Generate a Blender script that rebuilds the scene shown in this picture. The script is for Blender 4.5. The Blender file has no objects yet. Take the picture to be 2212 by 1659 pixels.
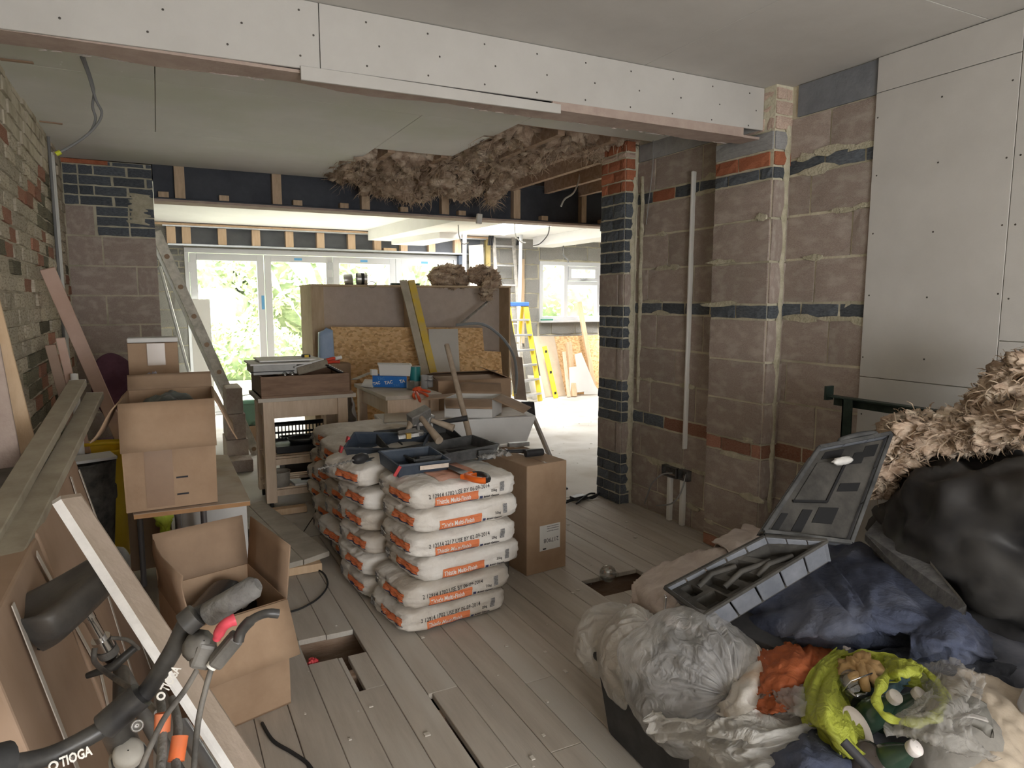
import bpy, bmesh, math, random
from mathutils import Vector, Matrix, noise
from mathutils.bvhtree import BVHTree
random.seed(7)
SC = bpy.context.scene
COL = SC.collection
V = Vector
# ------------------------------------------------------------------ camera, sky, light, exposure
CX, CY, FPX, H = 1106.0, 829.5, 1490.0, 1.46
def _cam_axes():
    y = V((340-CX, -(650-CY), -FPX)).normalized()
    z = V((0, FPX, 650-CY+2*(CY-650))).normalized()
    x = y.cross(z).normalized()
    return Matrix((x, y, z))
RW = _cam_axes()
CAM = V((0, 0, H))
def ray(px, py): return RW @ V((px-CX, -(py-CY), -FPX))
def PZ(px, py, z=0.0):
    r = ray(px, py); return CAM + r*((z-H)/r.z)
def PY(px, py, y):
    r = ray(px, py); return CAM + r*(y/r.y)
def PX(px, py, x):
    r = ray(px, py); return CAM + r*(x/r.x)
cam_data = bpy.data.cameras.new('camera'); cam = bpy.data.objects.new('camera', cam_data); COL.objects.link(cam)
cam_data.sensor_width = 36; cam_data.lens = FPX/2212*36; cam_data.clip_start = .05; cam_data.clip_end = 300
m4 = RW.to_4x4(); m4.translation = CAM; cam.matrix_world = m4
SC.camera = cam
world = bpy.data.worlds.new('sky'); SC.world = world; world.use_nodes = True
bg = world.node_tree.nodes['Background']; bg.inputs[0].default_value = (1.0, .99, .975, 1); bg.inputs[1].default_value = 9.3
sun_d = bpy.data.lights.new('sun', 'SUN'); sun_d.energy = 8.0; sun_d.angle = .35; sun_d.color = (1, .97, .9)
sun = bpy.data.objects.new('sun', sun_d); COL.objects.link(sun); sun.rotation_euler = (math.radians(32), math.radians(-20), 0)
def portal(name, loc, rot, sx, sy):
    d = bpy.data.lights.new(name, 'AREA'); d.shape = 'RECTANGLE'; d.size = sx; d.size_y = sy; d.cycles.is_portal = True
    o = bpy.data.objects.new(name, d); COL.objects.link(o); o.location = loc; o.rotation_euler = rot
PI = math.pi
portal('portal_doors', (2.15, 9.75, 1.05), (-PI/2, 0, 0), 3.7, 2.1)      # faces -Y
portal('portal_window', (6.1, 9.75, 1.6), (-PI/2, 0, 0), 1.6, 1.0)
portal('portal_rooflight', (3.95, 8.15, 2.78), (0, 0, 0), 1.2, 2.0)
portal('portal_rooflight_east', (5.95, 7.7, 2.78), (0, 0, 0), .9, 1.8)
portal('portal_rear', (.95, -1.85, 1.2), (PI/2, 0, 0), 2.0, 1.2)          # faces +Y
SC.view_settings.view_transform = 'Standard'; SC.view_settings.look = 'None'
SC.view_settings.exposure = 0.72; SC.view_settings.gamma = 1; SC.view_settings.use_curve_mapping = False
SC.cycles.use_denoising = True; SC.cycles.max_bounces = 10; SC.cycles.diffuse_bounces = 6; SC.cycles.transparent_max_bounces = 12
SC.cycles.sample_clamp_indirect = 6; SC.cycles.caustics_reflective = False; SC.cycles.caustics_refractive = False
# ------------------------------------------------------------------ materials
MATS = {}
def nd(nt, t, **k):
    n = nt.nodes.new(t)
    for a, b in k.items(): setattr(n, a, b)
    return n
def mat(name, c1, c2=None, scale=8, rough=.85, bump=.0, bscale=60, metal=0, stretch=(1,1,1), rnd=0.0, detail=6, lo=.35, hi=.65, c3=None, c3scale=2.5, alpha=1, spec=.3, coords='Object', trans=0):
    if name in MATS: return MATS[name]
    m = bpy.data.materials.new(name); m.use_nodes = True; nt = m.node_tree; L = nt.links
    b = nt.nodes['Principled BSDF']; b.inputs['Roughness'].default_value = rough; b.inputs['Metallic'].default_value = metal
    b.inputs['Specular IOR Level'].default_value = spec; b.inputs['Alpha'].default_value = alpha
    if trans: b.inputs['Transmission Weight'].default_value = trans
    b.inputs['Base Color'].default_value = (*c1, 1)
    tc = nd(nt, 'ShaderNodeTexCoord'); mp = nd(nt, 'ShaderNodeMapping'); mp.inputs['Scale'].default_value = stretch
    oi = nd(nt, 'ShaderNodeObjectInfo')
    if rnd:
        cb = nd(nt, 'ShaderNodeCombineXYZ'); mu = nd(nt, 'ShaderNodeMath', operation='MULTIPLY'); mu.inputs[1].default_value = 37
        L.new(oi.outputs['Random'], mu.inputs[0]); L.new(mu.outputs[0], cb.inputs[0]); L.new(mu.outputs[0], cb.inputs[2]); L.new(cb.outputs[0], mp.inputs['Location'])
    L.new(tc.outputs[coords], mp.inputs[0])
    out = None
    if c2 is not None:
        n = nd(nt, 'ShaderNodeTexNoise'); n.inputs['Scale'].default_value = scale; n.inputs['Detail'].default_value = detail; n.inputs['Roughness'].default_value = .65
        L.new(mp.outputs[0], n.inputs['Vector'])
        r = nd(nt, 'ShaderNodeValToRGB'); r.color_ramp.elements[0].position = lo; r.color_ramp.elements[1].position = hi
        r.color_ramp.elements[0].color = (*c1, 1); r.color_ramp.elements[1].color = (*c2, 1)
        L.new(n.outputs['Fac'], r.inputs[0]); out = r.outputs[0]
    if c3 is not None:
        n = nd(nt, 'ShaderNodeTexNoise'); n.inputs['Scale'].default_value = c3scale; n.inputs['Detail'].default_value = 4
        L.new(mp.outputs[0], n.inputs['Vector'])
        r = nd(nt, 'ShaderNodeValToRGB'); r.color_ramp.elements[0].position = .48; r.color_ramp.elements[1].position = .66
        r.color_ramp.elements[0].color = (0,0,0,1); r.color_ramp.elements[1].color = (1,1,1,1); L.new(n.outputs['Fac'], r.inputs[0])
        mx = nd(nt, 'ShaderNodeMix', data_type='RGBA'); L.new(r.outputs[0], mx.inputs[0]); L.new(out, mx.inputs[6]); mx.inputs[7].default_value = (*c3, 1); out = mx.outputs[2]
    if rnd:
        hs = nd(nt, 'ShaderNodeHueSaturation'); mr = nd(nt, 'ShaderNodeMapRange'); mr.inputs[3].default_value = 1-rnd; mr.inputs[4].default_value = 1+rnd
        L.new(oi.outputs['Random'], mr.inputs[0]); L.new(mr.outputs[0], hs.inputs['Value'])
        if out is None: hs.inputs['Color'].default_value = (*c1, 1)
        else: L.new(out, hs.inputs['Color'])
        out = hs.outputs[0]
    if out is not None: L.new(out, b.inputs['Base Color'])
    if bump:
        n = nd(nt, 'ShaderNodeTexNoise'); n.inputs['Scale'].default_value = bscale; n.inputs['Detail'].default_value = 5; L.new(mp.outputs[0], n.inputs['Vector'])
        bp = nd(nt, 'ShaderNodeBump'); bp.inputs['Strength'].default_value = bump; bp.inputs['Distance'].default_value = .01
        L.new(n.outputs['Fac'], bp.inputs['Height']); L.new(bp.outputs[0], b.inputs['Normal'])
    MATS[name] = m; return m
def clear_glass(name, tint=(1,1,1), gloss=.07):
    m = bpy.data.materials.new(name); m.use_nodes = True; nt = m.node_tree; nt.nodes.clear()
    o = nd(nt, 'ShaderNodeOutputMaterial'); t = nd(nt, 'ShaderNodeBsdfTransparent'); g = nd(nt, 'ShaderNodeBsdfGlossy'); x = nd(nt, 'ShaderNodeMixShader')
    t.inputs[0].default_value = (*tint, 1); g.inputs['Roughness'].default_value = .03; x.inputs[0].default_value = gloss
    nt.links.new(t.outputs[0], x.inputs[1]); nt.links.new(g.outputs[0], x.inputs[2]); nt.links.new(x.outputs[0], o.inputs[0]); MATS[name] = m; return m
def film(name, col, opac=.6, rough=.35, dens=None):
    m = bpy.data.materials.new(name); m.use_nodes = True; nt = m.node_tree; L = nt.links; b = nt.nodes['Principled BSDF']
    b.inputs['Base Color'].default_value = (*col, 1); b.inputs['Roughness'].default_value = rough; b.inputs['Specular IOR Level'].default_value = .5
    tr = nd(nt, 'ShaderNodeBsdfTranslucent'); tr.inputs[0].default_value = (*col, 1); tp = nd(nt, 'ShaderNodeBsdfTransparent')
    x1 = nd(nt, 'ShaderNodeMixShader'); x1.inputs[0].default_value = .3; x2 = nd(nt, 'ShaderNodeMixShader'); x2.inputs[0].default_value = opac
    tc = nd(nt, 'ShaderNodeTexCoord'); n = nd(nt, 'ShaderNodeTexNoise'); n.inputs['Scale'].default_value = 17; n.inputs['Detail'].default_value = 8; n.inputs['Distortion'].default_value = 1.8
    L.new(tc.outputs['Object'], n.inputs['Vector']); bp = nd(nt, 'ShaderNodeBump'); bp.inputs['Strength'].default_value = .8; bp.inputs['Distance'].default_value = .025
    L.new(n.outputs['Fac'], bp.inputs['Height']); L.new(bp.outputs[0], b.inputs['Normal'])
    L.new(b.outputs[0], x1.inputs[1]); L.new(tr.outputs[0], x1.inputs[2]); L.new(tp.outputs[0], x2.inputs[1]); L.new(x1.outputs[0], x2.inputs[2])
    L.new(x2.outputs[0], nt.nodes['Material Output'].inputs[0]); MATS[name] = m; return m
block_m = mat('concrete_block', (.33,.265,.23), (.44,.365,.32), 45, .95, .5, 90, rnd=.10, c3=(.48,.42,.37), c3scale=4, detail=10)
bluegrey_m = mat('dark_engineering_brick', (.065,.075,.088), (.14,.155,.175), 9, .8, .3, 70, rnd=.25)
redbrick_m = mat('red_brick', (.34,.11,.055), (.46,.18,.10), 14, .9, .4, 80, rnd=.2)
palebrick_m = mat('old_pink_brick', (.55,.37,.29), (.76,.64,.54), 12, .9, .5, 60, rnd=.12)
cream_m = mat('limewashed_brick', (.50,.44,.34), (.66,.60,.49), 14, .95, .6, 50, rnd=.15, c3=(.34,.28,.2), c3scale=7)
sootbrick_m = mat('sooty_brick', (.10,.095,.06), (.27,.24,.17), 12, .95, .6, 50, rnd=.3)
oldred_m = mat('worn_red_brick', (.30,.12,.075), (.42,.24,.17), 14, .95, .5, 50, rnd=.25)
mortar_m = mat('mortar', (.56,.52,.39), (.68,.64,.51), 10, .95, .7, 60, c3=(.43,.40,.30), c3scale=3)
smear_m = mat('mortar_smear', (.42,.39,.28), (.58,.54,.42), 18, .95, .9, 70)
padstone_m = mat('grey_concrete', (.30,.30,.30), (.40,.40,.40), 12, .9, .4, 90)
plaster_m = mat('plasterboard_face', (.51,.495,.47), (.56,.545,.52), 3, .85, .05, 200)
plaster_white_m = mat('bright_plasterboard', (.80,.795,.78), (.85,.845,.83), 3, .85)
ceilgreen_m = mat('moisture_plasterboard', (.73,.72,.71), (.78,.77,.76), 2.5, .85, .04, 200, c3=(.68,.69,.63), c3scale=1.1)
brownpaper_m = mat('brown_paper_back', (.40,.31,.27), (.47,.38,.33), 14, .9, .2, 90)
torn_m = mat('torn_paper', (.72,.68,.64), (.60,.52,.47), 60, .9)
steelpaint_m = mat('blue_grey_steel', (.045,.05,.065), (.07,.078,.095), 5, .6, .1, 40)
galv_m = mat('galvanised_steel', (.50,.53,.56), (.66,.69,.72), 6, .35, 0, metal=.7)
screw_m = mat('screw_head', (.10,.09,.08), rough=.5, metal=.6)
boards_m = mat('dusty_floorboard', (.43,.385,.33), (.51,.465,.405), 5, .8, .12, 45, stretch=(5,.5,1), rnd=.04, c3=(.55,.52,.47), c3scale=1.2)
slab_m = mat('dusty_concrete_slab', (.56,.54,.50), (.68,.665,.63), 4, .9, .2, 30, c3=(.47,.44,.39), c3scale=2)
joist_m = mat('old_joist', (.32,.21,.14), (.48,.35,.26), 5, .85, .3, 40, stretch=(1,6,6))
pine_m = mat('fresh_pine', (.60,.42,.26), (.70,.52,.35), 4, .7, .1, 40, stretch=(6,6,1))
noggin_m = mat('sawn_pine_noggin', (.46,.34,.23), (.60,.46,.33), 7, .75, .1, 40, stretch=(6,6,1), rnd=.1)
dark_m = mat('dark_void', (.05,.04,.032), (.09,.07,.055), 10, .95)
upvc_m = mat('white_upvc', (.62,.63,.65), rough=.3, spec=.5)
white_m = mat('white_plastic', (.78,.77,.74), rough=.4)
black_m = mat('black_plastic', (.025,.025,.027), (.04,.04,.042), 20, .5)
tape_m = mat('blue_tape', (.15,.40,.70), rough=.6)
pane_m = clear_glass('window_glass')
# ------------------------------------------------------------------ mesh helpers
def prop(o, label=None, cat=None, group=None, kind=None):
    if label: o['label'] = label
    if cat: o['category'] = cat
    if group: o['group'] = group
    if kind: o['kind'] = kind
    return o
def thing(name, label, cat, loc=(0,0,0), group=None):
    o = bpy.data.objects.new(name, None); COL.objects.link(o); o.location = loc; o.empty_display_size = .1
    return prop(o, label, cat, group)
class MB:
    def __init__(s): s.v = []; s.f = []; s.sm = []
    def add(s, vs, fs, smooth=False):
        b = len(s.v); s.v += [V(p) for p in vs]; s.f += [tuple(i+b for i in f) for f in fs]; s.sm += [smooth]*len(fs); return s
    def box(s, a, b):
        x0,y0,z0 = a; x1,y1,z1 = b
        return s.add([(x0,y0,z0),(x1,y0,z0),(x1,y1,z0),(x0,y1,z0),(x0,y0,z1),(x1,y0,z1),(x1,y1,z1),(x0,y1,z1)],
                     [(0,3,2,1),(4,5,6,7),(0,1,5,4),(1,2,6,5),(2,3,7,6),(3,0,4,7)])
    def hexa(s, p):   # bottom 4 (ccw from above) then top 4
        return s.add(p, [(0,3,2,1),(4,5,6,7),(0,1,5,4),(1,2,6,5),(2,3,7,6),(3,0,4,7)])
    def bar(s, p, q, w, h, up=(0,0,1)):   # box section along p-q; w across, h along up
        p, q = V(p), V(q); d = (q-p).normalized(); u = V(up); a = d.cross(u)
        if a.length < 1e-4: a = d.cross(V((0,1,0)))
        a.normalize(); c = a.cross(d).normalized(); a *= w/2; c *= h/2
        return s.hexa([p-a-c, p+a-c, q+a-c, q-a-c, p-a+c, p+a+c, q+a+c, q-a+c])
    def slab(s, pts, n, t):   # planar polygon pts extruded by -n*t
        pts = [V(p) for p in pts]; n = V(n).normalized()*t; k = len(pts); vs = pts + [p-n for p in pts]
        fs = [tuple(range(k)), tuple(range(2*k-1, k-1, -1))] + [(i, i+k, (i+1)%k+k, (i+1)%k) for i in range(k)]
        return s.add(vs, fs)
    def tube(s, pts, r, n=8, cap=True, smooth=True):
        pts = [V(p) for p in pts]; rs = r if isinstance(r, (list, tuple)) else [r]*len(pts); vs = []; fs = []
        t0 = (pts[1]-pts[0]).normalized(); a = t0.orthogonal().normalized()
        for i, p in enumerate(pts):
            t = ((pts[min(i+1, len(pts)-1)] - pts[max(i-1, 0)])).normalized()
            a = (a - t*a.dot(t)).normalized(); b = t.cross(a)
            for k in range(n):
                th = 2*PI*k/n; vs.append(p + (a*math.cos(th)+b*math.sin(th))*rs[i])
        for i in range(len(pts)-1):
            for k in range(n): fs.append((i*n+k, i*n+(k+1)%n, (i+1)*n+(k+1)%n, (i+1)*n+k))
        s.add(vs, fs, smooth)
        if cap: s.add(vs[:n], [tuple(range(n-1,-1,-1))]); s.add(vs[-n:], [tuple(range(n))])
        return s
    def lathe(s, c, prof, n=20, axis=(0,0,1), smooth=True):   # prof [(r,h)]
        c = V(c); ax = V(axis).normalized(); a = ax.orthogonal().normalized(); b = ax.cross(a); vs = []; fs = []
        for r, h in prof:
            for k in range(n): th = 2*PI*k/n; vs.append(c + ax*h + (a*math.cos(th)+b*math.sin(th))*max(r,1e-5))
        for i in range(len(prof)-1):
            for k in range(n): fs.append((i*n+k, i*n+(k+1)%n, (i+1)*n+(k+1)%n, (i+1)*n+k))
        return s.add(vs, fs, smooth)
    def grid(s, fn, nu, nv, smooth=True, thick=None):
        vs = [V(fn(i/nu, j/nv)) for j in range(nv+1) for i in range(nu+1)]
        fs = [(j*(nu+1)+i, j*(nu+1)+i+1, (j+1)*(nu+1)+i+1, (j+1)*(nu+1)+i) for j in range(nv) for i in range(nu)]
        return s.add(vs, fs, smooth)
    def xf(s, M):
        s.v = [M @ p for p in s.v]; return s
    def mesh(s, name, m):
        me = bpy.data.meshes.new(name); me.from_pydata([tuple(p) for p in s.v], [], s.f); me.materials.append(m)
        me.polygons.foreach_set('use_smooth', s.sm); me.update(); return me
    def build(s, name, m, parent=None, bevel=0, kind=None, seg=2, solid=0, label=None, sub=0):
        return put(name, s.mesh(name, m), parent, bevel, kind, seg, solid, label, sub)
def put(name, me, parent=None, bevel=0, kind=None, seg=2, solid=0, label=None, sub=0):
    o = bpy.data.objects.new(name, me); COL.objects.link(o)
    if parent is not None:
        o.parent = parent; o.matrix_parent_inverse = Matrix.Translation(-parent.location) if parent.rotation_euler[:] == (0,0,0) else Matrix()
        if parent.parent is not None: o.matrix_parent_inverse = Matrix.Translation(-parent.location)
    if sub: md = o.modifiers.new('subdivision', 'SUBSURF'); md.levels = sub; md.render_levels = sub
    if solid: md = o.modifiers.new('thickness', 'SOLIDIFY'); md.thickness = solid; md.offset = 0
    if bevel: md = o.modifiers.new('bevel', 'BEVEL'); md.width = bevel; md.segments = seg; md.limit_method = 'ANGLE'
    if kind: o['kind'] = kind
    if label: o['label'] = label
    return o
def RZ(a): return Matrix.Rotation(a, 4, 'Z')
def frame(o, x, y, z):     # matrix from origin and three axes
    M = Matrix((V(x), V(y), V(z))).transposed().to_4x4(); M.translation = V(o); return M
def fbm(p, s=1.0, o=4): return noise.fractal(V(p)*s, 1.0, 2.0, o)
def clusterpts(pts, n=6):   # catmull-rom smoothing of a polyline
    P = [V(p) for p in pts]; out = []
    for i in range(len(P)-1):
        p0, p1, p2, p3 = P[max(i-1,0)], P[i], P[i+1], P[min(i+2,len(P)-1)]
        for k in range(n):
            t = k/n; out.append(.5*((2*p1)+(p2-p0)*t+(2*p0-5*p1+4*p2-p3)*t*t+(3*p1-p0-3*p2+p3)*t**3))
    out.append(P[-1]); return out
def text(name, s, size, M, m, parent=None, shear=0, bold=0, proj=None, sx=1, kind=None):
    cu = bpy.data.curves.new('lettering', 'FONT'); cu.body = s; cu.size = size; cu.align_x = 'LEFT'; cu.offset = bold; cu.shear = shear; cu.resolution_u = 2
    to = bpy.data.objects.new('lettering_source', cu); me = bpy.data.meshes.new_from_object(to)
    bpy.data.objects.remove(to); bpy.data.curves.remove(cu)
    for v in me.vertices:
        p = M @ V((v.co.x*sx, v.co.y, 0))
        if proj: p = proj(p)
        v.co = p
    me.materials.clear(); me.materials.append(m); me.name = name
    return put(name, me, parent)
# ------------------------------------------------------------------ masonry
def unit_mesh(seed, nx, nz, jit, rough=.006):
    """rough-edged unit block: local x 0..1, z 0..1, front face at y=0 looking -y, body behind"""
    rnd = random.Random(seed); vs = []; fs = []
    for j in range(nz+1):
        for i in range(nx+1):
            x, z = i/nx, j/nz; edge = i in (0,nx) or j in (0,nz)
            jx = rnd.uniform(-1,1)*jit[0]*(.25 if not edge else 1); jz = rnd.uniform(-1,1)*jit[1]*(.25 if not edge else 1)
            vs.append((min(1,max(0,x+jx)), rnd.uniform(0,1)*rough + (rough*1.2 if edge else 0), min(1,max(0,z+jz))))
    n = len(vs)
    for j in range(nz):
        for i in range(nx):
            a = j*(nx+1)+i; fs.append((a, a+1, a+nx+2, a+nx+1))
    ring = [i for i in range(nx+1)] + [j*(nx+1)+nx for j in range(1,nz+1)] + [nz*(nx+1)+i for i in range(nx-1,-1,-1)] + [j*(nx+1) for j in range(nz-1,0,-1)]
    vs += [(vs[k][0], .03, vs[k][2]) for k in ring]
    for q in range(len(ring)):
        q2 = (q+1)%len(ring); fs.append((ring[q], n+q, n+q2, ring[q2]))
    return vs, fs
UNIT = {}
def unit(kind, k):
    key = (kind, k)
    if key not in UNIT:
        big = kind in ('block', 'padstone')
        vs, fs = unit_mesh(hash(key[1])*7+(3 if big else 1), 5 if big else 4, 3 if big else 2, (.009,.017) if big else (.022,.06), .004 if big else .005)
        me = bpy.data.meshes.new(kind+'_unit'); me.from_pydata(vs, [], fs); me.materials.append(BM[kind]); UNIT[key] = me
    return UNIT[key]
BM = {'block': block_m, 'slate': bluegrey_m, 'red': redbrick_m, 'pale': palebrick_m, 'cream': cream_m, 'soot': sootbrick_m, 'oldred': oldred_m, 'padstone': padstone_m}
def lay(parent, kind, O, U, u0, u1, z0, z1, proud=0, mort=.011):
    """one brick or block on a wall plane: O origin at u=0, U unit direction along wall; outward normal = U x Z rotated"""
    N = V((U.y, -U.x, 0))      # local -y direction
    o = bpy.data.objects.new('block' if kind in ('block','padstone') else 'brick', unit(kind, random.randrange(5)))
    COL.objects.link(o); o.parent = parent; g = mort/2*(1 if kind in ('block','padstone','grey') else .95)
    L = max(u1-u0-2*g, .01); hh = max(z1-z0-2*g, .01)
    M = frame(O + U*(u0+g) + V((0,0,z0+g)) + N*(.0125+proud), U, -N, (0,0,1)) @ Matrix.Diagonal((L, 1, hh, 1))
    o.matrix_parent_inverse = Matrix.Translation(-parent.location); o.matrix_basis = M
    return o
def courses(parent, O, U, u0, u1, rows, seed=0, skip=None, pick=None, proudj=.002):
    r = random.Random(seed)
    for (z0, z1, kind, ln, off) in rows:
        u = u0 - off
        while u < u1-.02:
            a, b = max(u, u0), min(u+ln, u1)
            if b-a > .03 and not (skip and skip((a+b)/2, (z0+z1)/2)):
                k = kind
                if pick: k = pick((a+b)/2, (z0+z1)/2, kind, r)
                if k: lay(parent, k, O, U, a, b, z0, z1, r.uniform(-proudj, proudj))
            u += ln
def struct(name, m=None, mb=None, loc=(0,0,0)):
    if mb is None:
        o = bpy.data.objects.new(name, None); COL.objects.link(o); o.location = loc
    else: o = mb.build(name, m)
    o['kind'] = 'structure'; return o
# ================================================================== THE SETTING
XL, XR = -.58, 3.0            # side walls of the room
YS = 6.2                       # line of the far steel and block nib
CZ, CL = 2.56, 2.51
# ---- floor: boards near, slab beyond
floor = struct('floor')
MB().box((XL-.3, -2.1, -.40), (XR+.3, 4.3, -.30)).build('subfloor', dark_m, floor)
j = MB()
for y in (.6, 1.0, 1.4, 1.8, 2.2, 2.62, 3.02, 3.4, 3.8, 4.2): j.box((XL, y-.025, -.22), (XR, y+.025, -.024))
for q, y in enumerate((.6, 1.0, 1.4, 1.8, 2.2, 2.62, 3.02, 3.4, 3.8, 4.2)):
    MB().box((XL, y-.025, -.22), (XR, y+.025, -.025)).build('joist', joist_m, floor)
holes = [(.462, .702, 2.72, 2.94), (1.90, 2.26, 2.72, 2.93), (.945, .978, 1.40, 1.62), (.60, .624, 2.44, 2.74), (.822, .838, 1.70, 2.3)]
def board_piece(x0, x1, y0, y1, zz):
    if y1-y0 < .02: return
    vs = MB().box((x0, y0, -.024+zz), (x1, y1, zz)); vs.build('floorboard', boards_m, floor, bevel=.002, seg=1)
pitch = .12; nb = int((XR-XL)/pitch)+1
x = .582 - math.ceil((.582-XL)/pitch)*pitch
rb = random.Random(11)
while x < XR:
    x0, x1 = max(x+.0012, XL), min(x+pitch-.0012, XR)
    if x1-x0 > .01:
        cuts = sorted([-2.0] + [rb.choice((.6,1.0,1.4,1.8,2.2,2.62,3.02,3.4,3.8))+0 for _ in range(1)] + [4.28])
        dz = rb.uniform(-.0025, .0015)
        for a, b in zip(cuts, cuts[1:]):
            segs = [(a+.001, b-.001, x0, x1)]
            for (hx0, hx1, hy0, hy1) in holes:
                new = []
                for (c, d, e, f) in segs:
                    if hy0 < d and hy1 > c and hx0 < f-.004 and hx1 > e+.004:
                        if hy0 > c: new.append((c, hy0, e, f))
                        if hy1 < d: new.append((hy1, d, e, f))
                        m0, m1 = max(c, hy0), min(d, hy1)
                        if hx0 > e+.01: new.append((m0, m1, e, hx0))
                        if hx1 < f-.01: new.append((m0, m1, hx1, f))
                    else: new.append((c, d, e, f))
                segs = new
            for (c, d, e, f) in segs: board_piece(e, f, c, d, dz)
    x += pitch
MB().box((-1.2, 4.3, -.30), (8.6, 9.85, -.004)).build('concrete_slab', slab_m, floor)
MB().box((XR+.3, 3.6, -.30), (8.6, 4.3, -.004)).build('concrete_slab', slab_m, floor)
# ---- right wall
wr = struct('wall_right', loc=(XR, 3, 0))
UY = V((0,-1,0))               # along the wall towards the camera; outward normal is -X
MB().box((XR, -2.0, -.3), (XR+.2, 4.02, 2.75)).build('mortar_bed', mortar_m, wr)
S = lambda z0, z1, k, ln, off: (z0, z1, k, ln, off)
rowsW = [S(0,.15,'block',.45,.2), S(.15,.375,'block',.45,.1), S(.375,.60,'block',.45,.3), S(.60,.69,'red',.225,.05),
         S(.69,.915,'block',.45,.2), S(.915,1.14,'block',.45,.4), S(1.14,1.37,'block',.45,.15), S(1.37,1.45,'slate',.225,.1), S(1.45,1.675,'block',.45,.25),
         S(1.675,1.90,'block',.45,.05), S(1.90,2.11,'block',.45,.3), S(2.11,2.19,'slate',.225,.0), S(2.19,2.40,'block',.45,.2)]
def pickW(u, z, k, r):
    y = 4.02-u
    if k == 'slate' and z > 2 and 3.55 < y < 3.75: return 'red'
    if k == 'slate' and 1.3 < z < 1.5 and y < 2.2: return 'red'
    if k == 'red' and .6 < z < .7: return 'slate' if y > 3.55 else 'oldred'
    return k
courses(wr, V((XR, 4.02, 0)), UY, 0, 1.95, rowsW, 5, skip=lambda u, z: 2.63 < 4.02-u < 3.08 and False, pick=pickW)
# upper right: dark blue-grey plate under the ceiling, grey padstone band further back
MB().box((XR-.012, 2.0, 2.40), (XR+.01, 2.62, CZ-.005)).build('dark_board', mat('slate_board', (.17,.18,.20), (.22,.23,.25), 10, .9, .2, 60), wr)
MB().box((XR-.012, 3.05, 2.40), (XR+.01, 3.94, CL)).build('grey_lintel', padstone_m, wr)
# white conduit strip and mortar smears are built later; projecting pier
pier = struct('wall_pier', loc=(2.93, 2.9, 0))
px0, py0, py1 = 2.875, 2.66, 3.08
MB().box((px0+.004, py0+.004, -.3), (XR, py1, CZ)).build('mortar_bed', mortar_m, pier)
rowsP = [S(0,.075,'oldred',.225,.1), S(.075,.15,'block',.45,0), S(.15,.375,'block',.45,0), S(.375,.60,'block',.45,.0), S(.60,.68,'oldred',.225,.1),
         S(.68,.905,'block',.45,0), S(.905,1.13,'block',.45,.0), S(1.13,1.36,'block',.45,.0), S(1.36,1.44,'slate',.225,.03), S(1.44,1.665,'block',.45,0),
         S(1.665,1.89,'block',.45,0), S(1.89,2.09,'block',.45,0), S(2.09,2.155,'slate',.225,.12), S(2.155,2.235,'red',.225,.05), S(2.235,2.335,'padstone',.45,0)]
courses(pier, V((px0, py1, 0)), UY, 0, py1-py0, rowsP, 6)
courses(pier, V((px0, py0, 0)), V((1,0,0)), 0, XR-px0, rowsP, 8)
# pale bricks above the padstone
rowsT = [S(2.335,2.41,'pale',.225,.1), S(2.41,2.485,'pale',.225,.0), S(2.485,2.55,'pale',.225,.15)]
courses(pier, V((px0, py1, 0)), UY, 0, py1-py0, rowsT, 9, proudj=.012)
courses(pier, V((px0, py0, 0)), V((1,0,0)), 0, XR-px0, rowsT, 10, proudj=.012)
# ---- end pier at the opening (reveal faces the opening, -X; narrow face looks at the camera)
ep = struct('wall_end', loc=(2.93, 3.95, 0))
ex0, ey0, ey1 = 2.885, 3.95, 4.24
MB().box((ex0+.004, ey0+.004, -.3), (XR+.3, ey1, CL)).build('mortar_bed', mortar_m, ep)
E_ = []
z = 0
pat = ['s']*5 + ['B'] + ['s']*4 + ['B'] + ['s']*4 + ['B'] + ['s']*5 + ['p'] + ['s'] + ['r']*3 + ['m'] + ['r'] + ['m']
rowsE = []
for i, c in enumerate(pat):
    if c == 'B': rowsE.append(S(z, z+.225, 'block', .23, 0)); z += .225
    elif c == 'p': rowsE.append(S(z, z+.10, 'slate', .15, 0)); z += .10
    elif c == 'r': rowsE.append(S(z, z+.075, 'red', .16, (i%2)*.08)); z += .075
    elif c == 'm': rowsE.append(S(z, z+.04, 'pale', .3, .1)); z += .04
    else: rowsE.append(S(z, z+.075, 'slate', .15, (i%2)*.07)); z += .075
rowsE.append(S(z, CL, 'block', .3, 0))
courses(ep, V((ex0, ey1, 0)), UY, 0, ey1-ey0, rowsE, 12, proudj=.004)
courses(ep, V((ex0, ey0, 0)), V((1,0,0)), 0, .085, rowsE, 13, proudj=.004)
courses(ep, V((ex0+.1, ey1, 0)), V((-1,0,0)), -.3, .1, [S(0, 2.2, 'block', .5, 0)], 14)
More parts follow.
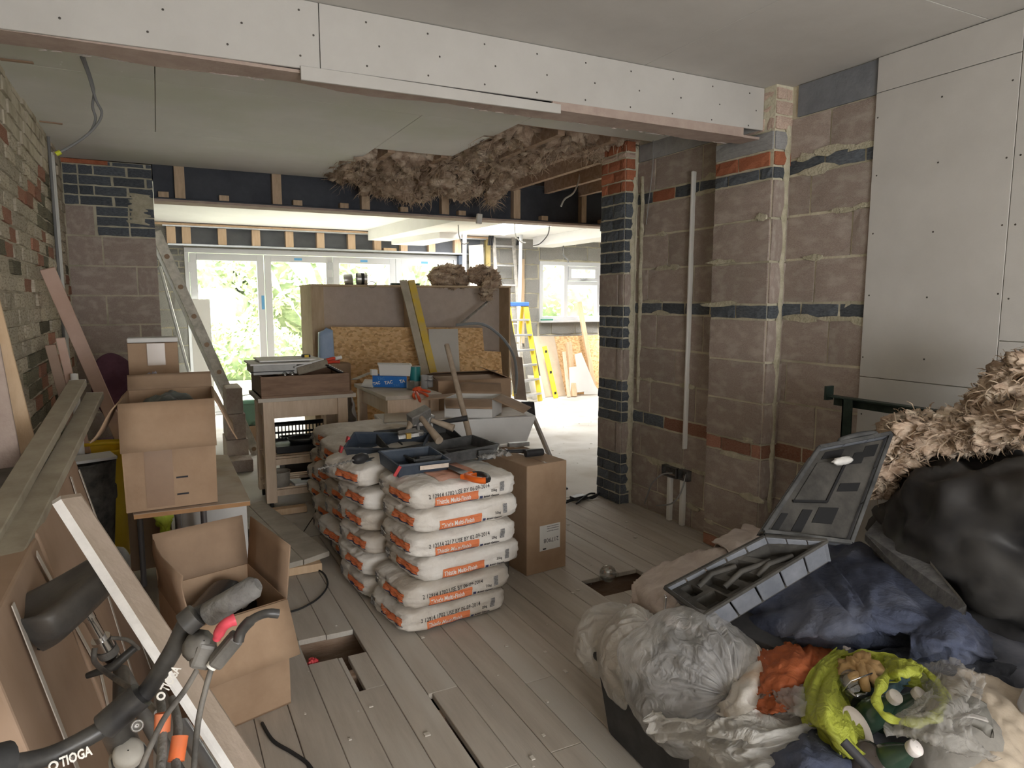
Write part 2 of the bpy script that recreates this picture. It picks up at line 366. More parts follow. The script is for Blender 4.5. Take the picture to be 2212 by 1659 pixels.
# mortar smears down the pier arrises
def smear(parent, p, q, w, d, nrm, seed):
    p, q, n = V(p), V(q), V(nrm); side = (q-p).cross(n).normalized(); rr = random.Random(seed); vs=[]; fs=[]; k = 26
    for i in range(k+1):
        c = p.lerp(q, i/k); a = w*rr.uniform(.55,1.25); b = w*rr.uniform(.55,1.25)
        vs += [c-side*a, c+n*d*rr.uniform(.6,1.2)-side*a*.4, c+n*d*rr.uniform(.6,1.2)+side*b*.4, c+side*b]
    for i in range(k):
        for t in range(3): fs.append((i*4+t, i*4+t+1, i*4+t+5, i*4+t+4))
    MB().add(vs, fs, True).build('mortar_smear', smear_m, parent)
smear(pier, (px0+.075, py0-.004, .3), (px0+.095, py0-.004, 2.36), .022, .014, (0,-1,0), 1)
smear(ep, (ex0+.075, ey0-.004, .1), (ex0+.07, ey0-.004, 2.3), .026, .012, (0,-1,0), 2)
smear(wr, (XR-.008, 3.90, .75), (XR-.008, 3.90, 2.3), .022, .012, (-1,0,0), 3)
rs_ = random.Random(77)
for k in range(46):
    on_pier = rs_.random() < .3
    X_ = (px0-.0135) if on_pier else XR-.0135; y_ = rs_.uniform(2.70,3.02) if on_pier else rs_.choice((rs_.uniform(3.15,3.9), rs_.uniform(2.08,2.6)))
    z_ = rs_.choice((.15,.375,.60,.69,.915,1.14,1.37,1.45,1.45,1.37,1.675,1.90,2.11,2.19))+rs_.uniform(-.012,.012); L_ = rs_.uniform(.03,.16); n_ = 10; h_ = rs_.uniform(.008,.022)
    vs = [(X_, y_, z_)]; vs += [(X_+.001, y_+L_*math.cos(2*PI*i/n_)*rs_.uniform(.6,1.1), z_+h_*math.sin(2*PI*i/n_)*rs_.uniform(.5,1.5)) for i in range(n_)]
    MB().add(vs, [(0, 1+(i+1)%n_, 1+i) for i in range(n_)], True).add([(a+.012,b,c) for a,b,c in vs[1:]]+vs[1:], [(i, (i+1)%n_, n_+(i+1)%n_, n_+i) for i in range(n_)]).build('mortar_smear', smear_m, pier if on_pier else wr)
# ---- plasterboard lining, right wall towards the camera
def pboard(parent, pts, n, t=.0125, m=plaster_m, name='plasterboard'):
    return MB().slab(pts, n, t).build(name, m, parent, bevel=.0015, seg=1)
yb = PX(1876, 500, XR-.02).y
xl = XR-.022
for y0, y1, z0, z1 in [(yb-.60, yb, 0, 1.10), (yb-.6, yb, 1.103, 2.40), (yb-.6, yb, 2.403, CZ-.004), (yb-1.8, yb-.603, 0, 1.3), (yb-1.8, yb-.603, 1.303, CZ-.004), (-2, yb-1.803, 0, CZ-.004)]:
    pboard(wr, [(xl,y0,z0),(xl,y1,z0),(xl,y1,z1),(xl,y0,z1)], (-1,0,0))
sc = MB()
for zz in [.35+i*.28 for i in range(8)]:
    for yy in (yb-.02, yb-.30, yb-.58, yb-.63, yb-.95): sc.lathe((xl-.0005, yy+random.uniform(-.008,.008), zz+random.uniform(-.02,.02)), [(.004,0),(.0032,.0008),(0,.0006)], 8, (-1,0,0))
sc.build('screw_head', screw_m, wr, kind='stuff')
# ---- left wall of limewashed brick
wl = struct('wall_left', loc=(XL, 3, 0))
MB().box((XL-.2, -2.0, -.3), (XL-.004, YS+.3, 2.75)).build('mortar_bed', cream_m, wl)
UYp = V((0,1,0))              # outward normal +X for U=+Y?  N=(U.y,-U.x)=(1,0)
rl = random.Random(4); cnt = 0; zz = .45; extra = MB(); row = 0
def pickL(y, z):
    d = noise.noise(V((y*1.1, z*1.3, 3.1))) + .35*noise.noise(V((y*4, z*5, 1)))
    if 3.6 < y < 5.6 and z < 1.9: d += .18
    if z < 1.0: d += .12
    if d > .32: return rl.choice(('soot','soot','oldred','cream'))
    if d > .15: return rl.choice(('soot','oldred','cream','cream','cream'))
    return rl.choice(('cream','cream','cream','cream','oldred')) if rl.random() < .5 else 'cream'
while zz < 2.50:
    y = 3.25 + (row%2)*.112
    while y < YS-.2:
        if cnt < 300: lay(wl, pickL(y, zz), V((XL, 0, 0)), UYp, y, min(y+.222, YS-.02), zz, zz+.075, rl.uniform(-.006, .008)); cnt += 1
        else:
            b = .006; extra.box((XL-.02, y+b, zz+b), (XL+.008+rl.uniform(-.006,.006), y+.222-b, zz+.075-b))
        y += .225
    zz += .075; row += 1
zz = .0; row = 0
while zz < .45:
    y = 1.0
    while y < YS-.2: extra.box((XL-.02, y+.006, zz+.006), (XL+.006, y+.216, zz+.069)); y += .225
    zz += .075
while False: pass
if extra.v: extra.build('brickwork', cream_m, wl, kind='stuff')
# ---- block nib at the far end of the left wall (frontal, Y = YS)
nib = struct('wall_nib', loc=(-.28, YS, 0)); nx1 = .02
MB().box((XL-.1, YS+.006, -.3), (nx1-.006, YS+.22, CL)).build('mortar_bed', mortar_m, nib)
UX = V((1,0,0))
zt = PY(230, 440, YS).z; rowsN = []
zb = zt - .02
k = 0; z = zb
while z > .05: z -= .225
z0 = z
rowsN.append(S(0, z0+.225, 'block', .45, 0)); z = z0+.225
while z < zb-.23: rowsN.append(S(z, z+.225, 'block', .45, .22*(k%2))); z += .225; k += 1
courses(nib, V((XL, YS, 0)), UX, 0, nx1-XL, rowsN, 21)
# mixed top: one block and slates beside, then slate courses
zc = z
lay(nib, 'block', V((XL, YS, 0)), UX, 0, .19, zc, zc+.225)
for i in range(3):
    zz = zc+i*.075; lay(nib, 'slate', V((XL,YS,0)), UX, .2, .42, zz, zz+.075); lay(nib, 'slate', V((XL,YS,0)), UX, .42, .60, zz, zz+.075)
zz = zc+.225; i = 0
while zz < CL-.02:
    z2 = min(zz+.075, CL)
    u = 0 if i%2 else .1
    if i%2: lay(nib, 'slate', V((XL,YS,0)), UX, 0, .1, zz, z2)
    else: lay(nib, 'slate', V((XL,YS,0)), UX, 0, .1, zz, z2)
    u = .1 + (i%2)*.1
    if i%2: lay(nib, 'slate', V((XL,YS,0)), UX, .1, .2, zz, z2)
    while u < .58:
        if zz > zc+.30 or u < .38: lay(nib, 'slate', V((XL,YS,0)), UX, u, min(u+.22, .60), zz, z2)
        u += .225
    zz += .075; i += 1
MB().box((XL, YS-.012, CL-.03), (XL+.3, YS+.01, CL)).build('red_tile', redbrick_m, nib)
smear(nib, (XL+.48, YS-.006, zc+.10), (XL+.50, YS-.006, zc+.33), .07, .018, (0,-1,0), 5)
# ---- near ceiling, sheets of plasterboard
ce = struct('ceiling', loc=(1, 1, CZ))
YB = 2.74
for x0, x1, y0, y1 in [(XL,.62,-2,.5),(.623,3.0,-2,.5),(XL,1.12,.503,1.7),(1.123,3.0,.503,1.7),(XL,.3,1.703,YB+.5),(.303,2.1,1.703,YB+.5),(2.103,3.0,1.703,YB+.4)]:
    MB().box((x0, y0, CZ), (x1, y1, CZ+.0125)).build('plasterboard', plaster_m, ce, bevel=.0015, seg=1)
MB().box((XL-.2, -2.1, CZ+.03), (8.6, 9.9, CZ+.2)).build('roof_deck', dark_m, ce) if False else None
MB().box((XL-.2, -2.1, CZ+.02), (XR+.2, 4.0, CZ+.1)).build('floor_deck', dark_m, ce)
# ---- bulkhead boxing round the near steel
bk = struct('trim_bulkhead', loc=(1.2, YB, 2.4))
xr = PY(1652, 190, YB).x
xs = PY(689, 15, YB).x
def fb(x0, x1, z0, z1, y=YB, t=.0125, nm='plasterboard', m=plaster_m, z0b=None):
    pts = [(x0, y, z0), (x1, y, z0b if z0b is not None else z0), (x1, y, z1), (x0, y, z1)]
    return MB().slab(pts, (0,-1,0), t).build(nm, m, bk, bevel=.0015, seg=1)
fb(XL, xs-.003, 2.300, CZ-.002, z0b=2.318)
fb(xs, xr, 2.325, CZ-.002, z0b=2.347)
fb(PY(650,160,YB-.013).x, PY(1212,230,YB-.013).x, 2.272, 2.322, y=YB-.0135, z0b=2.283)
MB().box((xr-.0125, YB+.013, 2.35), (xr, YB+.3, CZ-.002)).build('plasterboard', plaster_m, bk)
MB().box((1.60, YB+.001, 2.300), (2.74, YB+.012, 2.352)).build('brown_fascia', brownpaper_m, bk)
# soffit board, brown face, torn far edge
sv = []; fv = []; n = 90; rs = random.Random(2)
for i in range(n+1):
    x = XL+(2.90-XL)*i/n; e = YB+.15+rs.uniform(-.006,.006)+.01*math.sin(i*.4)
    sv += [(x, YB+.013, 2.302), (x, e, 2.300+.004*math.sin(i*.3)), (x, e+.004, 2.314), (x, YB+.013, 2.314)]
for i in range(n):
    for t in range(4): fv.append((i*4+t, i*4+(t+1)%4, (i+1)*4+(t+1)%4, (i+1)*4+t))
MB().add(sv, fv).build('soffit_board', brownpaper_m, bk)
tr = MB()
for i in range(70):
    x = rs.choice((rs.uniform(XL, .4), rs.uniform(1.2, 2.88))); w = rs.uniform(.008,.05); y = YB+.15+rs.uniform(-.004,.006)
    tr.add([(x,y-.002,2.296),(x+w,y-.001,2.298),(x+w*.8,y+.008,2.306),(x+w*.2,y+.01,2.302)], [(0,1,2,3),(3,2,1,0)])
tr.build('torn_edge', torn_m, bk, kind='stuff')
MB().box((XL, YB+.165, 2.315), (2.9, YB+.175, CZ)).build('steel_web', steelpaint_m, bk)
tr = MB()
for zz, yy in ((2.36,0),(2.52,0),(2.44,0)):
    for i in range(14):
        x = XL+.1+i*.25+(.05 if zz==2.44 else 0)
        if x < xr: tr.lathe((x, YB-.0008, zz), [(.0042,0),(.0035,.0008),(0,.0005)], 8, (0,-1,0))
tr.build('screw_head', screw_m, bk, kind='stuff')
# ---- lower ceiling beyond the bulkhead
c2 = struct('ceiling_lower', loc=(1, 4.5, CL))
yq, xh = 4.84, 1.40
x2 = 1.98
for x0, x1, y0, y1 in [(XL,.045,2.95,3.87),(.048,x2,2.95,3.87),(XL,.045,3.873,5.0),(.048,1.40,3.873,5.0),(XL,xh,5.003,YS-.03),
                        (x2+.003,3.4,2.95,3.80),(1.403,x2,3.873,yq)]:
    MB().box((x0, y0, CL), (x1, y1, CL+.0125)).build('plasterboard', ceilgreen_m, c2, bevel=.0015, seg=1)
tr = MB(); ns = random.Random(8)
for i in range(60):
    p = (ns.uniform(XL+.1, 1.3), ns.uniform(3.1, 5.9)); tr.lathe((p[0], p[1], CL-.0006), [(.005,0),(.004,-.001),(0,-.001)], 6)
tr.build('screw_head', mat('filler_dot', (.8,.8,.78)), c2, kind='stuff')
for xx in [1.12, 1.50, 1.90, 2.30, 2.70, 3.10, 3.50, 3.90, 4.30, 4.70]:
    MB().box((xx, 3.87 if xx > 2.0 else 4.86, CL-.012 if 1.4 < xx < 3 else CL+.014), (xx+.05, YS-.05, CL+.19)).build('joist', joist_m, c2, label='exposed ceiling joist in the open bay')
MB().box((2.0, 3.82, CL+.014), (3.2, 3.86, CL+.19)).build('joist', joist_m, c2)
MB().box((XL-.2, 3.0, CL+.24), (8.4, YS+.15, CL+.30)).build('floor_deck', mat('upper_deck', (.30,.20,.15), (.42,.30,.22), 6, .9, stretch=(1,7,1)), c2)
# ---- far steel across the opening with timber noggins
fs_ = struct('lintel_steel', loc=(2, YS, 2.3))
zf0, zf1 = 2.235, 2.60
MB().box((.02, YS+.05, zf0+.03), (5.6, YS+.062, zf1-.012)).build('web', steelpaint_m, fs_)
MB().box((.02, YS-.03, zf1-.012), (5.6, YS+.15, zf1)).build('flange', steelpaint_m, fs_, bevel=.002)
MB().box((.02, YS-.03, zf0+.018), (5.6, YS+.15, zf0+.03)).build('flange', steelpaint_m, fs_, bevel=.002)
MB().box((.02, YS-.036, zf0), (5.6, YS+.16, zf0+.0175)).build('soffit_board', brownpaper_m, fs_)
MB().box((-.6, YS-.10, CL-.06), (5.6, YS-.05, CL+.10)).build('wall_plate', dark_m, fs_) if False else None
for px in (388, 597, 788, 960, 1115, 1260):
    x = PY(px, 400, YS).x; w = .075 if px < 1200 else .06
    MB().box((x-w/2, YS-.022, zf0+.031), (x+w/2, YS+.049, zf1-.05 + random.uniform(-.01,.01))).build('noggin', noggin_m, fs_, bevel=.003)
for px in (355, 485, 643, 743, 872, 997, 1175, 1303):
    x = PY(px, 440, YS).x; MB().box((x-.04, YS-.025, zf0+.031), (x+.035, YS+.045, zf0+.075)).build('packer', noggin_m, fs_, bevel=.002)
# ---- extension: back wall, side wall, ceiling
YE = 9.6
wb = struct('wall_back', loc=(3, YE, 0))
zs = 2.12                                   # head of the glazed doors
xa, xb = PY(397, 540, YE).x, PY(986, 554, YE).x
wx0, wx1, wz0, wz1 = PY(1165, 565, YE).x, 7.0, PY(1200, 692, YE).z, 2.08
ms = MB()
for (a, b, c, d) in [(-.9, xa, 0, zs), (-.9, xb+.45, zs, 2.75), (xb, wx0, 0, 2.75), (wx0, wx1, 0, wz0), (wx0, wx1, wz1, 2.75), (wx1, 8.5, 0, 2.75)]:
    ms.box((a, YE+.006, c), (b, YE+.1, d))
ms.build('mortar_bed', mortar_m, wb)
MB().box((-.9, YE+.1, 0), (xa, YE+.3, 2.75)).build('outer_leaf', mortar_m, wb)
greyblock_m = mat('grey_block', (.27,.265,.25), (.38,.37,.345), 25, .95, .5, 80, rnd=.12)
BM['grey'] = greyblock_m; BM['greybrick'] = mat('grey_brick', (.17,.17,.17), (.30,.295,.28), 15, .95, .4, 80, rnd=.2)
O = V((0, YE, 0)); rE = random.Random(31)
def fill(u0, u1, z0, z1, kind='grey', ln=.45, h=.225, seed=1):
    z = z0; i = 0; rows = []
    while z < z1-.03:
        rows.append(S(z, min(z+h, z1), kind, ln, (ln/2)*(i%2))); z += h; i += 1
    courses(wb, O, UX, u0, u1, rows, seed)
fill(-.3, xa, 0, 1.80, seed=41); fill(-.3, xa, 1.80, 2.15, 'greybrick', .225, .075, 42); fill(-.3, .17, 2.15, 2.4, seed=43)
fill(xb+.03, wx0, 0, 1.35, seed=44); fill(xb+.03, wx0, 1.35, 2.6, 'grey', .45, .225, 45)
fill(wx0, wx1, .25, wz0-.02, seed=46); fill(wx0-.0, wx1, wz1+.02, 2.5, seed=47); fill(xb+.03, xb+.5, 1.4, 2.1, 'greybrick', .225, .075, 48)
# steel over the glazed doors
ls = struct('lintel_doors', loc=(2, YE, 2.2))
MB().box((.15, YE-.03, 2.155), (4.35, YE+.006, 2.36)).build('web', mat('grey_steel_web', (.13,.14,.16), (.17,.18,.20), 5, .7), ls)
MB().box((.15, YE-.13, 2.135), (4.35, YE+.0, 2.155)).build('flange', galv_m, ls)
MB().box((.10, YE-.14, 2.36), (4.4, YE+.0, 2.375)).build('flange', galv_m, ls)
MB().box((0, YE-.15, 2.375), (4.5, YE-.12, 2.40)).build('batten', pine_m, ls)
for px in (370, 403, 480, 553, 625, 692, 759, 815, 872, 932, 988):
    x = PY(px, 515, YE-.1).x; MB().box((x-.05, YE-.12, 2.156), (x+.05, YE-.03, 2.359)).build('noggin', mat('new_pine_noggin', (.66,.47,.31), (.74,.56,.40), 6, .7, stretch=(5,5,1), rnd=.06), ls, bevel=.003)
x = PY(842, 540, YE-.1).x; MB().box((x-.09, YE-.13, 2.157), (x+.09, YE-.04, 2.19)).build('packer', pine_m, ls)
# extension ceiling with rooflight shafts
c3 = struct('ceiling_extension', loc=(3, 8, 2.42))
CE = 2.41
xs0, xs1, ys0, ys1 = 3.35, 4.55, 7.15, 9.15
xs2, xs3, ys2, ys3 = 5.5, 6.4, 6.8, 8.6
for (x0,y0,x1,y1) in [(-.9,YS+.16,2.9,9.6),(2.9,YS+.16,8.5,6.8),(2.9,6.8,5.5,ys0),(2.9,ys0,xs0,ys1),(xs1,ys0,5.5,ys1),(2.9,ys1,5.5,9.6),(6.4,6.8,8.5,9.6),(5.5,8.6,6.4,9.6)]:
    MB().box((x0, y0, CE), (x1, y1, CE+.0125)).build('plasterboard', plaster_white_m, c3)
sh = MB()
for (a0,a1,b0,b1) in ((xs0,xs1,ys0,ys1),(xs2,xs3,ys2,ys3)):
    sh.box((a0-.02,b0,CE+.013),(a0,b1,2.75)); sh.box((a1,b0,CE+.013),(a1+.02,b1,2.75)); sh.box((a0,b0-.02,CE+.013),(a1,b0,2.75)); sh.box((a0,b1,CE+.013),(a1,b1+.02,2.75))
sh.build('rooflight_shaft', plaster_white_m, c3)
# boxed downstands
def downstand(x0, x1, y0, y1, z0, x0b=None, x1b=None):
    x0b = x0 if x0b is None else x0b; x1b = x1 if x1b is None else x1b
    MB().hexa([(x0,y0,z0),(x1,y0,z0),(x1b,y1,z0),(x0b,y1,z0),(x0,y0,CE),(x1,y0,CE),(x1b,y1,CE),(x0b,y1,CE)]).build('boxed_beam', plaster_white_m, c3, bevel=.003)
downstand(2.78, 3.3, YS+.2, 9.3, 2.27, 2.57, 3.2)
downstand(3.02, 3.3, 7.8, 9.0, 2.20, 2.80, 3.25)
downstand(5.1, 5.45, YS+.2, 9.3, 2.27)
# glass roof panes
MB().box((xs0, ys0, 2.76), (xs1, ys1, 2.765)).build('rooflight_pane', pane_m, c3)
MB().box((xs2, ys2, 2.76), (xs3, ys3, 2.765)).build('rooflight_pane', pane_m, c3)
dk = MB()
for (x0,y0,x1,y1) in [(-.9,YS+.16,2.9,9.9),(2.9,YS+.16,8.6,6.75),(2.9,6.75,5.45,ys0-.03),(2.9,ys0-.03,xs0-.03,ys1+.03),(xs1+.03,ys0-.03,5.45,ys1+.03),(2.9,ys1+.03,5.45,9.9),(6.45,6.75,8.6,9.9),(5.45,8.65,6.45,9.9)]:
    dk.box((x0,y0,2.60),(x1,y1,2.75))
dk.build('roof_deck', dark_m, c3)
we = struct('wall_extension_side', greyblock_m, MB().box((8.4, 4.2, -.3), (8.6, 9.9, 2.75)))
we2 = struct('wall_extension_near', greyblock_m, MB().box((XR+.3, 4.0, -.3), (8.6, 4.2, 2.75)))
we3 = struct('wall_extension_west', greyblock_m, MB().box((-1.1, YS+.2, -.3), (-.9, 9.9, 2.75)))
we4 = struct('wall_extension_return', greyblock_m, MB().box((-.95, YS+.2, -.3), (XL, YS+.4, 2.75)))
# rear of the room behind the camera, with its window opening
rw = struct('wall_rear', plaster_m, MB().box((XL-.2, -2.0, -.3), (-.05, -1.9, 2.7)).box((1.95, -2.0, -.3), (XR+.2, -1.9, 2.7)).box((-.05, -2, -.3), (1.95, -1.9, .6)).box((-.05, -2, 1.8), (1.95, -1.9, 2.7)))
# ---- glazed folding doors
dr = struct('door_1', loc=(2, YE, 0))
yo = YE+.02
MB().box((xa, yo-.04, zs-.06), (xb, yo+.05, zs)).build('outer_frame', upvc_m, dr, bevel=.003)
for x in (xa, xb-.05): MB().box((x, yo-.04, 0), (x+.05, yo+.05, zs-.06)).build('outer_frame', upvc_m, dr, bevel=.003)
MB().box((xa, yo-.04, 0), (xb, yo+.05, .03)).build('threshold', upvc_m, dr)
lw = (xb-xa-.10)/4
for i in range(4):
    a = xa+.05+i*lw; b = a+lw; a += .004; b -= .004; t = .085
    lf = MB(); lf.box((a, yo-.03, .035), (a+t, yo+.03, zs-.065)); lf.box((b-t, yo-.03, .035), (b, yo+.03, zs-.065)); lf.box((a+t, yo-.03, zs-.065-t), (b-t, yo+.03, zs-.065)); lf.box((a+t, yo-.03, .035), (b-t, yo+.03, .035+t))
    o = lf.build('sash', upvc_m, dr, bevel=.003)
    MB().box((a+t, yo-.003, .035+t), (b-t, yo+.003, zs-.065-t)).build('pane', pane_m, o)
    if i: MB().box(((a+b)/2-.06, yo-.032, zs-.125), ((a+b)/2+.04, yo-.0305, zs-.095)).build('tape', tape_m, o)
    if i == 0: MB().box((b-.045, yo-.032, 1.35), (b-.01, yo-.0305, 1.53)).build('tape', tape_m, o)
    if i in (1,):
        MB().box((b-.06, yo-.05, 1.88), (b-.0, yo-.03, 1.98)).build('hinge', galv_m, o); MB().box((b-.06, yo-.055, 1.7), (b+.0, yo-.03, 1.78)).build('hinge', galv_m, o)
    if i == 0: MB().box((a-.02, yo-.05, 1.82), (a+.02, yo-.03, 1.94)).build('hinge', upvc_m, o)
MB().box((xb+.0, YE-.10, 1.2), (xb+.05, YE-.0, zs)).build('jamb_board', mat('dark_jamb', (.10,.12,.16)), dr)
# ---- window on the right of the back wall
wn = struct('window_1', loc=(6, YE, 1.6))
f = MB(); f.box((wx0, yo-.04, wz0), (wx1, yo+.04, wz0+.06)); f.box((wx0, yo-.04, wz1-.06), (wx1, yo+.04, wz1)); f.box((wx0, yo-.04, wz0+.06), (wx0+.06, yo+.04, wz1-.06)); f.box((wx1-.06, yo-.04, wz0), (wx1, yo+.04, wz1))
f.build('window_frame', upvc_m, wn, bevel=.004)
m1, m2 = PY(1221, 620, YE).x, PY(1292, 620, YE).x; zt2 = PY(1255, 612, YE).z
for x in (m1, m2): MB().box((x-.035, yo-.045, wz0+.06), (x+.035, yo+.045, wz1-.06)).build('mullion', upvc_m, wn, bevel=.003)
MB().box((m1+.035, yo-.045, zt2-.03), (m2-.035, yo+.045, zt2+.03)).build('transom', upvc_m, wn, bevel=.003)
ca = MB(); a, b, c, d = m1+.04, m2-.04, zt2+.035, wz1-.065
ca.box((a, yo-.06, c), (b, yo-.02, c+.05)); ca.box((a, yo-.06, d-.05), (b, yo-.02, d)); ca.box((a, yo-.06, c+.05), (a+.05, yo-.02, d-.05)); ca.box((b-.05, yo-.06, c+.05), (b, yo-.02, d-.05))
cs = ca.build('casement', upvc_m, wn, bevel=.003)
MB().bar(((a+b)/2-.07, yo-.075, c+.02), ((a+b)/2+.07, yo-.075, c+.025), .012, .015).build('handle', galv_m, cs)
MB().box((wx0+.06, yo-.002, wz0+.06), (wx1-.06, yo+.002, wz1-.06)).build('pane', pane_m, wn)
MB().box((wx0-.02, YE-.10, wz0-.03), (wx1, yo-.04, wz0)).build('window_sill', upvc_m, wn, bevel=.003)
# ---- outside
gd = struct('ground_outside', mat('lawn', (.40,.43,.31), (.52,.53,.43), 5, .95, .3, 30), MB().box((-30, 9.86, -.5), (50, 60, -.05)))
mat('leaf_light', (.22,.30,.13), (.46,.52,.30), 3, .7, rnd=.2); mat('leaf_dark', (.10,.15,.07), (.24,.30,.16), 3, .7)
def shrub(name, label, c, R, n, m, sz, seed, group=None):
    t = thing(name, label, 'shrub', (c[0], c[1], -.05), group); r = random.Random(seed)
    core = MB().grid(lambda u, v: V(c)+V((R[0]*.82*math.cos(2*PI*u)*math.sin(PI*v), R[1]*.82*math.sin(2*PI*u)*math.sin(PI*v), R[2]*.82*math.cos(PI*v)))*(1+.25*fbm((u*6,v*6,seed),1)), 24, 14)
    core.build('branches', MATS['leaf_dark'], t); lv = MB()
    for _ in range(n):
        d = V((r.gauss(0,1), r.gauss(0,1), r.gauss(0,1))).normalized(); q = 1+.35*noise.noise(d*2.3+V((seed,0,0)))
        p = V(c)+V((d.x*R[0],d.y*R[1],d.z*R[2]))*q*r.uniform(.75,1.05)
        if p.z < 0: continue
        a = V((r.uniform(-1,1),r.uniform(-1,1),r.uniform(-1,1))).normalized()*sz; b = a.orthogonal().normalized()*sz*.5
        lv.add([p-a, p-b, p+a, p+b], [(0,1,2,3)])
    o = lv.build('foliage', m, t, kind='stuff')
    MB().tube([(c[0],c[1],-.05),(c[0]+.1,c[1],c[2]*.5),(c[0],c[1]+.05,c[2])], [.12,.09,.05]).build('stem', joist_m, t); return t
lvm = MATS['leaf_light']
shrub('garden_shrub', 'broad leafy shrub seen through the first door pane from the block nib', (-.2, 17.5, 1.5), (2.4,1.8,1.9), 5000, lvm, .11, 1)
shrub('garden_shrub', 'low bright shrub at the bottom of the first door pane', (1.6, 14.5, .35), (1.0,.8,.75), 2500, lvm, .07, 5)
shrub('garden_tree', 'tall garden tree behind the pampas grass outside the folding doors', (4.5, 21, 2.6), (3.4,2.2,3.2), 6000, lvm, .14, 2)
shrub('garden_tree', 'garden tree standing behind the last door pane before the ladders', (12.0, 25, 2.4), (3.6,2.2,3.0), 5000, lvm, .14, 3)
shrub('garden_hedge', 'tall hedge filling the view outside the casement window', (12.5, 17.5, 1.3), (4.2,1.4,2.0), 7000, lvm, .10, 4)
# pampas grass
def pampas(c, n, hgt, seed, label):
    t = thing('pampas_grass', label, 'grass plant', (c[0], c[1], -.05)); r = random.Random(seed); lv = MB(); pl = MB()
    for _ in range(n):
        a = r.uniform(0, 2*PI); R = r.uniform(.3, 1.3); hh = hgt*r.uniform(.5, .95); b = V((math.cos(a), math.sin(a), 0)); s = V((-b.y, b.x, 0))*.012
        pts = [V(c)+b*R*k*k+V((0,0,hh*math.sin(k*1.9)/1)) for k in (0,.25,.5,.75,1)]
        vs = [];
        for k, p in enumerate(pts): w = s*(1-k/4.2); vs += [p-w, p+w]
        lv.add(vs, [(2*k,2*k+1,2*k+3,2*k+2) for k in range(4)])
    lv.build('blades', mat('pampas_blade', (.38,.44,.20), (.58,.60,.38), 2, .8), t, kind='stuff')
    for _ in range(9):
        a = r.uniform(0, 2*PI); b = V((math.cos(a), math.sin(a)*.5, 0)); top = V(c)+b*r.uniform(.2,1.0)+V((0,0,hgt*r.uniform(.8,1.15)))
        MB().tube([V(c)+b*.1, V(c).lerp(top,.6)+V((0,0,.15)), top], .012, 5).build('stalk', MATS['pampas_blade'], t)
        d = (b*.5+V((0,0,.8))).normalized(); MB().tube([top-d*.1, top+d*.1, top+d*.3, top+d*.5, top+d*.6+b*.05], [.02,.07,.085,.05,.01], 7).build('plume', mat('pampas_plume', (.75,.70,.60), (.85,.81,.72), 20, .95), t)
pampas((3.0, 13.6, -.05), 420, 2.0, 1, 'pampas grass clump with pale plumes outside the second door pane')
pampas((5.2, 15.2, -.05), 380, 2.0, 2, 'pampas grass clump outside the two door panes above the counter')
# ================================================================== MATERIALS FOR THINGS
paper_m = mat('plaster_bag_paper', (.70,.66,.61), (.83,.80,.76), 7, .75, .75, 28, rnd=.03, c3=(.50,.44,.37), c3scale=3)
orange_m = mat('orange_print', (.72,.20,.08), (.80,.27,.12), 20, .8)
paleorange_m = mat('faded_orange_print', (.74,.36,.25), (.80,.50,.40), 12, .8)
navy_m = mat('navy_print', (.04,.05,.12), (.08,.09,.17), 20, .8)
ink_m = mat('black_ink', (.04,.04,.045), rough=.8)
whiteink_m = mat('white_ink', (.80,.78,.74), rough=.8)
greyink_m = mat('barcode_grey', (.10,.10,.11), (.42,.41,.40), 90, .8, stretch=(1,1,9), lo=.45, hi=.55)
card_m = mat('cardboard', (.36,.24,.155), (.43,.30,.20), 6, .85, .1, 40, rnd=.05)
cardin_m = mat('cardboard_inside', (.32,.22,.15), (.38,.265,.18), 6, .85, .1, 40)
cardtape_m = mat('brown_tape', (.27,.165,.10), (.31,.195,.12), 8, .45, spec=.5)
whitecard_m = mat('white_carton', (.70,.69,.67), (.77,.76,.74), 5, .7)
bench_m = mat('beech_bench', (.62,.48,.35), (.72,.58,.45), 5, .6, .1, 30, stretch=(7,7,1))
benchtop_m = mat('dusty_bench_top', (.50,.44,.37), (.60,.54,.46), 6, .7)
oldbox_m = mat('drawer_wood', (.19,.115,.075), (.27,.175,.12), 6, .7, .1, 30, stretch=(1,6,6))
steel_m = mat('tool_steel', (.22,.21,.20), (.34,.33,.31), 20, .45, .2, 80, metal=.6)
chrome_m = mat('bright_chrome', (.75,.75,.76), rough=.15, metal=1)
# dusty handles
handle_m = mat('hammer_handle', (.28,.215,.16), (.42,.34,.26), 12, .7, stretch=(1,1,1))
casegrey_m = mat('dusty_black_case', (.035,.036,.038), (.10,.10,.098), 9, .65, .1, 40)
bluebox_m = mat('dusty_navy_plastic', (.025,.04,.065), (.07,.085,.11), 8, .45, spec=.5)
redclip_m = mat('red_clip', (.45,.03,.04), (.6,.10,.10), 10, .5)
yellow_m = mat('yellow_plastic', (.75,.50,.02), (.80,.58,.05), 4, .45)
yellowp_m = mat('yellow_fibreglass', (.78,.56,.03), (.84,.64,.08), 5, .45)
blue_m = mat('blue_plastic', (.05,.12,.42), rough=.4)
alu_m = mat('aluminium', (.52,.53,.54), (.66,.66,.66), 10, .35, metal=.75)
alud_m = mat('splashed_aluminium', (.40,.38,.34), (.62,.59,.54), 16, .55, .3, 60, metal=.35)
osb_m = None
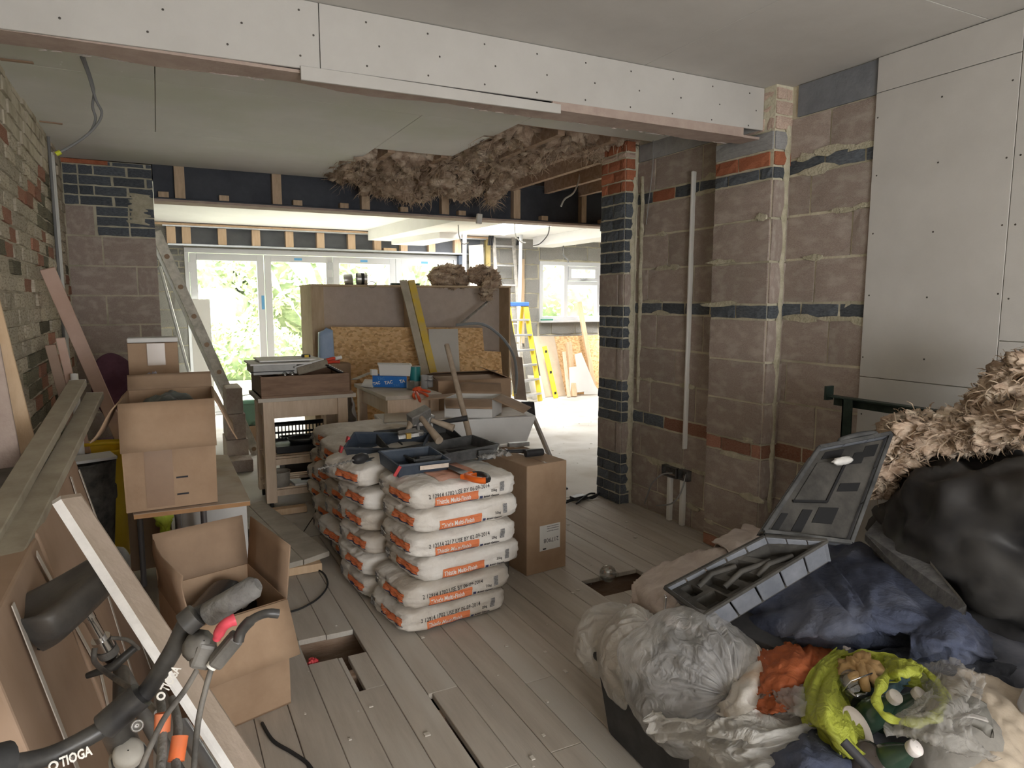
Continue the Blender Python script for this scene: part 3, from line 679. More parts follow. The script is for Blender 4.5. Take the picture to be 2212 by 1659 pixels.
def make_osb():
    m = bpy.data.materials.new('osb'); m.use_nodes = True; nt = m.node_tree; L = nt.links; b = nt.nodes['Principled BSDF']; b.inputs['Roughness'].default_value = .75
    tc = nd(nt, 'ShaderNodeTexCoord'); n0 = nd(nt, 'ShaderNodeTexNoise'); n0.inputs['Scale'].default_value = 5; L.new(tc.outputs['Object'], n0.inputs['Vector'])
    mp = nd(nt, 'ShaderNodeMapping'); mp.inputs['Scale'].default_value = (22, 22, 40); mp.inputs['Rotation'].default_value = (.2,.3,.1)
    ad = nd(nt, 'ShaderNodeMix', data_type='VECTOR'); ad.inputs[0].default_value = .06; L.new(tc.outputs['Object'], ad.inputs[4]); L.new(n0.outputs['Color'], ad.inputs[5])
    L.new(ad.outputs[1], mp.inputs[0]); v = nd(nt, 'ShaderNodeTexVoronoi'); v.inputs['Scale'].default_value = 1.6; L.new(mp.outputs[0], v.inputs['Vector'])
    r = nd(nt, 'ShaderNodeValToRGB'); cs = [(0,(.50,.29,.12)),(.35,(.68,.44,.22)),(.7,(.76,.53,.29)),(1,(.42,.24,.10))]
    while len(r.color_ramp.elements) < 4: r.color_ramp.elements.new(.5)
    for e, (p, c) in zip(r.color_ramp.elements, cs): e.position = p; e.color = (*c, 1)
    s = nd(nt, 'ShaderNodeSeparateColor'); L.new(v.outputs['Color'], s.inputs[0]); L.new(s.outputs[0], r.inputs[0]); L.new(r.outputs[0], b.inputs['Base Color'])
    return m
osb_m = make_osb()
# ================================================================== PLASTER BAGS
BL, BW, BH = .56, .42, .118
def bag_mesh(seed):
    k = 16; vs = []; fs = []; idx = {}
    def P(a, b, c):
        key = (round(a*k), round(b*k), round(c*k))
        if key in idx: return idx[key]
        n = 6.5; s = (abs(a)**n+abs(b)**n+abs(c)**n)**(1/n); x, y, z = a/s, b/s, c/s
        zz = z*(1-.16*abs(x)**5-.14*abs(y)**5)
        p = V((x*BL/2, y*BW/2, zz*BH/2))
        q = V((x*3+seed*5, y*3, z*2)); d = noise.noise(q)*.008 + noise.noise(q*2.7)*.0045
        e = max(abs(x)-.72, 0)/.28; d -= e*.011*abs(noise.noise(V((seed, y*11, z*4))))*2; d += .004*(.3-abs(noise.noise(V((x*7,y*5+seed,z*2)))))
        nrm = V((x**5, y**5, z**5)); nrm = nrm.normalized() if nrm.length > 1e-6 else V((0,0,1))
        p += nrm*d
        if p.z < -BH/2+.002: p.z = -BH/2+.002
        p.z += BH/2; vs.append(p); idx[key] = len(vs)-1; return idx[key]
    rng = [(-1+2*i/k) for i in range(k+1)]
    for ax in range(3):
        for sgn in (-1, 1):
            for i in range(k):
                for j in range(k):
                    q = []
                    for (u, v) in ((rng[i],rng[j]),(rng[i+1],rng[j]),(rng[i+1],rng[j+1]),(rng[i],rng[j+1])):
                        t = [u, v]; t.insert(ax, sgn); q.append(P(*t))
                    if (sgn > 0) == (ax == 1): q.reverse()
                    fs.append(tuple(q))
    mb = MB().add(vs, fs, True)
    # stitched flap ends
    return mb.mesh('plaster_bag', paper_m)
BAGS = []
for sd in range(3):
    me = bag_mesh(sd+1); bvh = BVHTree.FromPolygons([v.co for v in me.vertices], [tuple(p.vertices) for p in me.polygons]); BAGS.append((me, bvh))
def projector(bvh, d, off=.0030):
    d = V(d)
    def f(p):
        h = bvh.ray_cast(p-d*.5, d, 2)
        return h[0]-d*off if h[0] is not None else p
    return f
def decal(name, m, x0, x1, z0, z1, axis, pr, parent, n=8, slant=0):
    g = MB()
    def fn(u, v):
        a, b = x0+(x1-x0)*u, z0+(z1-z0)*v+slant*(u-.5)
        p = {'front': V((a, -BW, b)), 'end': V((-BL, -a, b)), 'top': V((a, b, .5))}[axis]; return pr(p)
    g.grid(fn, n*2, max(4, n), False)
    me = g.mesh(name, m); return put(name, me, parent)
PROTO = {}
def bag_decals(sd, full, date):
    """list of (name, mesh) for one kind of print"""
    key = (sd, full, date)
    if key in PROTO: return PROTO[key]
    me, bvh = BAGS[sd]; out = []
    pf = projector(bvh, (0,1,0)); pe = projector(bvh, (1,0,0)); pt = projector(bvh, (0,0,-1))
    def D(*a, **k):
        o = decal(*a, parent=None, **k); out.append((o.name.split('.')[0], o.data, o.get('label'))); bpy.data.objects.remove(o)
    def T(name, s, size, M, m, pr, **k):
        o = text(name, s, size, M, m, None, proj=pr, **k); out.append((name, o.data, None)); bpy.data.objects.remove(o)
    off2 = projector(bvh, (0,1,0), .0045)
    if full:
        D('brand_panel', orange_m, -.165, .050, .019, .060, 'front', pf, n=12); D('brand_stripe', navy_m, -.165, .050, .0135, .0195, 'front', pf, n=12)
        MF = frame((-.160,-BW,.029), (1,0,0), (0,0,1), (0,-1,0))
        T('lettering', 'Thistle Multi-Finish', .0275, MF, whiteink_m, off2, shear=.12, bold=.0006, sx=.80)
        MF = frame((.062,-BW,.022), (1,0,0), (0,0,1), (0,-1,0)); T('logo_lettering', 'British Gypsum', .0125, frame((.076,-BW,.022), (1,0,0), (0,0,1), (0,-1,0)), ink_m, pf, shear=.3, bold=.0004, sx=1.05)
        D('logo_mark', navy_m, .056, .071, .019, .032, 'front', pf, n=3)
        T('weight_lettering', '25kg', .015, frame((.118,-BW,.044), (1,0,0), (0,0,1), (0,-1,0)), ink_m, pf, bold=.0003)
        D('barcode', greyink_m, .162, .186, .040, .084, 'front', pf, n=4)
        if date:
            T('date_stamp', date, .027, frame((-.195,-BW,.057), (1,0,.035), (-.035,0,1), (0,-1,0)), ink_m, off2, sx=.80)
        D('top_print', paleorange_m, -.06, .22, -.155, -.06, 'top', pt, n=10) if not date else D('top_print', paleorange_m, -.12, .10, -.16, .14, 'top', pt, n=12)
        if not date:
            D('top_mark', navy_m, -.13, -.085, -.165, -.13, 'top', pt, n=4)
    D('end_panel', orange_m, -.03, .17, .046, .080, 'end', pe, n=8); D('end_stripe', navy_m, -.03, .17, .040, .046, 'end', pe, n=8)
    T('end_lettering', 'Multi-Finish', .020, frame((-BL, .150, .054), (0,-1,0), (0,0,1), (-1,0,0)), whiteink_m, projector(bvh, (1,0,0), .0045), shear=.1, sx=.8) if full else None
    D('end_barcode', greyink_m, -.155, -.115, .035, .08, 'end', pe, n=4)
    PROTO[key] = out; return out
def bag(loc, rz, sd, label, group, full=False, date=None, tilt=(0,0), sc=1.0):
    me, _ = BAGS[sd]; o = put('plaster_bag', me); o.location = loc; o.rotation_euler = (tilt[0], tilt[1], rz); o.scale = (sc, 1, 1)
    prop(o, label, 'bag', group)
    for nm, dm, lb in bag_decals(sd, full, date):
        c = bpy.data.objects.new(nm, dm); COL.objects.link(c); c.parent = o
        c.visible_shadow = True
    return o
A = math.radians(5.5)
fx, fy = 1.135, 2.965
front = [('2 12914 1702 USE BY 06-09-2014', -.015, .01, 0), ('2 12914 1702 USE BY 06-09-2014', .000, -.005, 1), (None, .060, .015, 2), ('2 12514 2217 USE BY 02-09-2014', .035, -.01, 0), (None, .050, .01, 1), ('2 12914 1702 USE BY 06-09-2014', .032, .0, 2)]
nmf = ['bottom bag of the front stack of plaster, date stamped along its face', 'second bag from the floor in the front plaster stack, date stamped', 'third bag up in the front plaster stack, undated, pushed out sideways',
       'fourth bag up in the front plaster stack, stamped 02-09-2014', 'fifth bag up in the front plaster stack, undated with orange print on its edge', 'topmost bag of the front plaster stack with the orange-handled saw on it']
for i, (dt, dx, dr, sd) in enumerate(front):
    bag((fx+dx, fy+.006*(-1)**i, i*.111+.001), A+dr*2, sd, nmf[i], 'plaster bags in the front stack', True, dt)
cols = [(1.09, 3.405, 5), (1.10, 3.845, 5), (1.13, 4.285, 5), (1.17, 4.73, 5)]
pos = ['bottom', 'second', 'third', 'fourth', 'fifth']
beh = ['in the row behind the front stack', 'in the middle row', 'in the row next to the back one', 'in the back row by the trolley']
rb = random.Random(3)
for c, (x, y, n) in enumerate(cols):
    for i in range(n):
        bag((x+rb.uniform(-.03,.03)-.02*(i%2), y+rb.uniform(-.012,.012), i*.111+.001), A+rb.uniform(-.05,.05), rb.randrange(3),
            f'{pos[i]} plaster bag up from the floor, {beh[c]}', 'plaster bags in the rows behind', False)
bag((1.00, 3.42, 5*.111+.035), A+.16, 1, 'slumped top bag leaning out beside the blue tool trays, orange strip tilted', 'plaster bags on top of the pile', False, None, (0, -.13), .9)
bag((1.07, 3.86, 5*.111+.003), A-.08, 2, 'loose top bag with the auger drill bit resting on it', 'plaster bags on top of the pile', False, None, (0, .02))
bag((1.12, 4.30, 5*.111+.003), A+.05, 0, 'top bag at the back corner of the plaster pile by the trolley', 'plaster bags on top of the pile', False)
# ================================================================== CARTONS
def wall_panel(name, pts, m, parent, t=.005, label=None):
    """thin quad panel from 4 corner points"""
    p = [V(q) for q in pts]; n = (p[1]-p[0]).cross(p[-1]-p[0])
    return MB().slab(p, n, t).build(name, m, parent, label=label)
def open_box(name, label, O, ux, uy, h, group=None, m=None, min_=None, taper=0, base_z=None):
    """four walls and a base; O bottom corner, ux, uy horizontal edges. returns thing and the top corners"""
    m = m or card_m; min_ = min_ or cardin_m
    O, ux, uy = V(O), V(ux), V(uy); up = V((0,0,h)); c = O+(ux+uy)/2
    t = thing(name, label, 'box', O+(ux+uy)*.5, group)
    B = [O, O+ux, O+ux+uy, O+uy]; T = [b+up+(b-c)*taper for b in B]
    for i, nm in enumerate(('front_panel', 'side_panel', 'back_panel', 'side_panel')):
        j = (i+1)%4; nrm = (B[j]-B[i]).cross(V((0,0,1)))
        MB().slab([B[i], B[j], T[j], T[i]], nrm, .005).build(nm, m, t)
    MB().slab([b+V((0,0,.006)) for b in B], (0,0,1), .005).build('base_panel', m, t)
    return t, B, T
def flap(t, a, b, d, m=None, curve=0, inset=.03, n=5, label=None):
    """flap hinged on edge a-b, reaching d, optionally curved"""
    a, b, d = V(a), V(b), V(d); e = (b-a)*inset; g = MB()
    nn = (b-a).cross(d).normalized()*curve
    g.grid(lambda u, v: (a+e*v).lerp(b-e*v, u)+d*v+nn*(math.sin(v*PI/2)**2 if curve else 0)+nn*.3*math.sin(u*PI)*v, 4, n, True)
    return g.build('flap', m or card_m, t, solid=.005, label=label)
def closed_box(name, label, O, ux, uy, h, m=None, group=None, cat='box', bev=.004):
    m = m or card_m; O, ux, uy = V(O), V(ux), V(uy); t = thing(name, label, cat, O+(ux+uy)*.5, group); up = V((0,0,h))
    MB().hexa([O, O+ux, O+ux+uy, O+uy, O+up, O+ux+up, O+ux+uy+up, O+uy+up]).build('body', m, t, bevel=bev)
    return t
# tall brown box beside the plaster bags
O = V((1.675, 3.11, 0)); ux = V((.262, .03, 0)); uy = V((-.04, .43, 0)); hb = .60
tb = closed_box('cardboard_box', 'tall closed brown cardboard box standing beside the plaster bags', O, ux, uy, hb)
nf = V((ux.y, -ux.x, 0)).normalized()
MB().slab([O+V((0,0,hb+.0015))+ux*.48, O+V((0,0,hb+.0015))+ux*.52, O+V((0,0,hb+.0015))+ux*.52+uy, O+V((0,0,hb+.0015))+ux*.48+uy], (0,0,1), .001).build('flap_seam', cardtape_m, tb)
def on_face(O, ux, nf, u, z): return O+ux*u+V((0,0,z))+nf*.0015
MB().slab([on_face(O,ux,nf,.32,.12), on_face(O,ux,nf,.84,.12), on_face(O,ux,nf,.84,.26), on_face(O,ux,nf,.32,.26)], nf, .001).build('shipping_label', whitecard_m, tb)
uxn = ux.normalized()
for s, sz, u, z, m in (('217908', .034, .80, .185, ink_m),):
    text('label_lettering', s, sz, frame(O+ux*u+V((0,0,z))+nf*.003, -uxn, (0,0,-1), nf), m, tb)
for zq in (.222, .236, .248): MB().slab([on_face(O,ux,nf*1.5,.50,zq), on_face(O,ux,nf*1.5,.80,zq), on_face(O,ux,nf*1.5,.80,zq+.004), on_face(O,ux,nf*1.5,.50,zq+.004)], nf, .0008).build('label_line', greyink_m, tb)
MB().slab([on_face(O,ux,nf*1.5,.40,.125), on_face(O,ux,nf*1.5,.48,.125), on_face(O,ux,nf*1.5,.48,.133), on_face(O,ux,nf*1.5,.40,.133)], nf, .0008).build('label_mark', ink_m, tb)
# base carton, white tray, flapped box and large carton behind it
closed_box('cardboard_box', 'brown cardboard box under the long white tray', (1.66, 4.16, 0), (.50,.03,0), (0,.34,0), .455)
Ow = PY(805, 958, 4.08); Ow.z = .462
tw = thing('packing_tray', 'long white polystyrene tray with dusty rim behind the toolbox of hammers', 'tray', (1.7, 4.3, .46))
a, b = V((1.26,4.30,.462)), V((2.22,4.14,.462)); uy = V((.08,.34,0)); r = MB()
tp = V((0,0,.215))
for (p, q, n) in ((a,b,(0,-1,0)),):
    pass
fl = V((0,-.05,0))
MB().hexa([a, b, b+uy, a+uy, a+tp+fl, b+tp+fl+V((.06,0,-.0)), b+uy+tp+V((.06,.04,0)), a+uy+tp+V((-.04,.04,0))]).build('tray_shell', whitecard_m, tw, bevel=.012)
MB().hexa([a+tp+fl+V((.0,.04,.001)), b+tp+fl+V((.0,.04,.001)), b+uy+tp+V((.0,-.02,.001)), a+uy+tp+V((.02,-.02,.001)), a+tp+fl+V((.0,.04,.006)), b+tp+fl+V((.0,.04,.006)), b+uy+tp+V((.0,-.02,.006)), a+uy+tp+V((.02,-.02,.006))]).build('lid_sheet', benchtop_m, tw)
wall_panel('end_flap', [a+V((-.01,-.06,0)), a+V((.22,-.10,0)), a+V((.25,-.11,.12)), a+V((-.04,-.06,.215))], brownpaper_m, tw)
tbx, B, T = open_box('cardboard_box', 'small white-sided cardboard box with open brown flaps on the white tray', (1.66, 4.24, .688), (.27,-.17,0), (.17,.20,0), .13, m=whitecard_m)
flap(tbx, T[0], T[1], (-.06,-.15,-.04), cardin_m); flap(tbx, T[1], T[2], (.17,-.12,-.09), cardin_m); flap(tbx, T[2], T[3], (.06,.12,.06), cardin_m); flap(tbx, T[3], T[0], (-.15,.05,-.01), cardin_m)
tc_, B, T = open_box('cardboard_box', 'large shabby brown carton with folded top behind the white tray', (1.84, 4.82, .38), (.58,-.06,0), (.08,.5,0), .48)
flap(tc_, T[0], T[1], (.0,.16,.02), cardin_m); flap(tc_, T[2], T[3], (0,-.14,.03), cardin_m); flap(tc_, T[1], T[2], (-.12,0,.05), cardin_m)
tdust = closed_box('cardboard_box', 'brown box on the floor under the large shabby carton', (1.86, 4.84, 0), (.52,-.05,0), (.07,.44,0), .375)
# ================================================================== TOOLS ON THE BAGS
ztop = 6*.111+.012
def hammer(label, head, end, hl=.10, hw=.04, r=.016, hm=None, grp=None, dirn=None, hcol=None):
    head, end = V(head), V(end); t = thing('hammer', label, 'hammer', head, grp); d = (end-head).normalized()
    MB().tube([head-d*.02, head.lerp(end,.3), head.lerp(end,.7), end], [r*.8, r*.75, r, r*1.15], 10).build('handle', hcol or handle_m, t)
    s = V(dirn).normalized() if dirn else d.cross(V((0,0,1))).normalized(); MB().bar(head-s*hl/2, head+s*hl/2, hw, hw, d).build('head', hm or steel_m, t, bevel=.006)
    return t
def tray_case(name, label, cat, C, ux, uy, h, m, wall=.006, group=None):
    """open moulded tray: centre of base C, half-edges ux, uy"""
    C, ux, uy = V(C), V(ux), V(uy); t = thing(name, label, cat, C, group); n = ux.cross(uy).normalized()*h; k = .94
    B = [C-ux*k-uy*k, C+ux*k-uy*k, C+ux*k+uy*k, C-ux*k+uy*k]; T = [C-ux-uy+n, C+ux-uy+n, C+ux+uy+n, C-ux+uy+n]
    g = MB(); g.slab([b+n.normalized()*.004 for b in B], n, .004)
    for i in range(4):
        j = (i+1)%4; nn = (B[j]-B[i]).cross(n); g.slab([B[i],B[j],T[j],T[i]], nn, wall)
    g.build('tray_shell', m, t, bevel=.002)
    rim = MB()
    for i in range(4): rim.bar(T[i], T[(i+1)%4], wall*1.6, wall*1.4)
    rim.build('rim', m, t); return t, T, n
# opened tool case: back half full of hammers, front half empty
zt = ztop
C1 = PZ(955, 962, zt+.02); C1.z = zt+.004
tcase, T, n = tray_case('tool_case', 'opened black tool case of hammers on top of the plaster bags', 'tool case', (1.235, 3.14, zt+.012), (.225,.02,.012), (-.012,.135,0), .05, casegrey_m)
rib = MB()
for u in (-.15,.15): rib.box((1.235+u-.04, 2.992, zt+.012), (1.235+u+.04, 3.006, zt+.062))
rib.build('latch', casegrey_m, tcase, bevel=.003)
dv = MB()
for (x, y, a, b) in ((1.05,3.02,.16,.02),(1.05,3.10,.02,.10),(1.22,3.05,.02,.12),(1.22,3.17,.2,.02),(1.12,3.2,.02,.07),(1.38,3.04,.015,.08)): dv.box((x,y,zt+.016),(x+a,y+b,zt+.04))
dv.build('divider', casegrey_m, tcase, bevel=.003)
# back half of the same case
M2 = frame((1.205, 3.425, zt+.012), (1,.08,0), (-.08,1,.25), (0,-.25,1))
hb_ = MB(); w, d, hh = .215, .135, .055
hb_.box((-w,-d,0),(w,d,.004)); hb_.box((-w,-d,0),(-w+.006,d,hh)); hb_.box((w-.006,-d,0),(w,d,hh)); hb_.box((-w,-d,0),(w,-d+.006,hh)); hb_.box((-w,d-.006,0),(w,d,hh)); hb_.box((-.06,d-.002,hh*.2),(.06,d+.02,hh*.9))
for q in (-.12,.02,.12): hb_.box((q,-d+.03,0),(q+.012,d-.03,hh*.6))
hb_.xf(M2).build('lid_half', casegrey_m, tcase, bevel=.003)
zh = zt+.115
h1 = PZ(893, 898, .88)
hammer('club hammer with square iron head and pale handle end in the case', PY(905, 897, 3.42), PY(949, 952, 3.20), .125, .055, .019, dirn=(1,.25,.35))
hammer('hammer with thick round wooden handle lying across the black case', PY(925, 905, 3.47), PY(980, 925, 3.38), .08, .045, .018)
hammer('claw hammer with black rubber grip pointing out of the case', PY(932, 915, 3.52), PY(1010, 903, 3.42), .09, .03, .014, hcol=black_m)
hammer('short pale-handled hammer lying with its end up in the case', PY(880, 935, 3.36), PY(890, 905, 3.44), .10, .03, .018, dirn=(1,0,.1))
hammer('small hammer with bright steel shank standing in the case', PY(905, 935, 3.36), PY(901, 903, 3.46), .05, .025, .009, hcol=alu_m)
t = thing('cold_chisel', 'dusty cold chisel lying on the rim between the case halves', 'chisel', PY(880,942,3.3)); MB().bar(PY(860,945,3.31), PY(905,938,3.29), .02, .02).build('blade', steel_m, t, bevel=.002); MB().bar(PY(877,942,3.29), PY(887,941,3.29), .023, .026).build('collar', mat('brass_collar', (.45,.30,.08)), t)
# blue organiser trays
t1, T, n = tray_case('parts_tray', 'long dusty blue tray at the back beside the black tool case', 'tool tray', (1.02, 3.40, zt+.014), (.17,-.10,.0), (.045,.065,.025), .06, bluebox_m)
for p in (T[0], T[0].lerp(T[3],.6)): MB().bar(p+V((-.02,0,-.02)), p+V((-.01,.0,.012)), .035, .012).build('clip', redclip_m, t1, bevel=.002)
t2, T, n = tray_case('parts_tray', 'blue tray with stickered lip beside the black tool case', 'tool tray', (1.03, 3.035, zt+.002), (.125,.0,.0), (-.02,.085,.018), .062, bluebox_m)
fr = (T[1]-T[0]).normalized(); q0 = T[0].lerp(T[1], .40)+V((0,-.0065,-.030)); q1 = T[0].lerp(T[1], .96)+V((0,-.0065,-.030))
MB().slab([q0, q1, q1+V((0,-.001,.02)), q0+V((0,-.001,.02))], (0,-1,0), .001).build('sticker', mat('cream_sticker', (.62,.52,.44), (.72,.64,.56), 40, .6), t2)
MB().bar(T[0]+V((-.015,.01,-.045)), T[0]+V((.01,.0,0)), .03, .015).build('clip', redclip_m, t2, bevel=.002)
MB().box((.86, 3.24, zt), (1.06, 3.30, zt+.012)).build('lid_strip', bluebox_m, t2)
# saw
t = thing('hand_saw', 'panel saw with orange and black handle on the top bag', 'saw', (1.25, 2.83, zt-.0))
a, b = PZ(945, 1000, zt+.012), PZ(1008, 1030, zt+.012); s = V((.05,.10,0))*.75
MB().slab([a, b, b+V((.045,.09,.0)), a+V((.02,.05,0))], (0,0,1), .0012).build('blade', mat('saw_blade', (.10,.10,.11), (.20,.20,.20), 8, .45, metal=.5), t)
d = (b-a).normalized(); pd = V((-d.y, d.x, 0)); hc = b+d*.045+pd*.03
ring = [hc+d*(.065*math.cos(t_)+.01*math.cos(2*t_))+pd*(.040*math.sin(t_))+V((0,0,.006)) for t_ in [2*PI*k/16 for k in range(17)]]
MB().tube(ring[8:17], .014, 8).build('grip', orange_m2 if False else mat('bright_orange', (.85,.16,.02), rough=.45), t); MB().tube(ring[0:9], .013, 8).build('guard', black_m, t)
MB().bar(b-d*.02+V((0,0,.003)), b+d*.02+pd*.02+V((0,0,.003)), .07, .022).build('blade_mount', mat('bright_orange', (.85,.16,.02)), t, bevel=.004)
# auger bit with chuck
t = thing('auger_bit', 'long twisted auger drill bit with black chuck lying on the bags', 'drill bit', PZ(730,1003,zt+.03))
a, b = PZ(686, 1014, zt+.035), PZ(765, 994, zt+.045); pts = [a.lerp(b, k/60) for k in range(61)]; dd = (b-a).normalized(); s1 = dd.orthogonal().normalized(); s2 = dd.cross(s1)
MB().tube(pts, .0035, 6).build('shank', steel_m, t); MB().tube([p+(s1*math.cos(k*.9)+s2*math.sin(k*.9))*.005 for k, p in enumerate(pts)], .0028, 5).build('flute', steel_m, t)
MB().lathe(b-dd*.005, [(.001,0),(.016,.002),(.024,.02),(.026,.05),(.018,.075),(.001,.078)], 14, dd).build('chuck', black_m, t)
# tools on the tall brown box
zb = hb+.002
hammer('black-gripped hammer lying across the top of the tall brown box', PZ(1072,975,zb+.02), PZ(1168,974,zb+.025), .09, .03, .012, hcol=black_m)
t = thing('paint_roller', 'black roller sleeve lying on the tall brown box', 'roller', PZ(1155,974,zb)); MB().tube([PZ(1135,980,zb+.022), PZ(1172,976,zb+.022)], .02, 14).build('sleeve', black_m, t)
t = thing('steel_rule', 'worn metal bar with dark clamp on the tall brown box', 'tool', PZ(1090,962,zb)); MB().bar(PZ(1050,968,zb+.008), PZ(1100,960,zb+.008), .03, .012).build('bar', alud_m, t, bevel=.001); MB().bar(PZ(1098,961,zb+.014), PZ(1142,958,zb+.014), .035, .024).build('clamp', steel_m, t, bevel=.003)
t = thing('plastic_wrap', 'crumpled clear plastic between the blue tray and the saw', 'plastic wrap', PZ(1000, 985, zt))
film('clear_film', (.75,.75,.75), .45, .15)
g = MB(); c0 = V((1.42, 2.98, zt+.01)); g.grid(lambda u, v: c0+V(((u-.5)*.16, (v-.5)*.10, .022+.035*abs(noise.noise(V((u*5,v*5,2))))+.01*noise.noise(V((u*14,v*14,5))))), 20, 14); g.build('sheet', MATS['clear_film'], t)
# leaning tool handle
t = thing('shovel', 'long wooden shovel handle leaning up behind the tool case', 'shovel'); p0 = PY(965, 745, 4.05); p1 = V((1.53, 3.5, .02))
pm = PY(1019, 960, 3.60); d = (pm-p0).normalized(); p1 = p0+d*((p0.z-.10)/-d.z); t.location = (p1.x, p1.y, 0)
MB().tube([p0, p1], [.0165,.019], 12).build('handle', handle_m, t); MB().grid(lambda u, v: p1+V(((u-.5)*.10, (v-.5)*.02, .05-.145*v)), 4, 5).build('blade', steel_m, t, solid=.003)
# ================================================================== SOFT FORMS
def crg(rows):
    """bicubic surface through a grid of points"""
    R_ = [[V(p) for p in r] for r in rows]
    def cr(P, t):
        n = len(P)-1; x = min(max(t,0),1)*n; i = min(int(x), n-1); f = x-i
        p0, p1, p2, p3 = P[max(i-1,0)], P[i], P[i+1], P[min(i+2,n)]
        return .5*((2*p1)+(p2-p0)*f+(2*p0-5*p1+4*p2-p3)*f*f+(3*p1-p0-3*p2+p3)*f**3)
    return lambda u, v: cr([cr(r, u) for r in R_], v)
def cloth(name, rows, m, parent=None, amp=.012, fr=6, seed=0, nu=56, nv=44, solid=.004, stretch=(1,1), ragged=0, kind=None):
    S_ = crg(rows); mb = MB()
    def fn(u, v):
        if ragged:
            u2 = .5+(u-.5)*(1+ragged*noise.noise(V((v*5, seed, u))));  v2 = .5+(v-.5)*(1+ragged*noise.noise(V((u*5, seed+9, v))))
        else: u2, v2 = u, v
        p = S_(u2, v2); e = 1e-2; a = S_(min(u2+e,1), v2)-S_(max(u2-e,0), v2); b = S_(u2, min(v2+e,1))-S_(u2, max(v2-e,0)); n = a.cross(b)
        n = n.normalized() if n.length > 1e-9 else V((0,0,1))
        q = V((u*fr*stretch[0], v*fr*stretch[1], seed)); w = noise.noise(q+V((noise.noise(q*.7)*1.5,0,0)))
        f = (1-abs(w)*2.2)*amp + noise.noise(q*2.6)*amp*.45 + (.4-abs(noise.noise(q*4.1+V((5,1,0)))))*amp*.35
        if n.z < 0 : n = -n
        return p+n*f
    mb.grid(fn, nu, nv); return mb.build(name, m, parent, solid=solid, kind=kind)
def blob(name, c, r, m, parent=None, amp=.2, fr=2.0, seed=0, nu=40, nv=26, rot=None, ridge=0, flat=None, kind=None):
    c = V(c); mb = MB()
    def fn(u, v):
        th, ph = 2*PI*u, PI*v; d = V((math.cos(th)*math.sin(ph), math.sin(th)*math.sin(ph), math.cos(ph)))
        k = 1+amp*noise.noise(d*fr+V((seed*3.1,0,seed)))+amp*.5*noise.noise(d*fr*2.3+V((0,seed*2.0,1)))
        if ridge: k += ridge*(.5-abs(noise.noise(d*fr*1.7+V((seed,5,2)))*2))
        p = V((d.x*r[0], d.y*r[1], d.z*r[2]))*k
        if rot: p = rot @ p
        p = c+p
        if flat is not None and p.z < flat: p.z = flat
        return p
    mb.grid(fn, nu, nv); return mb.build(name, m, parent, kind=kind)
wool_m = mat('mineral_wool', (.25,.17,.12), (.56,.43,.325), 10, .98, 1.0, 30, c3=(.68,.57,.45), c3scale=8, detail=12, stretch=(1,1,2.2))
woold_m = mat('mineral_wool_fibre', (.34,.245,.175), (.56,.45,.34), 9, .98)
def wool(name, label, path, rad, seed, nfib=260, parent=None, cat='insulation', group=None, flatten=.6, fl=.07):
    P_ = clusterpts(path, 18); n = len(P_)
    rr = [rad[min(int(i/(n-1)*(len(rad)-1)), len(rad)-2)]*(1-((i/(n-1)*(len(rad)-1))%1)) + rad[min(int(i/(n-1)*(len(rad)-1))+1, len(rad)-1)]*((i/(n-1)*(len(rad)-1))%1) for i in range(n)]
    t = parent if parent is not None else thing(name, label, cat, P_[0], group); mb = MB(); K = 56; rows = []
    a = V((0,0,1))
    for i, p in enumerate(P_):
        tg = (P_[min(i+1,n-1)]-P_[max(i-1,0)]).normalized(); s = tg.cross(V((0,0,1))); s = s.normalized() if s.length > .1 else V((1,0,0)); u = s.cross(tg).normalized()
        row = []
        for k in range(K+1):
            th = 2*PI*k/K; d = s*math.cos(th)+u*math.sin(th)*flatten; q = p*8+d*1.9+V((seed*7,0,0))
            q = q+V((noise.noise(q*.8+V((9,0,0))), noise.noise(q*.8), noise.noise(q*.8+V((0,9,0)))))*1.3
            w = 1+.40*noise.noise(q)+.46*(.5-abs(noise.noise(q*1.6))*2)+.26*(.4-abs(noise.noise(q*3.9))*2)+.14*(.4-abs(noise.noise(q*8))*2)
            end = min(1, .25+min(i, n-1-i)/3.0)
            row.append(p+d*rr[i]*w*end+tg*.25*rr[i]*noise.noise(q*1.3+V((3,3,3))))
        rows.append(row)
    vs = [q for r_ in rows for q in r_]; fs = [(i*(K+1)+k, i*(K+1)+k+1, (i+1)*(K+1)+k+1, (i+1)*(K+1)+k) for i in range(n-1) for k in range(K)]
    mb.add(vs, fs, True); mb.build('wool_batt', wool_m, t)
    fb_ = MB(); r = random.Random(seed)
    for _ in range(nfib):
        i = r.randrange(1, n-1); k = r.randrange(K); p = rows[i][k]; d = (p-P_[i]).normalized()
        L_ = fl*r.uniform(.5,1.5); g = V((r.uniform(-1,1), r.uniform(-1,1), r.uniform(-.8,.5))); g = (g-d*g.dot(d)*.85+d*.12).normalized(); w = g.cross(d).normalized()*r.uniform(.0006,.0020)
        q1 = p+g*L_*.45+d*.10*L_; q2 = q1+(g+V((r.uniform(-.5,.5), r.uniform(-.5,.5), -.25))).normalized()*L_*.35; q3 = q2+(g*.6+V((r.uniform(-.8,.8), r.uniform(-.8,.8), -.5))).normalized()*L_*.3; p0 = p-d*.006
        fb_.add([p0-w, p0+w, q1-w*1.3, q1+w*1.3, q2-w, q2+w, q3], [(0,1,3,2),(2,3,5,4),(4,5,6)], True)
    fb_.build('loose_fibre', woold_m, t, kind='stuff'); return t
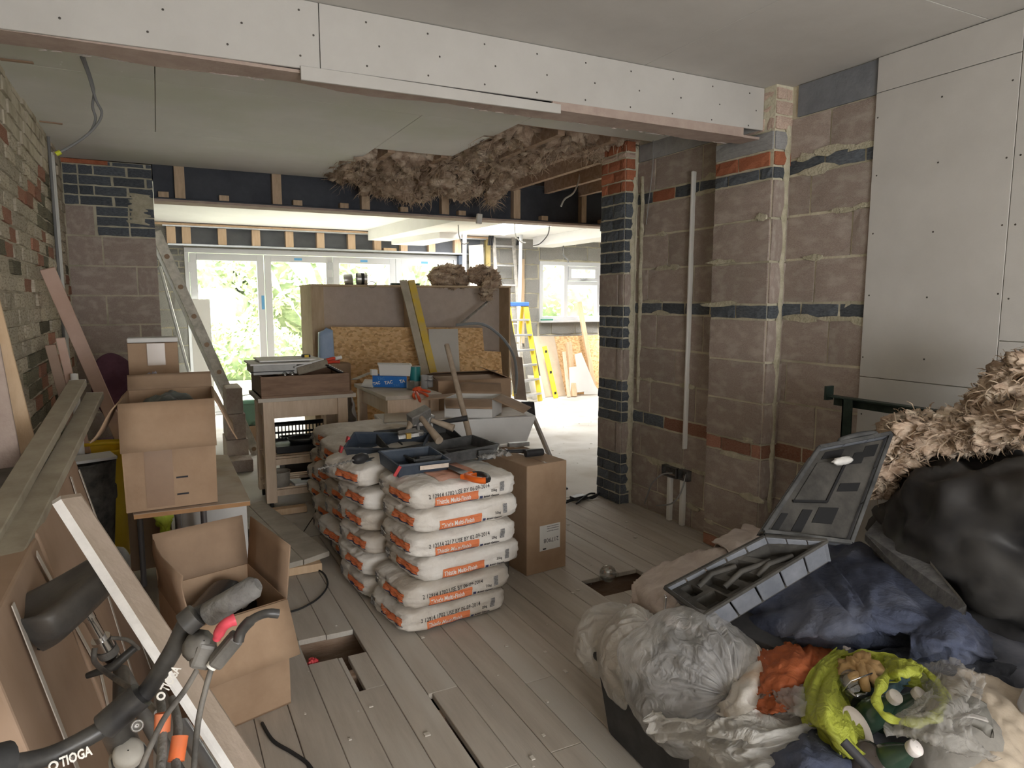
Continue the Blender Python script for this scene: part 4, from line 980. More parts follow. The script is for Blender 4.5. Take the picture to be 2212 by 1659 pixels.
# ================================================================== BY THE LEFT WALL
t = thing('flat_carton', 'huge brown flat carton leaning along the limewashed brick wall behind the bicycle', 'carton', (-.3, 2.2, 0))
fc_m = mat('big_carton', (.36,.25,.175), (.42,.30,.22), 3, .8, .1, 30, stretch=(1,1,.3)); strip_m = mat('pale_seam_tape', (.55,.50,.44), (.62,.57,.51), 9, .5)
def prism(y0, y1, xt, zt_, xb_, m, xl0=-.565, nm='panel'):
    MB().hexa([(xl0,y0,.002),(xb_,y0,.002),(xb_,y1,.002),(xl0,y1,.002),(xl0,y0,zt_-.01),(xt,y0,zt_),(xt,y1,zt_),(xl0,y1,zt_-.01)]).build(nm, m, t, bevel=.006)
prism(1.42, 2.02, -.30, .875, -.10, fc_m); prism(2.03, 2.93, -.30, .885, -.09, fc_m)
def fpt(y, z): return V((-.298+(.205)*(1-z/.88), y, z))+V((.004,0,.001))
for (ya, za, yb_, zb_) in ((1.93,.86,2.10,.45),(2.10,.45,1.75,.02),(2.70,.87,2.45,.05),(1.62,.86,1.60,.3),(2.9,.85,2.88,.05)):
    p, q = fpt(ya, za), fpt(yb_, zb_); MB().bar(p, q, .022, .002, (.95,0,.27)).build('tape_strip', strip_m, t)
MB().slab([(-.55,2.45,.888),(-.35,2.45,.892),(-.35,2.9,.892),(-.55,2.9,.888)], (0,0,1), .003).build('grey_sheet', mat('grey_paper', (.16,.155,.15), (.24,.23,.22), 9, .9), t)
batten_m = mat('dusty_batten', (.30,.26,.20), (.40,.36,.28), 8, .85, .2, 40, stretch=(1,1,1))
def plank(name, label, cat, p, q, w, h, m, up=(0,0,1), group=None, endm=None):
    p, q = V(p), V(q); b = p if p.z < q.z else q; t = thing(name, label, cat, b, group); MB().bar(p, q, w, h, up).build('board', m, t, bevel=.003, seg=1)
    if endm:
        d = (q-p).normalized(); MB().bar(q, q+d*.004, w*.98, h*.98, up).build('cut_end', endm, t)
    return t
plank('timber_batten', 'weathered batten lying diagonally from the carton top, the upper one of two', 'batten', PY(-45,1190,1.95), PY(168,828,3.35), .062, .03, batten_m, endm=whitecard_m)
plank('timber_batten', 'weathered batten lying diagonally, the lower of two, ending beside the open box', 'batten', PY(-25,1290,1.75), PY(205,855,3.40), .065, .03, batten_m, endm=whitecard_m)
plank('pine_board', 'knotty yellow pine board leaning on the brick wall above the battens', 'board', PY(58,985,3.05), PY(-32,640,2.9), .075, .02, pine_m, (0,1,0))
plank('dark_board', 'greyish brown board leaning beside the yellow pine board', 'board', PY(8,1010,2.7), PY(-45,740,2.6), .10, .02, brownpaper_m, (0,1,0))
pink_m = mat('pink_strip', (.56,.38,.30), (.66,.48,.40), 3, .8)
pa, pb = PY(228,868,4.86), PY(102,580,4.66); d = (pa-pb).normalized()
plank('timber_strip', 'long pinkish timber strip leaning across the corner by the block nib', 'board', pa+d*(pa.z/-d.z)*.98, pb, .075, .025, pink_m, (0,1,0))
plank('timber_strip', 'short dark pink strip standing at the brick wall, paper scrap on top', 'board', PY(165,960,4.25)+(PY(165,960,4.25)-PY(108,745,4.15))*1.05, PY(108,745,4.15), .045, .02, mat('brown_strip', (.36,.25,.19), (.44,.32,.25), 4, .8), (0,1,0), 'short strips standing at the brick wall')
plank('timber_strip', 'short pinkish strip standing at the brick wall, next to the white pipe', 'board', PY(182,955,4.35)+(PY(182,955,4.35)-PY(130,730,4.25))*1.0, PY(130,730,4.25), .04, .02, pink_m, (0,1,0), 'short strips standing at the brick wall')
t = thing('plastic_pipe', 'white plastic pipe standing between the strips and the yellow tub', 'pipe', PY(172,965,4.1)); MB().tube([PY(175,985,4.1), PY(166,880,4.15), PY(160,808,4.2)], .018, 10).build('tube', white_m, t)
# bin and tub
t = thing('rubbish_bin', 'dirty black plastic bin with a white panel on its rim behind the flat carton', 'bin', (-.40, 4.0, 0))
MB().lathe((-.395,4.0,.002), [(.001,0),(.115,0),(.15,.45),(.158,.46),(.158,.52),(.150,.52),(.165,.655),(.172,.665),(.160,.665),(.142,.45),(.11,.02),(.001,.02)], 28).build('bin_body', mat('dirty_black', (.03,.03,.03), (.16,.145,.125), 10, .8, .3, 40), t)
t = thing('white_board', 'white edged board lying over the black bin', 'panel', (-.40, 3.95, .67)); MB().bar((-.56,3.90,.680), (-.24,3.98,.684), .16, .015).build('board', whitecard_m, t, bevel=.002)
t = thing('flexible_tub', 'yellow flexible tub standing behind the black bin', 'tub', (-.33, 4.62, 0))
MB().lathe((-.35,4.44,.002), [(.001,0),(.13,0),(.19,.62),(.205,.64),(.195,.65),(.18,.62),(.12,.02),(.001,.02)], 28).build('tub_body', yellow_m, t)
h = [V((-.35+.2*math.cos(a), 4.44-.15*math.sin(a), .64+.05*math.sin(a))) for a in [PI*k/12 for k in range(13)]]; MB().tube(h, .009, 8).build('handle', yellow_m, t)
# office chair
t = thing('office_chair', 'maroon padded chair with rounded back behind the open box by the blocks', 'chair', (-.27, 5.1, 0))
maroon_m = mat('maroon_fabric', (.10,.045,.07), (.16,.075,.11), 8, .9)
rr = Matrix.Rotation(.35, 3, 'Z')
blob('backrest', (-.255,5.02,.90), (.145,.05,.235), maroon_m, t, .04, 1, 1, rot=rr@Matrix.Rotation(-.25,3,'Y')); MB().lathe((-.30,5.22,.46), [(.001,0),(.2,0),(.22,.03),(.2,.07),(.001,.08)], 20).build('seat', maroon_m, t)
MB().tube([(-.27,5.10,.9),(-.29,5.18,.5)], .02).build('back_stem', black_m, t); MB().tube([(-.30,5.22,.06),(-.30,5.22,.46)], .03).build('column', black_m, t)
for k in range(5):
    a = 2*PI*k/5; MB().bar((-.30,5.22,.07), (-.30+.22*math.cos(a),5.22+.22*math.sin(a),.04), .04, .03).build('leg', black_m, t)
# ---- table, open box on it, things under it
t = thing('work_table', 'low brown laminate table with silver tube legs under the open box', 'table', (.1, 3.6, 0))
lam_m = mat('brown_laminate', (.30,.20,.13), (.40,.29,.20), 5, .6, stretch=(1,1,1), c3=(.48,.40,.33), c3scale=3); edge_m = mat('laminate_edge', (.33,.17,.07), (.40,.22,.10), 8, .55)
zt2_ = .62
q = [PZ(288,1112,zt2_), PZ(541,1082,zt2_), PZ(492,982,zt2_), PZ(272,990,zt2_)]
MB().slab(q, (0,0,1), .002).build('table_top', lam_m, t); q2 = [p-V((0,0,.0022)) for p in q]; c = sum(q2, V())/4; MB().slab([c+(p-c)*.995 for p in q2], (0,0,1), .018).build('edge_band', edge_m, t)
for px, Y in ((385,3.42),(441,3.45)): p = PY(px,1130,Y); MB().tube([(p.x,Y,0),(p.x,Y,zt2_-.021)], .014, 14).build('leg', chrome_m if False else mat('silver_leg', (.42,.42,.45), rough=.35, metal=.6), t)
for X, Y in ((-.14,3.9),(.25,4.0)): MB().tube([(X,Y,0),(X,Y,zt2_-.021)], .014, 14).build('leg', mat('silver_leg', (.5,.5,.5)), t)
closed_box('white_crate', 'white storage box under the laminate table behind its silver legs', (.045, 3.62, 0), (.30,.0,0), (0,.3,0), .50, whitecard_m, cat='box')
t = thing('hi_vis_vest', 'crumpled yellow hi-vis vest hanging under the table edge', 'vest', PY(355,1130,3.35)); hivis_m = mat('hi_vis_yellow', (.55,.72,.06), (.68,.82,.14), 10, .7)
cloth('fabric', [[PY(328,1106,3.3),PY(350,1104,3.28),PY(376,1104,3.3)],[PY(335,1130,3.3),PY(352,1134,3.27),PY(374,1128,3.3)],[PY(350,1154,3.3),PY(360,1158,3.28),PY(368,1150,3.3)]], hivis_m, t, .012, 4, 3, 20, 16)
t = thing('cardboard_sheet', 'brown cardboard sheet standing on edge under the table beside the vest', 'cardboard', PY(330,1240,3.1))
a, b = PZ(284,1235,.02), PZ(376,1225,.02); b.y = a.y+.02; MB().slab([a, b, b+V((0,.02,.55)), a+V((0,.02,.55))], (0,-1,0), .006).build('sheet', cardin_m, t)
O = V((-.155, 3.06, zt2_+.003)); ux = V((.335,.01,0)); uy = V((.02,.42,0))
tb, B, T = open_box('cardboard_box', 'big open cardboard box with folded-out flaps on the laminate table', O, ux, uy, .44, taper=.03)
flap(tb, T[0]+V((.0,-.012,.0)), T[1]+V((0,-.012,0)), (.0,-.03,-.19), card_m, .0, .0, label='front flap folded down over the box')
flap(tb, T[1], T[2], (.10,.0,-.17), card_m, .02, .0); flap(tb, T[2], T[3], (.0,.05,.065), cardin_m, .0, .0); flap(tb, T[3], T[0], (-.13,-.04,-.10), card_m, .05, .02)
nf = V((0,-1,0)); 
MB().slab([B[0]+ux*.22+V((0,-.0025,.01)), B[0]+ux*.52+V((0,-.0025,.01)), B[0]+ux*.52+V((0,-.006,.26)), B[0]+ux*.22+V((0,-.006,.26))], (0,-1,0), .001).build('tape', cardtape_m, tb)
for z in (.05, .12): MB().slab([B[0]+ux*.55+V((0,-.004,z)), B[0]+ux*.68+V((0,-.004,z)), B[0]+ux*.68+V((0,-.0045,z+.007)), B[0]+ux*.55+V((0,-.0045,z+.007))], (0,-1,0), .001).build('printed_bar', ink_m, tb)
t = thing('plastic_sack', 'grey-green plastic sack stuffed in the big open box', 'sack', (0,3.3,.65)); sk_m = mat('dark_sack', (.07,.08,.075), (.15,.165,.155), 8, .35, .4, 20, spec=.5)
blob('sack_body', (.03,3.30,.86), (.155,.17,.205), sk_m, t, .15, 3, 4, flat=.635)
t = thing('carrier_bag', 'crumpled lilac plastic bag behind the open box', 'bag', PY(330,812,3.66)); lil = film('lilac_film', (.62,.60,.70), .9, .4)
c = PY(332,812,3.66); blob('bag_body', (c.x,c.y,.86), (.08,.07,.25), lil, t, .22, 3, 2, flat=.625)
t = closed_box('cardboard_box', 'tall narrow brown box with white foam on its top behind the open box', (-.145, 3.88, zt2_+.002), (.225,.01,0), (0,.13,0), .63)
MB().box((-.145,3.872,zt2_+.634), (.082,4.01,zt2_+.658)).build('foam_strip', whitecard_m, t, bevel=.006); MB().box((-.06,3.8755,zt2_+.52), (.02,3.8785,zt2_+.63)).build('clear_tape', mat('shiny_tape', (.42,.33,.26), rough=.2, spec=.6), t)
# ---- open box on the floor in front
cc = PZ(632,1522,0)
O = V((.03, 2.37, .002)); ux = V((.325,.10,0)); uy = V((-.085,.42,0))
tb, B, T = open_box('cardboard_box', 'open cardboard box on the floorboards behind the bicycle handlebar', O, ux, uy, .40)
flap(tb, T[2], T[3], (-.01,.045,.19), cardin_m, 0, 0); flap(tb, T[1], T[2], (.02,.01,.19), cardin_m, 0, .0); flap(tb, T[0]+V((0,-.008,0)), T[1]+V((0,-.008,0)), (.03,-.05,-.19), card_m, 0, .0, label='front flap hanging down outside the box')
flap(tb, T[3], T[0], (.05,.0,.17), cardin_m, .06, .0)
t = thing('black_roll', 'shiny black rounded roll lying inside the open floor box', 'roll', (.14,2.7,.1)); MB().tube([(.09,2.60,.27),(.19,2.76,.30)], .105, 22).tube([(.085,2.59,.27),(.08,2.582,.27)], .085, 22).build('roll_body', mat('gloss_black', (.02,.02,.022), rough=.25, spec=.6), t)  # capped tube for the black roll in the box
t = thing('paper_sheet', 'grey paper scrap curled beside the black roll in the box', 'paper', (.26,2.7,.1)); cloth('sheet', [[(.20,2.62,.30),(.28,2.66,.34)],[(.22,2.74,.38),(.28,2.78,.32)]], mat('grey_scrap', (.30,.29,.28), (.42,.41,.40), 8, .8), t, .02, 3, 2, 14, 10)
# ---- scaffold boards and floor pieces
zz = .075
nl, nm_, nr = PZ(597,1224,zz), PZ(655,1209,zz), PZ(712,1190,zz); fl_, fm, fr_ = PZ(503,1098,zz), PZ(535,1090,zz), PZ(566,1080,zz)
wb_m = mat('dusty_plank', (.42,.38,.32), (.55,.51,.44), 7, .85, .2, 30)
t = thing('floor_plank', 'dusty wide plank on a pine block, the one next to the laminate table', 'plank', (nl+nm_)/2-V((0,0,zz)), 'dusty planks laid side by side'); MB().slab([nl, nm_, fm, fl_], (0,0,1), .03).build('board', wb_m, t, bevel=.003)
t = thing('floor_plank', 'dusty wide plank on a pine block, the one next to the trolley foot', 'plank', (nr+nm_)/2-V((0,0,zz)), 'dusty planks laid side by side'); MB().slab([nm_+V((.004,0,-.002)), nr, fr_, fm+V((.004,0,-.002))], (0,0,1), .03).build('board', wb_m, t, bevel=.003)
t = thing('pine_block', 'short pine block propping the ends of the two dusty planks', 'block', (nl.x+.1, nl.y+.05, 0)); MB().box((nl.x+.01, nl.y+.02, .001), (nl.x+.24, nl.y+.09, .0445)).build('block', pine_m, t, bevel=.003)
MB().box((.55, 4.8, .001), (.85, 4.87, .0445)).build('block', pine_m, t, bevel=.003)
# ---- block stack and lone block behind
for k in range(3):
    t = thing('loose_block', ['bottom', 'middle', 'top'][k]+' concrete block of the stack beside the open box', 'block', (.55,6.55,k*.232), 'stacked concrete blocks'); MB().box((.475+.01*k,6.5,k*.232+.001),(.63+.015*(2-k),6.9,k*.232+.23)).build('block_body', block_m, t, bevel=.006)
p = PZ(490,984,0); t = thing('loose_block', 'single concrete block lying on the slab at the foot of the stack', 'block', (p.x+.1,6.1,0)); pp = PY(490,984,6.0); MB().box((.46,6.2,.001),(.66,6.42,.105)).build('block_body', block_m, t, bevel=.006)
# ---- aluminium ladder leaning by the nib
t = thing('ladder', 'old aluminium ladder with brown rung ends leaning beside the block nib', 'ladder')
a, b = PY(336,500,6.62), PY(534,938,6.9); d = (b-a).normalized(); e = b+d*(b.z/-d.z); t.location = e
MB().bar(a, e, .085, .03, (0,1,0)).build('rail', alud_m, t, bevel=.003)
a2, e2 = a+V((-.02,.42,0)), e+V((-.02,.42,0)); MB().bar(a2, e2, .085, .03, (0,1,0)).build('rail', alu_m, t, bevel=.003)
n = 8
for k in range(n):
    f = (k+.8)/n; p = a.lerp(e, f); q = a2.lerp(e2, f); MB().tube([p+V((0,-.018,0)), p+V((0,-.016,0)), q], [.022,.022,.018], 10).build('rung', mat('brown_rung', (.30,.20,.13), rough=.5), t)
t = thing('white_board', 'narrow white board standing against the first glazed door', 'board', PY(430,800,9.4)); a, b = PY(410,646,9.4), PY(453,648,9.4); MB().box((a.x,9.40,.001),(b.x,9.42,a.z)).build('board', plaster_white_m, t)
t = thing('metal_tube', 'bright thin aluminium tube leaning behind the old ladder', 'tube', PY(415,825,7.6)); a, b = PY(345,575,7.55), PY(415,830,7.6); MB().tube([a, b+(b-a)*(b.z/(a.z-b.z))], .016, 8).build('tube', alu_m, t)
# ---- bicycle
Yb = 1.13
bk_m = mat('satin_black_alloy', (.02,.02,.022), (.07,.066,.06), 14, .4, .05, 40, spec=.5); grip_m = mat('dusty_rubber_grip', (.13,.125,.12), (.24,.23,.215), 12, .85, .5, 90)
cable_m = mat('cable_sheath', (.08,.075,.07), (.20,.185,.165), 20, .6)
bike = thing('bicycle', 'dusty black mountain bike with bent handlebar and red shifter button', 'bicycle', (-.1, 1.1, 0))
bar_pts = clusterpts([PY(-90,1672,1.06), PY(0,1656,1.09), PY(110,1632,1.12), PY(215,1578,1.14), PY(262,1545,1.14), PY(318,1492,1.14), PY(372,1408,1.13), PY(405,1345,1.12), PY(450,1318,1.11), PY(480,1300,1.10)], 8)
hb2 = MB().tube(bar_pts, .0135, 14).build('handlebar', bk_m, bike)
g0, g1 = PY(447,1330,1.10), PY(558,1262,1.07)
gp = MB(); d = (g1-g0).normalized(); gp.tube([g0, g0+d*.004, g0.lerp(g1,.5), g1-d*.008, g1], [.016,.0185,.0180,.0175,.010], 18); gp.build('grip', grip_m, bike)
gl = MB(); g0_, g1_ = PY(-10,1640,1.09), PY(50,1640,1.1); gl.tube([PY(-80,1665,1.07), PY(20,1640,1.10)], .024, 14).build('grip', mat('black_grip', (.02,.02,.022), (.05,.05,.05), 9, .6), bike)
# stem, clamp, headset
s0 = PY(262,1545,1.14); s1 = PY(275,1625,1.25)
MB().tube([s0+V((-.012,.0,-.004)), s1], [.022,.024], 14).build('stem', bk_m, bike); MB().tube([PY(225,1570,1.13), PY(305,1500,1.13)], .021, 16).build('stem_clamp', bk_m, bike)
MB().lathe(PY(296,1566,1.09), [(.001,.0),(.008,0),(.009,.006),(.006,.007),(.006,.004),(.001,.004)], 14, V((.1,-1,.3))).build('clamp_bolt', steel_m, bike)
cap = PY(277,1625,1.16); MB().lathe(cap, [(.001,.012),(.016,.011),(.021,.006),(.022,0),(.022,-.03),(.028,-.035),(.028,-.06)], 20, V((.05,-.72,.70))).build('headset_cap', mat('dusty_cap', (.30,.28,.25), (.38,.36,.32), 12, .6), bike)
hd = PY(285,1660,1.28); MB().tube([cap+V((0,.02,-.02)), hd+V((0,0,-.12))], .026, 14).build('head_tube', bk_m, bike)
fr_m = mat('dusty_frame', (.05,.048,.045), (.17,.16,.145), 9, .5, .1, 40, spec=.5)
sc_ = PY(262,1452,1.80)      # seat clamp
bb = V((.02, 1.62, .30))
MB().tube([hd, PY(265,1545,1.55), sc_], [.02,.019,.018], 12).build('top_tube', fr_m, bike); MB().tube([hd+V((0,0,-.10)), bb], .02, 12).build('down_tube', fr_m, bike); MB().tube([sc_, bb], .018, 12).build('seat_tube', fr_m, bike)
MB().tube([PY(392,1565,1.35), PY(470,1690,1.2)], .014, 10).build('fork_blade', mat('silver_fork', (.30,.30,.31), rough=.3, metal=.8), bike)
# seatpost and saddle
sp1, sp2 = PY(183,1318,1.76), PY(247,1432,1.80)
dd = (sp2-sp1).normalized()
MB().tube([sp1, sp1.lerp(sp2,.15), sp1.lerp(sp2,.16), sp1.lerp(sp2,.55)], [.014,.014,.0125,.0125], 16).build('seatpost', chrome_m, bike)
MB().tube([sp1.lerp(sp2,.52), sp1.lerp(sp2,.70)], .021, 16).build('post_collar', chrome_m, bike); MB().tube([sp1.lerp(sp2,.70), sp1.lerp(sp2,.82)], .023, 16).build('rubber_boot', grip_m, bike); MB().tube([sp1.lerp(sp2,.82), sp1.lerp(sp2,1.0)], .020, 16).build('seat_clamp', chrome_m, bike)
MB().tube([PY(188,1460,1.78), PY(245,1440,1.76), PY(290,1400,1.78)], [.007,.011,.009], 10).build('quick_release', bk_m, bike)
MB().tube(clusterpts([PY(205,1400,1.74), PY(205,1430,1.72), PY(240,1460,1.65), PY(300,1500,1.5), PY(340,1540,1.35)]), .006, 8).build('brake_cable', cable_m, bike)
MB().tube(clusterpts([PY(238,1378,1.75), PY(275,1382,1.76), PY(300,1402,1.78)]), .0045, 8).build('gear_cable', cable_m, bike)
sad = MB(); SP = sp1+V((0,0,.02))
sadM = frame(PY(168,1292,1.74), V((.62,.55,.40)).normalized(), V((-.55,.80,-.10)).normalized(), V((-.35,-.10,.93)).normalized())
def sadf(u, v):
    x = -.13+.27*u; th = PI*v*2; t_ = u
    w = .078*(1-t_)**.7+.026; w *= (min(1, (u+.02)*9))**.5*(min(1, (1.02-u)*8))**.5; w *= 1-.18*math.exp(-((t_-.0)*9)**2)
    yy = w*math.cos(th); z = .040*math.sin(th)*(min(1,(1.02-u)*8))**.5 + (.012*math.cos(yy/w*3.1) if w > .03 else 0)*-1*(1-t_) + .018*(1-t_)**2
    lob = .034*(1-t_)*(abs(math.cos(th))**2 if math.sin(th) > 0 else 0)
    return sadM @ V((x - .022*(1-t_)**6*(1-abs(math.cos(th)))*-1, yy, z+lob))
sad.grid(sadf, 24, 28); sad.build('saddle', mat('worn_black_vinyl', (.03,.03,.03), (.10,.09,.08), 5, .45, .2, 30, spec=.5), bike)
MB().tube([sp1+V((-.02,0,.015)), sp1, sp1+V((.03,.02,.02))], .006, 8).build('saddle_rail', chrome_m, bike)
# shifter pod, brake lever
MB().tube([PY(398,1350,1.09), PY(425,1328,1.09)], .019, 14).build('lever_clamp', bk_m, bike)
MB().lathe(PY(432,1392,1.085), [(.001,-.03),(.018,-.028),(.022,-.012),(.022,.004),(.012,.010),(.010,.016),(.001,.018)], 10, V((.3,-.75,.6))).build('shifter_pod', fr_m, bike)
MB().bar(PY(428,1440,1.08), PY(450,1385,1.08), .030, .028, (0,-1,0)).build('shifter_body', fr_m, bike, bevel=.006)
MB().tube(clusterpts([PY(468,1380,1.05), PY(478,1358,1.04), PY(490,1346,1.03), PY(508,1338,1.03)]), [.006]*3+[.008]*13+[.009]*3, 10).build('shifter_button', mat('red_shifter', (.60,.07,.10), rough=.45), bike)
MB().bar(PY(462,1436,1.06), PY(515,1372,1.05), .022, .026, (0,-1,0)).build('lever_body', fr_m, bike, bevel=.006)
MB().tube(clusterpts([PY(515,1385,1.04), PY(522,1362,1.04), PY(545,1338,1.03), PY(575,1325,1.02), PY(601,1326,1.02)]), [.008]*12+[.0065]*8+[.007]*5, 10).build('brake_lever', bk_m, bike)
MB().tube([PY(455,1442,1.06), PY(470,1422,1.06)], .008, 10).build('cable_adjuster', white_m, bike)
MB().tube(clusterpts([PY(458,1440,1.06), PY(445,1485,1.05), PY(428,1560,1.03), PY(418,1670,.98)]), .0042, 8).build('brake_hose', cable_m, bike)
MB().tube(clusterpts([PY(425,1448,1.07), PY(400,1490,1.05), PY(350,1560,1.0), PY(300,1670,.95)]), .0042, 8).build('gear_cable', cable_m, bike)
or_m = mat('orange_sleeve', (.80,.17,.05), (.60,.20,.10), 9, .5)
for pts, (s0_, s1_) in (([PY(345,1500,1.2), PY(350,1545,1.12), PY(352,1590,1.08), PY(345,1680,1.0)], ((352,1540,1.1),(350,1582,1.09))), ([PY(372,1510,1.2), PY(384,1560,1.12), PY(382,1610,1.08), PY(378,1690,1.0)], ((389,1590,1.07),(380,1645,1.05)))):
    MB().tube(clusterpts(pts), .0065, 8).build('cable_housing', grip_m, bike); MB().tube([PY(*s0_), PY(*s1_)], .0115, 12, cap=False).build('cable_sleeve', or_m, bike)
for k, (px, py, px2, py2) in enumerate(((352,1496,388,1432),(120,1652,205,1617))):
    a, b = PY(px,py,1.112), PY(px2,py2,1.112); x = (b-a).normalized(); n = (CAM-a).normalized(); n = (n-x*n.dot(x)).normalized(); y = n.cross(x); L_ = (b-a).length
    text('bar_lettering', 'TIOGA', .018, frame(a+n*.0115-y*.006+x*.008, x, y, n), whiteink_m, bike, bold=.0006, sx=L_/.070)
    MB().lathe(a+n*.0125, [(.0065,0),(.0065,.0006),(.0035,.0006),(.0035,0)], 14, n).build('bar_emblem', whiteink_m, bike)
# wheel under the handlebar, out of the picture's lower edge
wh = MB(); wc = V((-.10,.78,.335)); wh.tube([wc+V((.02*math.sin(a), .32*math.cos(a), .32*math.sin(a))) for a in [2*PI*k/36 for k in range(37)]], .024, 10); wh.build('front_wheel', black_m, bike)
MB().tube([hd+V((0,0,-.12)), wc+V((-.06,0,0))], .014, 8).build('fork_blade', fr_m, bike)
# ---- long board strip in front of the bicycle
t = thing('plasterboard_strip', 'long cut plasterboard strip with white edge leaning across the bicycle saddle', 'board')
a = [PY(113,1092,1.66), PY(136,1080,1.66), PY(176,1076,1.70), PY(520,1690,1.32), PY(548,1690,1.34)]
top_l, top_m, top_r = PY(113,1090,1.64), PY(132,1078,1.645), PY(176,1072,1.70); bl, bm_, br = PY(498,1690,1.30), PY(525,1690,1.305), PY(590,1690,1.36)
vv = [top_l, top_m, top_r, bl, bm_, br]; dn = (bl-top_l).normalized(); ext = dn*((bl.z-.0)/-dn.z)*.97
vv[3:] = [p+ext for p in vv[3:]]; back = V((-.004,.03,0)); t.location = (vv[4].x, vv[4].y, 0)
MB().add([vv[1],vv[2],vv[5],vv[4],vv[1]+back,vv[2]+back,vv[5]+back,vv[4]+back], [(0,1,2,3),(7,6,5,4),(0,4,5,1),(1,5,6,2),(2,6,7,3)]).build('board_face', mat('buff_board', (.42,.34,.27), (.50,.41,.34), 9, .85, .2, 50), t)
MB().add([vv[0],vv[1],vv[4],vv[3],vv[0]+back,vv[3]+back,vv[1]+back], [(0,1,2,3),(0,3,5,4),(0,4,6,1)]).build('white_edge', mat('gypsum_edge', (.66,.64,.62), (.76,.74,.72), 30, .9), t)
# cables on the floor
def cable(label, pts, r=.005, m=None, name='cable', cat='cable', group=None):
    t = thing(name, label, cat, pts[0], group); MB().tube(clusterpts(pts, 8), r, 8).build('lead', m or black_m, t); return t
cable('black cable snaking from under the open floor box to the picture bottom', [PZ(566,1562,.006), PZ(590,1600,.006), PZ(630,1625,.006), PZ(665,1650,.006), PZ(690,1690,.006)], .006, mat('black_flex', (.03,.03,.03)))
cable('thin dark cable looping from the planks across the boards', [PZ(660,1228,.005), PZ(695,1235,.005), PZ(708,1262,.005), PZ(690,1290,.005), PZ(655,1312,.005), PZ(625,1322,.005)], .0045, mat('black_flex', (.03,.03,.03)))
cable('thin cable hanging from the bags to a gap by the planks', [PZ(683,1085,.12), PZ(680,1110,.05), PZ(668,1130,.02), PZ(655,1150,.006)], .003, mat('black_flex', (.03,.03,.03)))
t = thing('red_rag', 'small red rag stuffed in the floor hole beside the bags', 'rag', (.47,2.75,-.02)); blob('rag_body', (.487,2.745,-.012), (.022,.02,.02), redclip_m, t, .4, 3, 2)
def pleated(name, cen, rad, knot, m, seed, parent):
    c = V(cen); ax = (V(knot)-c).normalized(); e1 = ax.orthogonal().normalized(); e2 = ax.cross(e1); mb = MB()
    def fn(u, v):
        a = 2*PI*u; ph = PI*v*.93; d = (ax*math.cos(ph)+(e1*math.cos(a)+e2*math.sin(a))*math.sin(ph))
        k = 1+.10*noise.noise(d*1.7+V((seed,0,0)))
        f = (math.sin(a*15+4*noise.noise(V((math.cos(a)*2,math.sin(a)*2,ph*1.5))))*.035+math.sin(a*37+ph*2)*.012)*math.exp(-((ph-.55)/.75)**2)
        k += f - .20*math.exp(-(ph/.22)**2) + .05*noise.noise(d*5)
        p = c+V((d.x*rad[0], d.y*rad[1], d.z*rad[2]))*k
        if p.z < .05: p.z = .05
        return p
    mb.grid(fn, 200, 50); return mb.build(name, m, parent)
# ================================================================== RIGHT WALL FITTINGS
t = thing('conduit_pipe', 'white plastic capping strip running down the block wall', 'conduit', (XR-.03, 3.395, .51))
a, b = PX(1499,370,XR-.022), PX(1479,970,XR-.022); MB().bar(a, b, .032, .016, (0,1,0)).build('channel', white_m, t, bevel=.004)
sb = mat('socket_box_metal', (.10,.10,.10), (.22,.21,.20), 20, .5, metal=.5)
for lab, p0, p1, q in (('metal back box with white conduit below, the one farther along the wall', (1438,1002), (1468,1034), (1449,1042,1446,1122)), ('metal back box with white conduit below, the one next to the pier', (1474,1012), (1492,1040), (1477,1042,1472,1132))):
    a = PX(*p0, XR-.01); b = PX(p1[0], p1[1], XR-.01); t = thing('socket_box', lab, 'back box', (XR, (a.y+b.y)/2, (a.z+b.z)/2), 'metal back boxes on the block wall')
    y0, y1 = b.y, a.y; z0, z1 = b.z-.0, a.z; f = MB(); x0, x1 = XR-.045, XR-.004
    f.box((x0,y0,z0),(x1,y0+.004,z1)); f.box((x0,y1-.004,z0),(x1,y1,z1)); f.box((x0,y0,z0),(x1,y1,z0+.004)); f.box((x0,y0,z1-.004),(x1,y1,z1)); f.box((x1-.003,y0,z0),(x1,y1,z1))
    f.build('box_shell', sb, t, bevel=.001)
    ym = PX(q[0], q[1], XR-.02).y; MB().box((XR-.040, ym-.016, .003), (XR-.010, ym+.016, z0-.004)).build('conduit', white_m, t, bevel=.004)
wire_m = mat('grey_cable', (.28,.28,.27), rough=.5)
cable('grey cable curling out of the farther back box', [PX(1452,1022,XR-.03), PX(1430,1025,XR-.10), PX(1408,1045,XR-.14), PX(1398,1070,XR-.12), PX(1392,1088,XR-.10)], .005, wire_m)
cable('grey cable drooping from the back box near the pier', [PX(1482,1025,XR-.03), PX(1470,1065,XR-.10), PX(1450,1088,XR-.14), PX(1418,1092,XR-.15)], .005, wire_m)
cable('thin grey wire hanging down the block wall beside the end pier', [PX(1411,300,XR-.03)]+[PX(x,y,XR-.03) for x,y in ((1410,360),(1402,430),(1396,485))], .0025, wire_m)
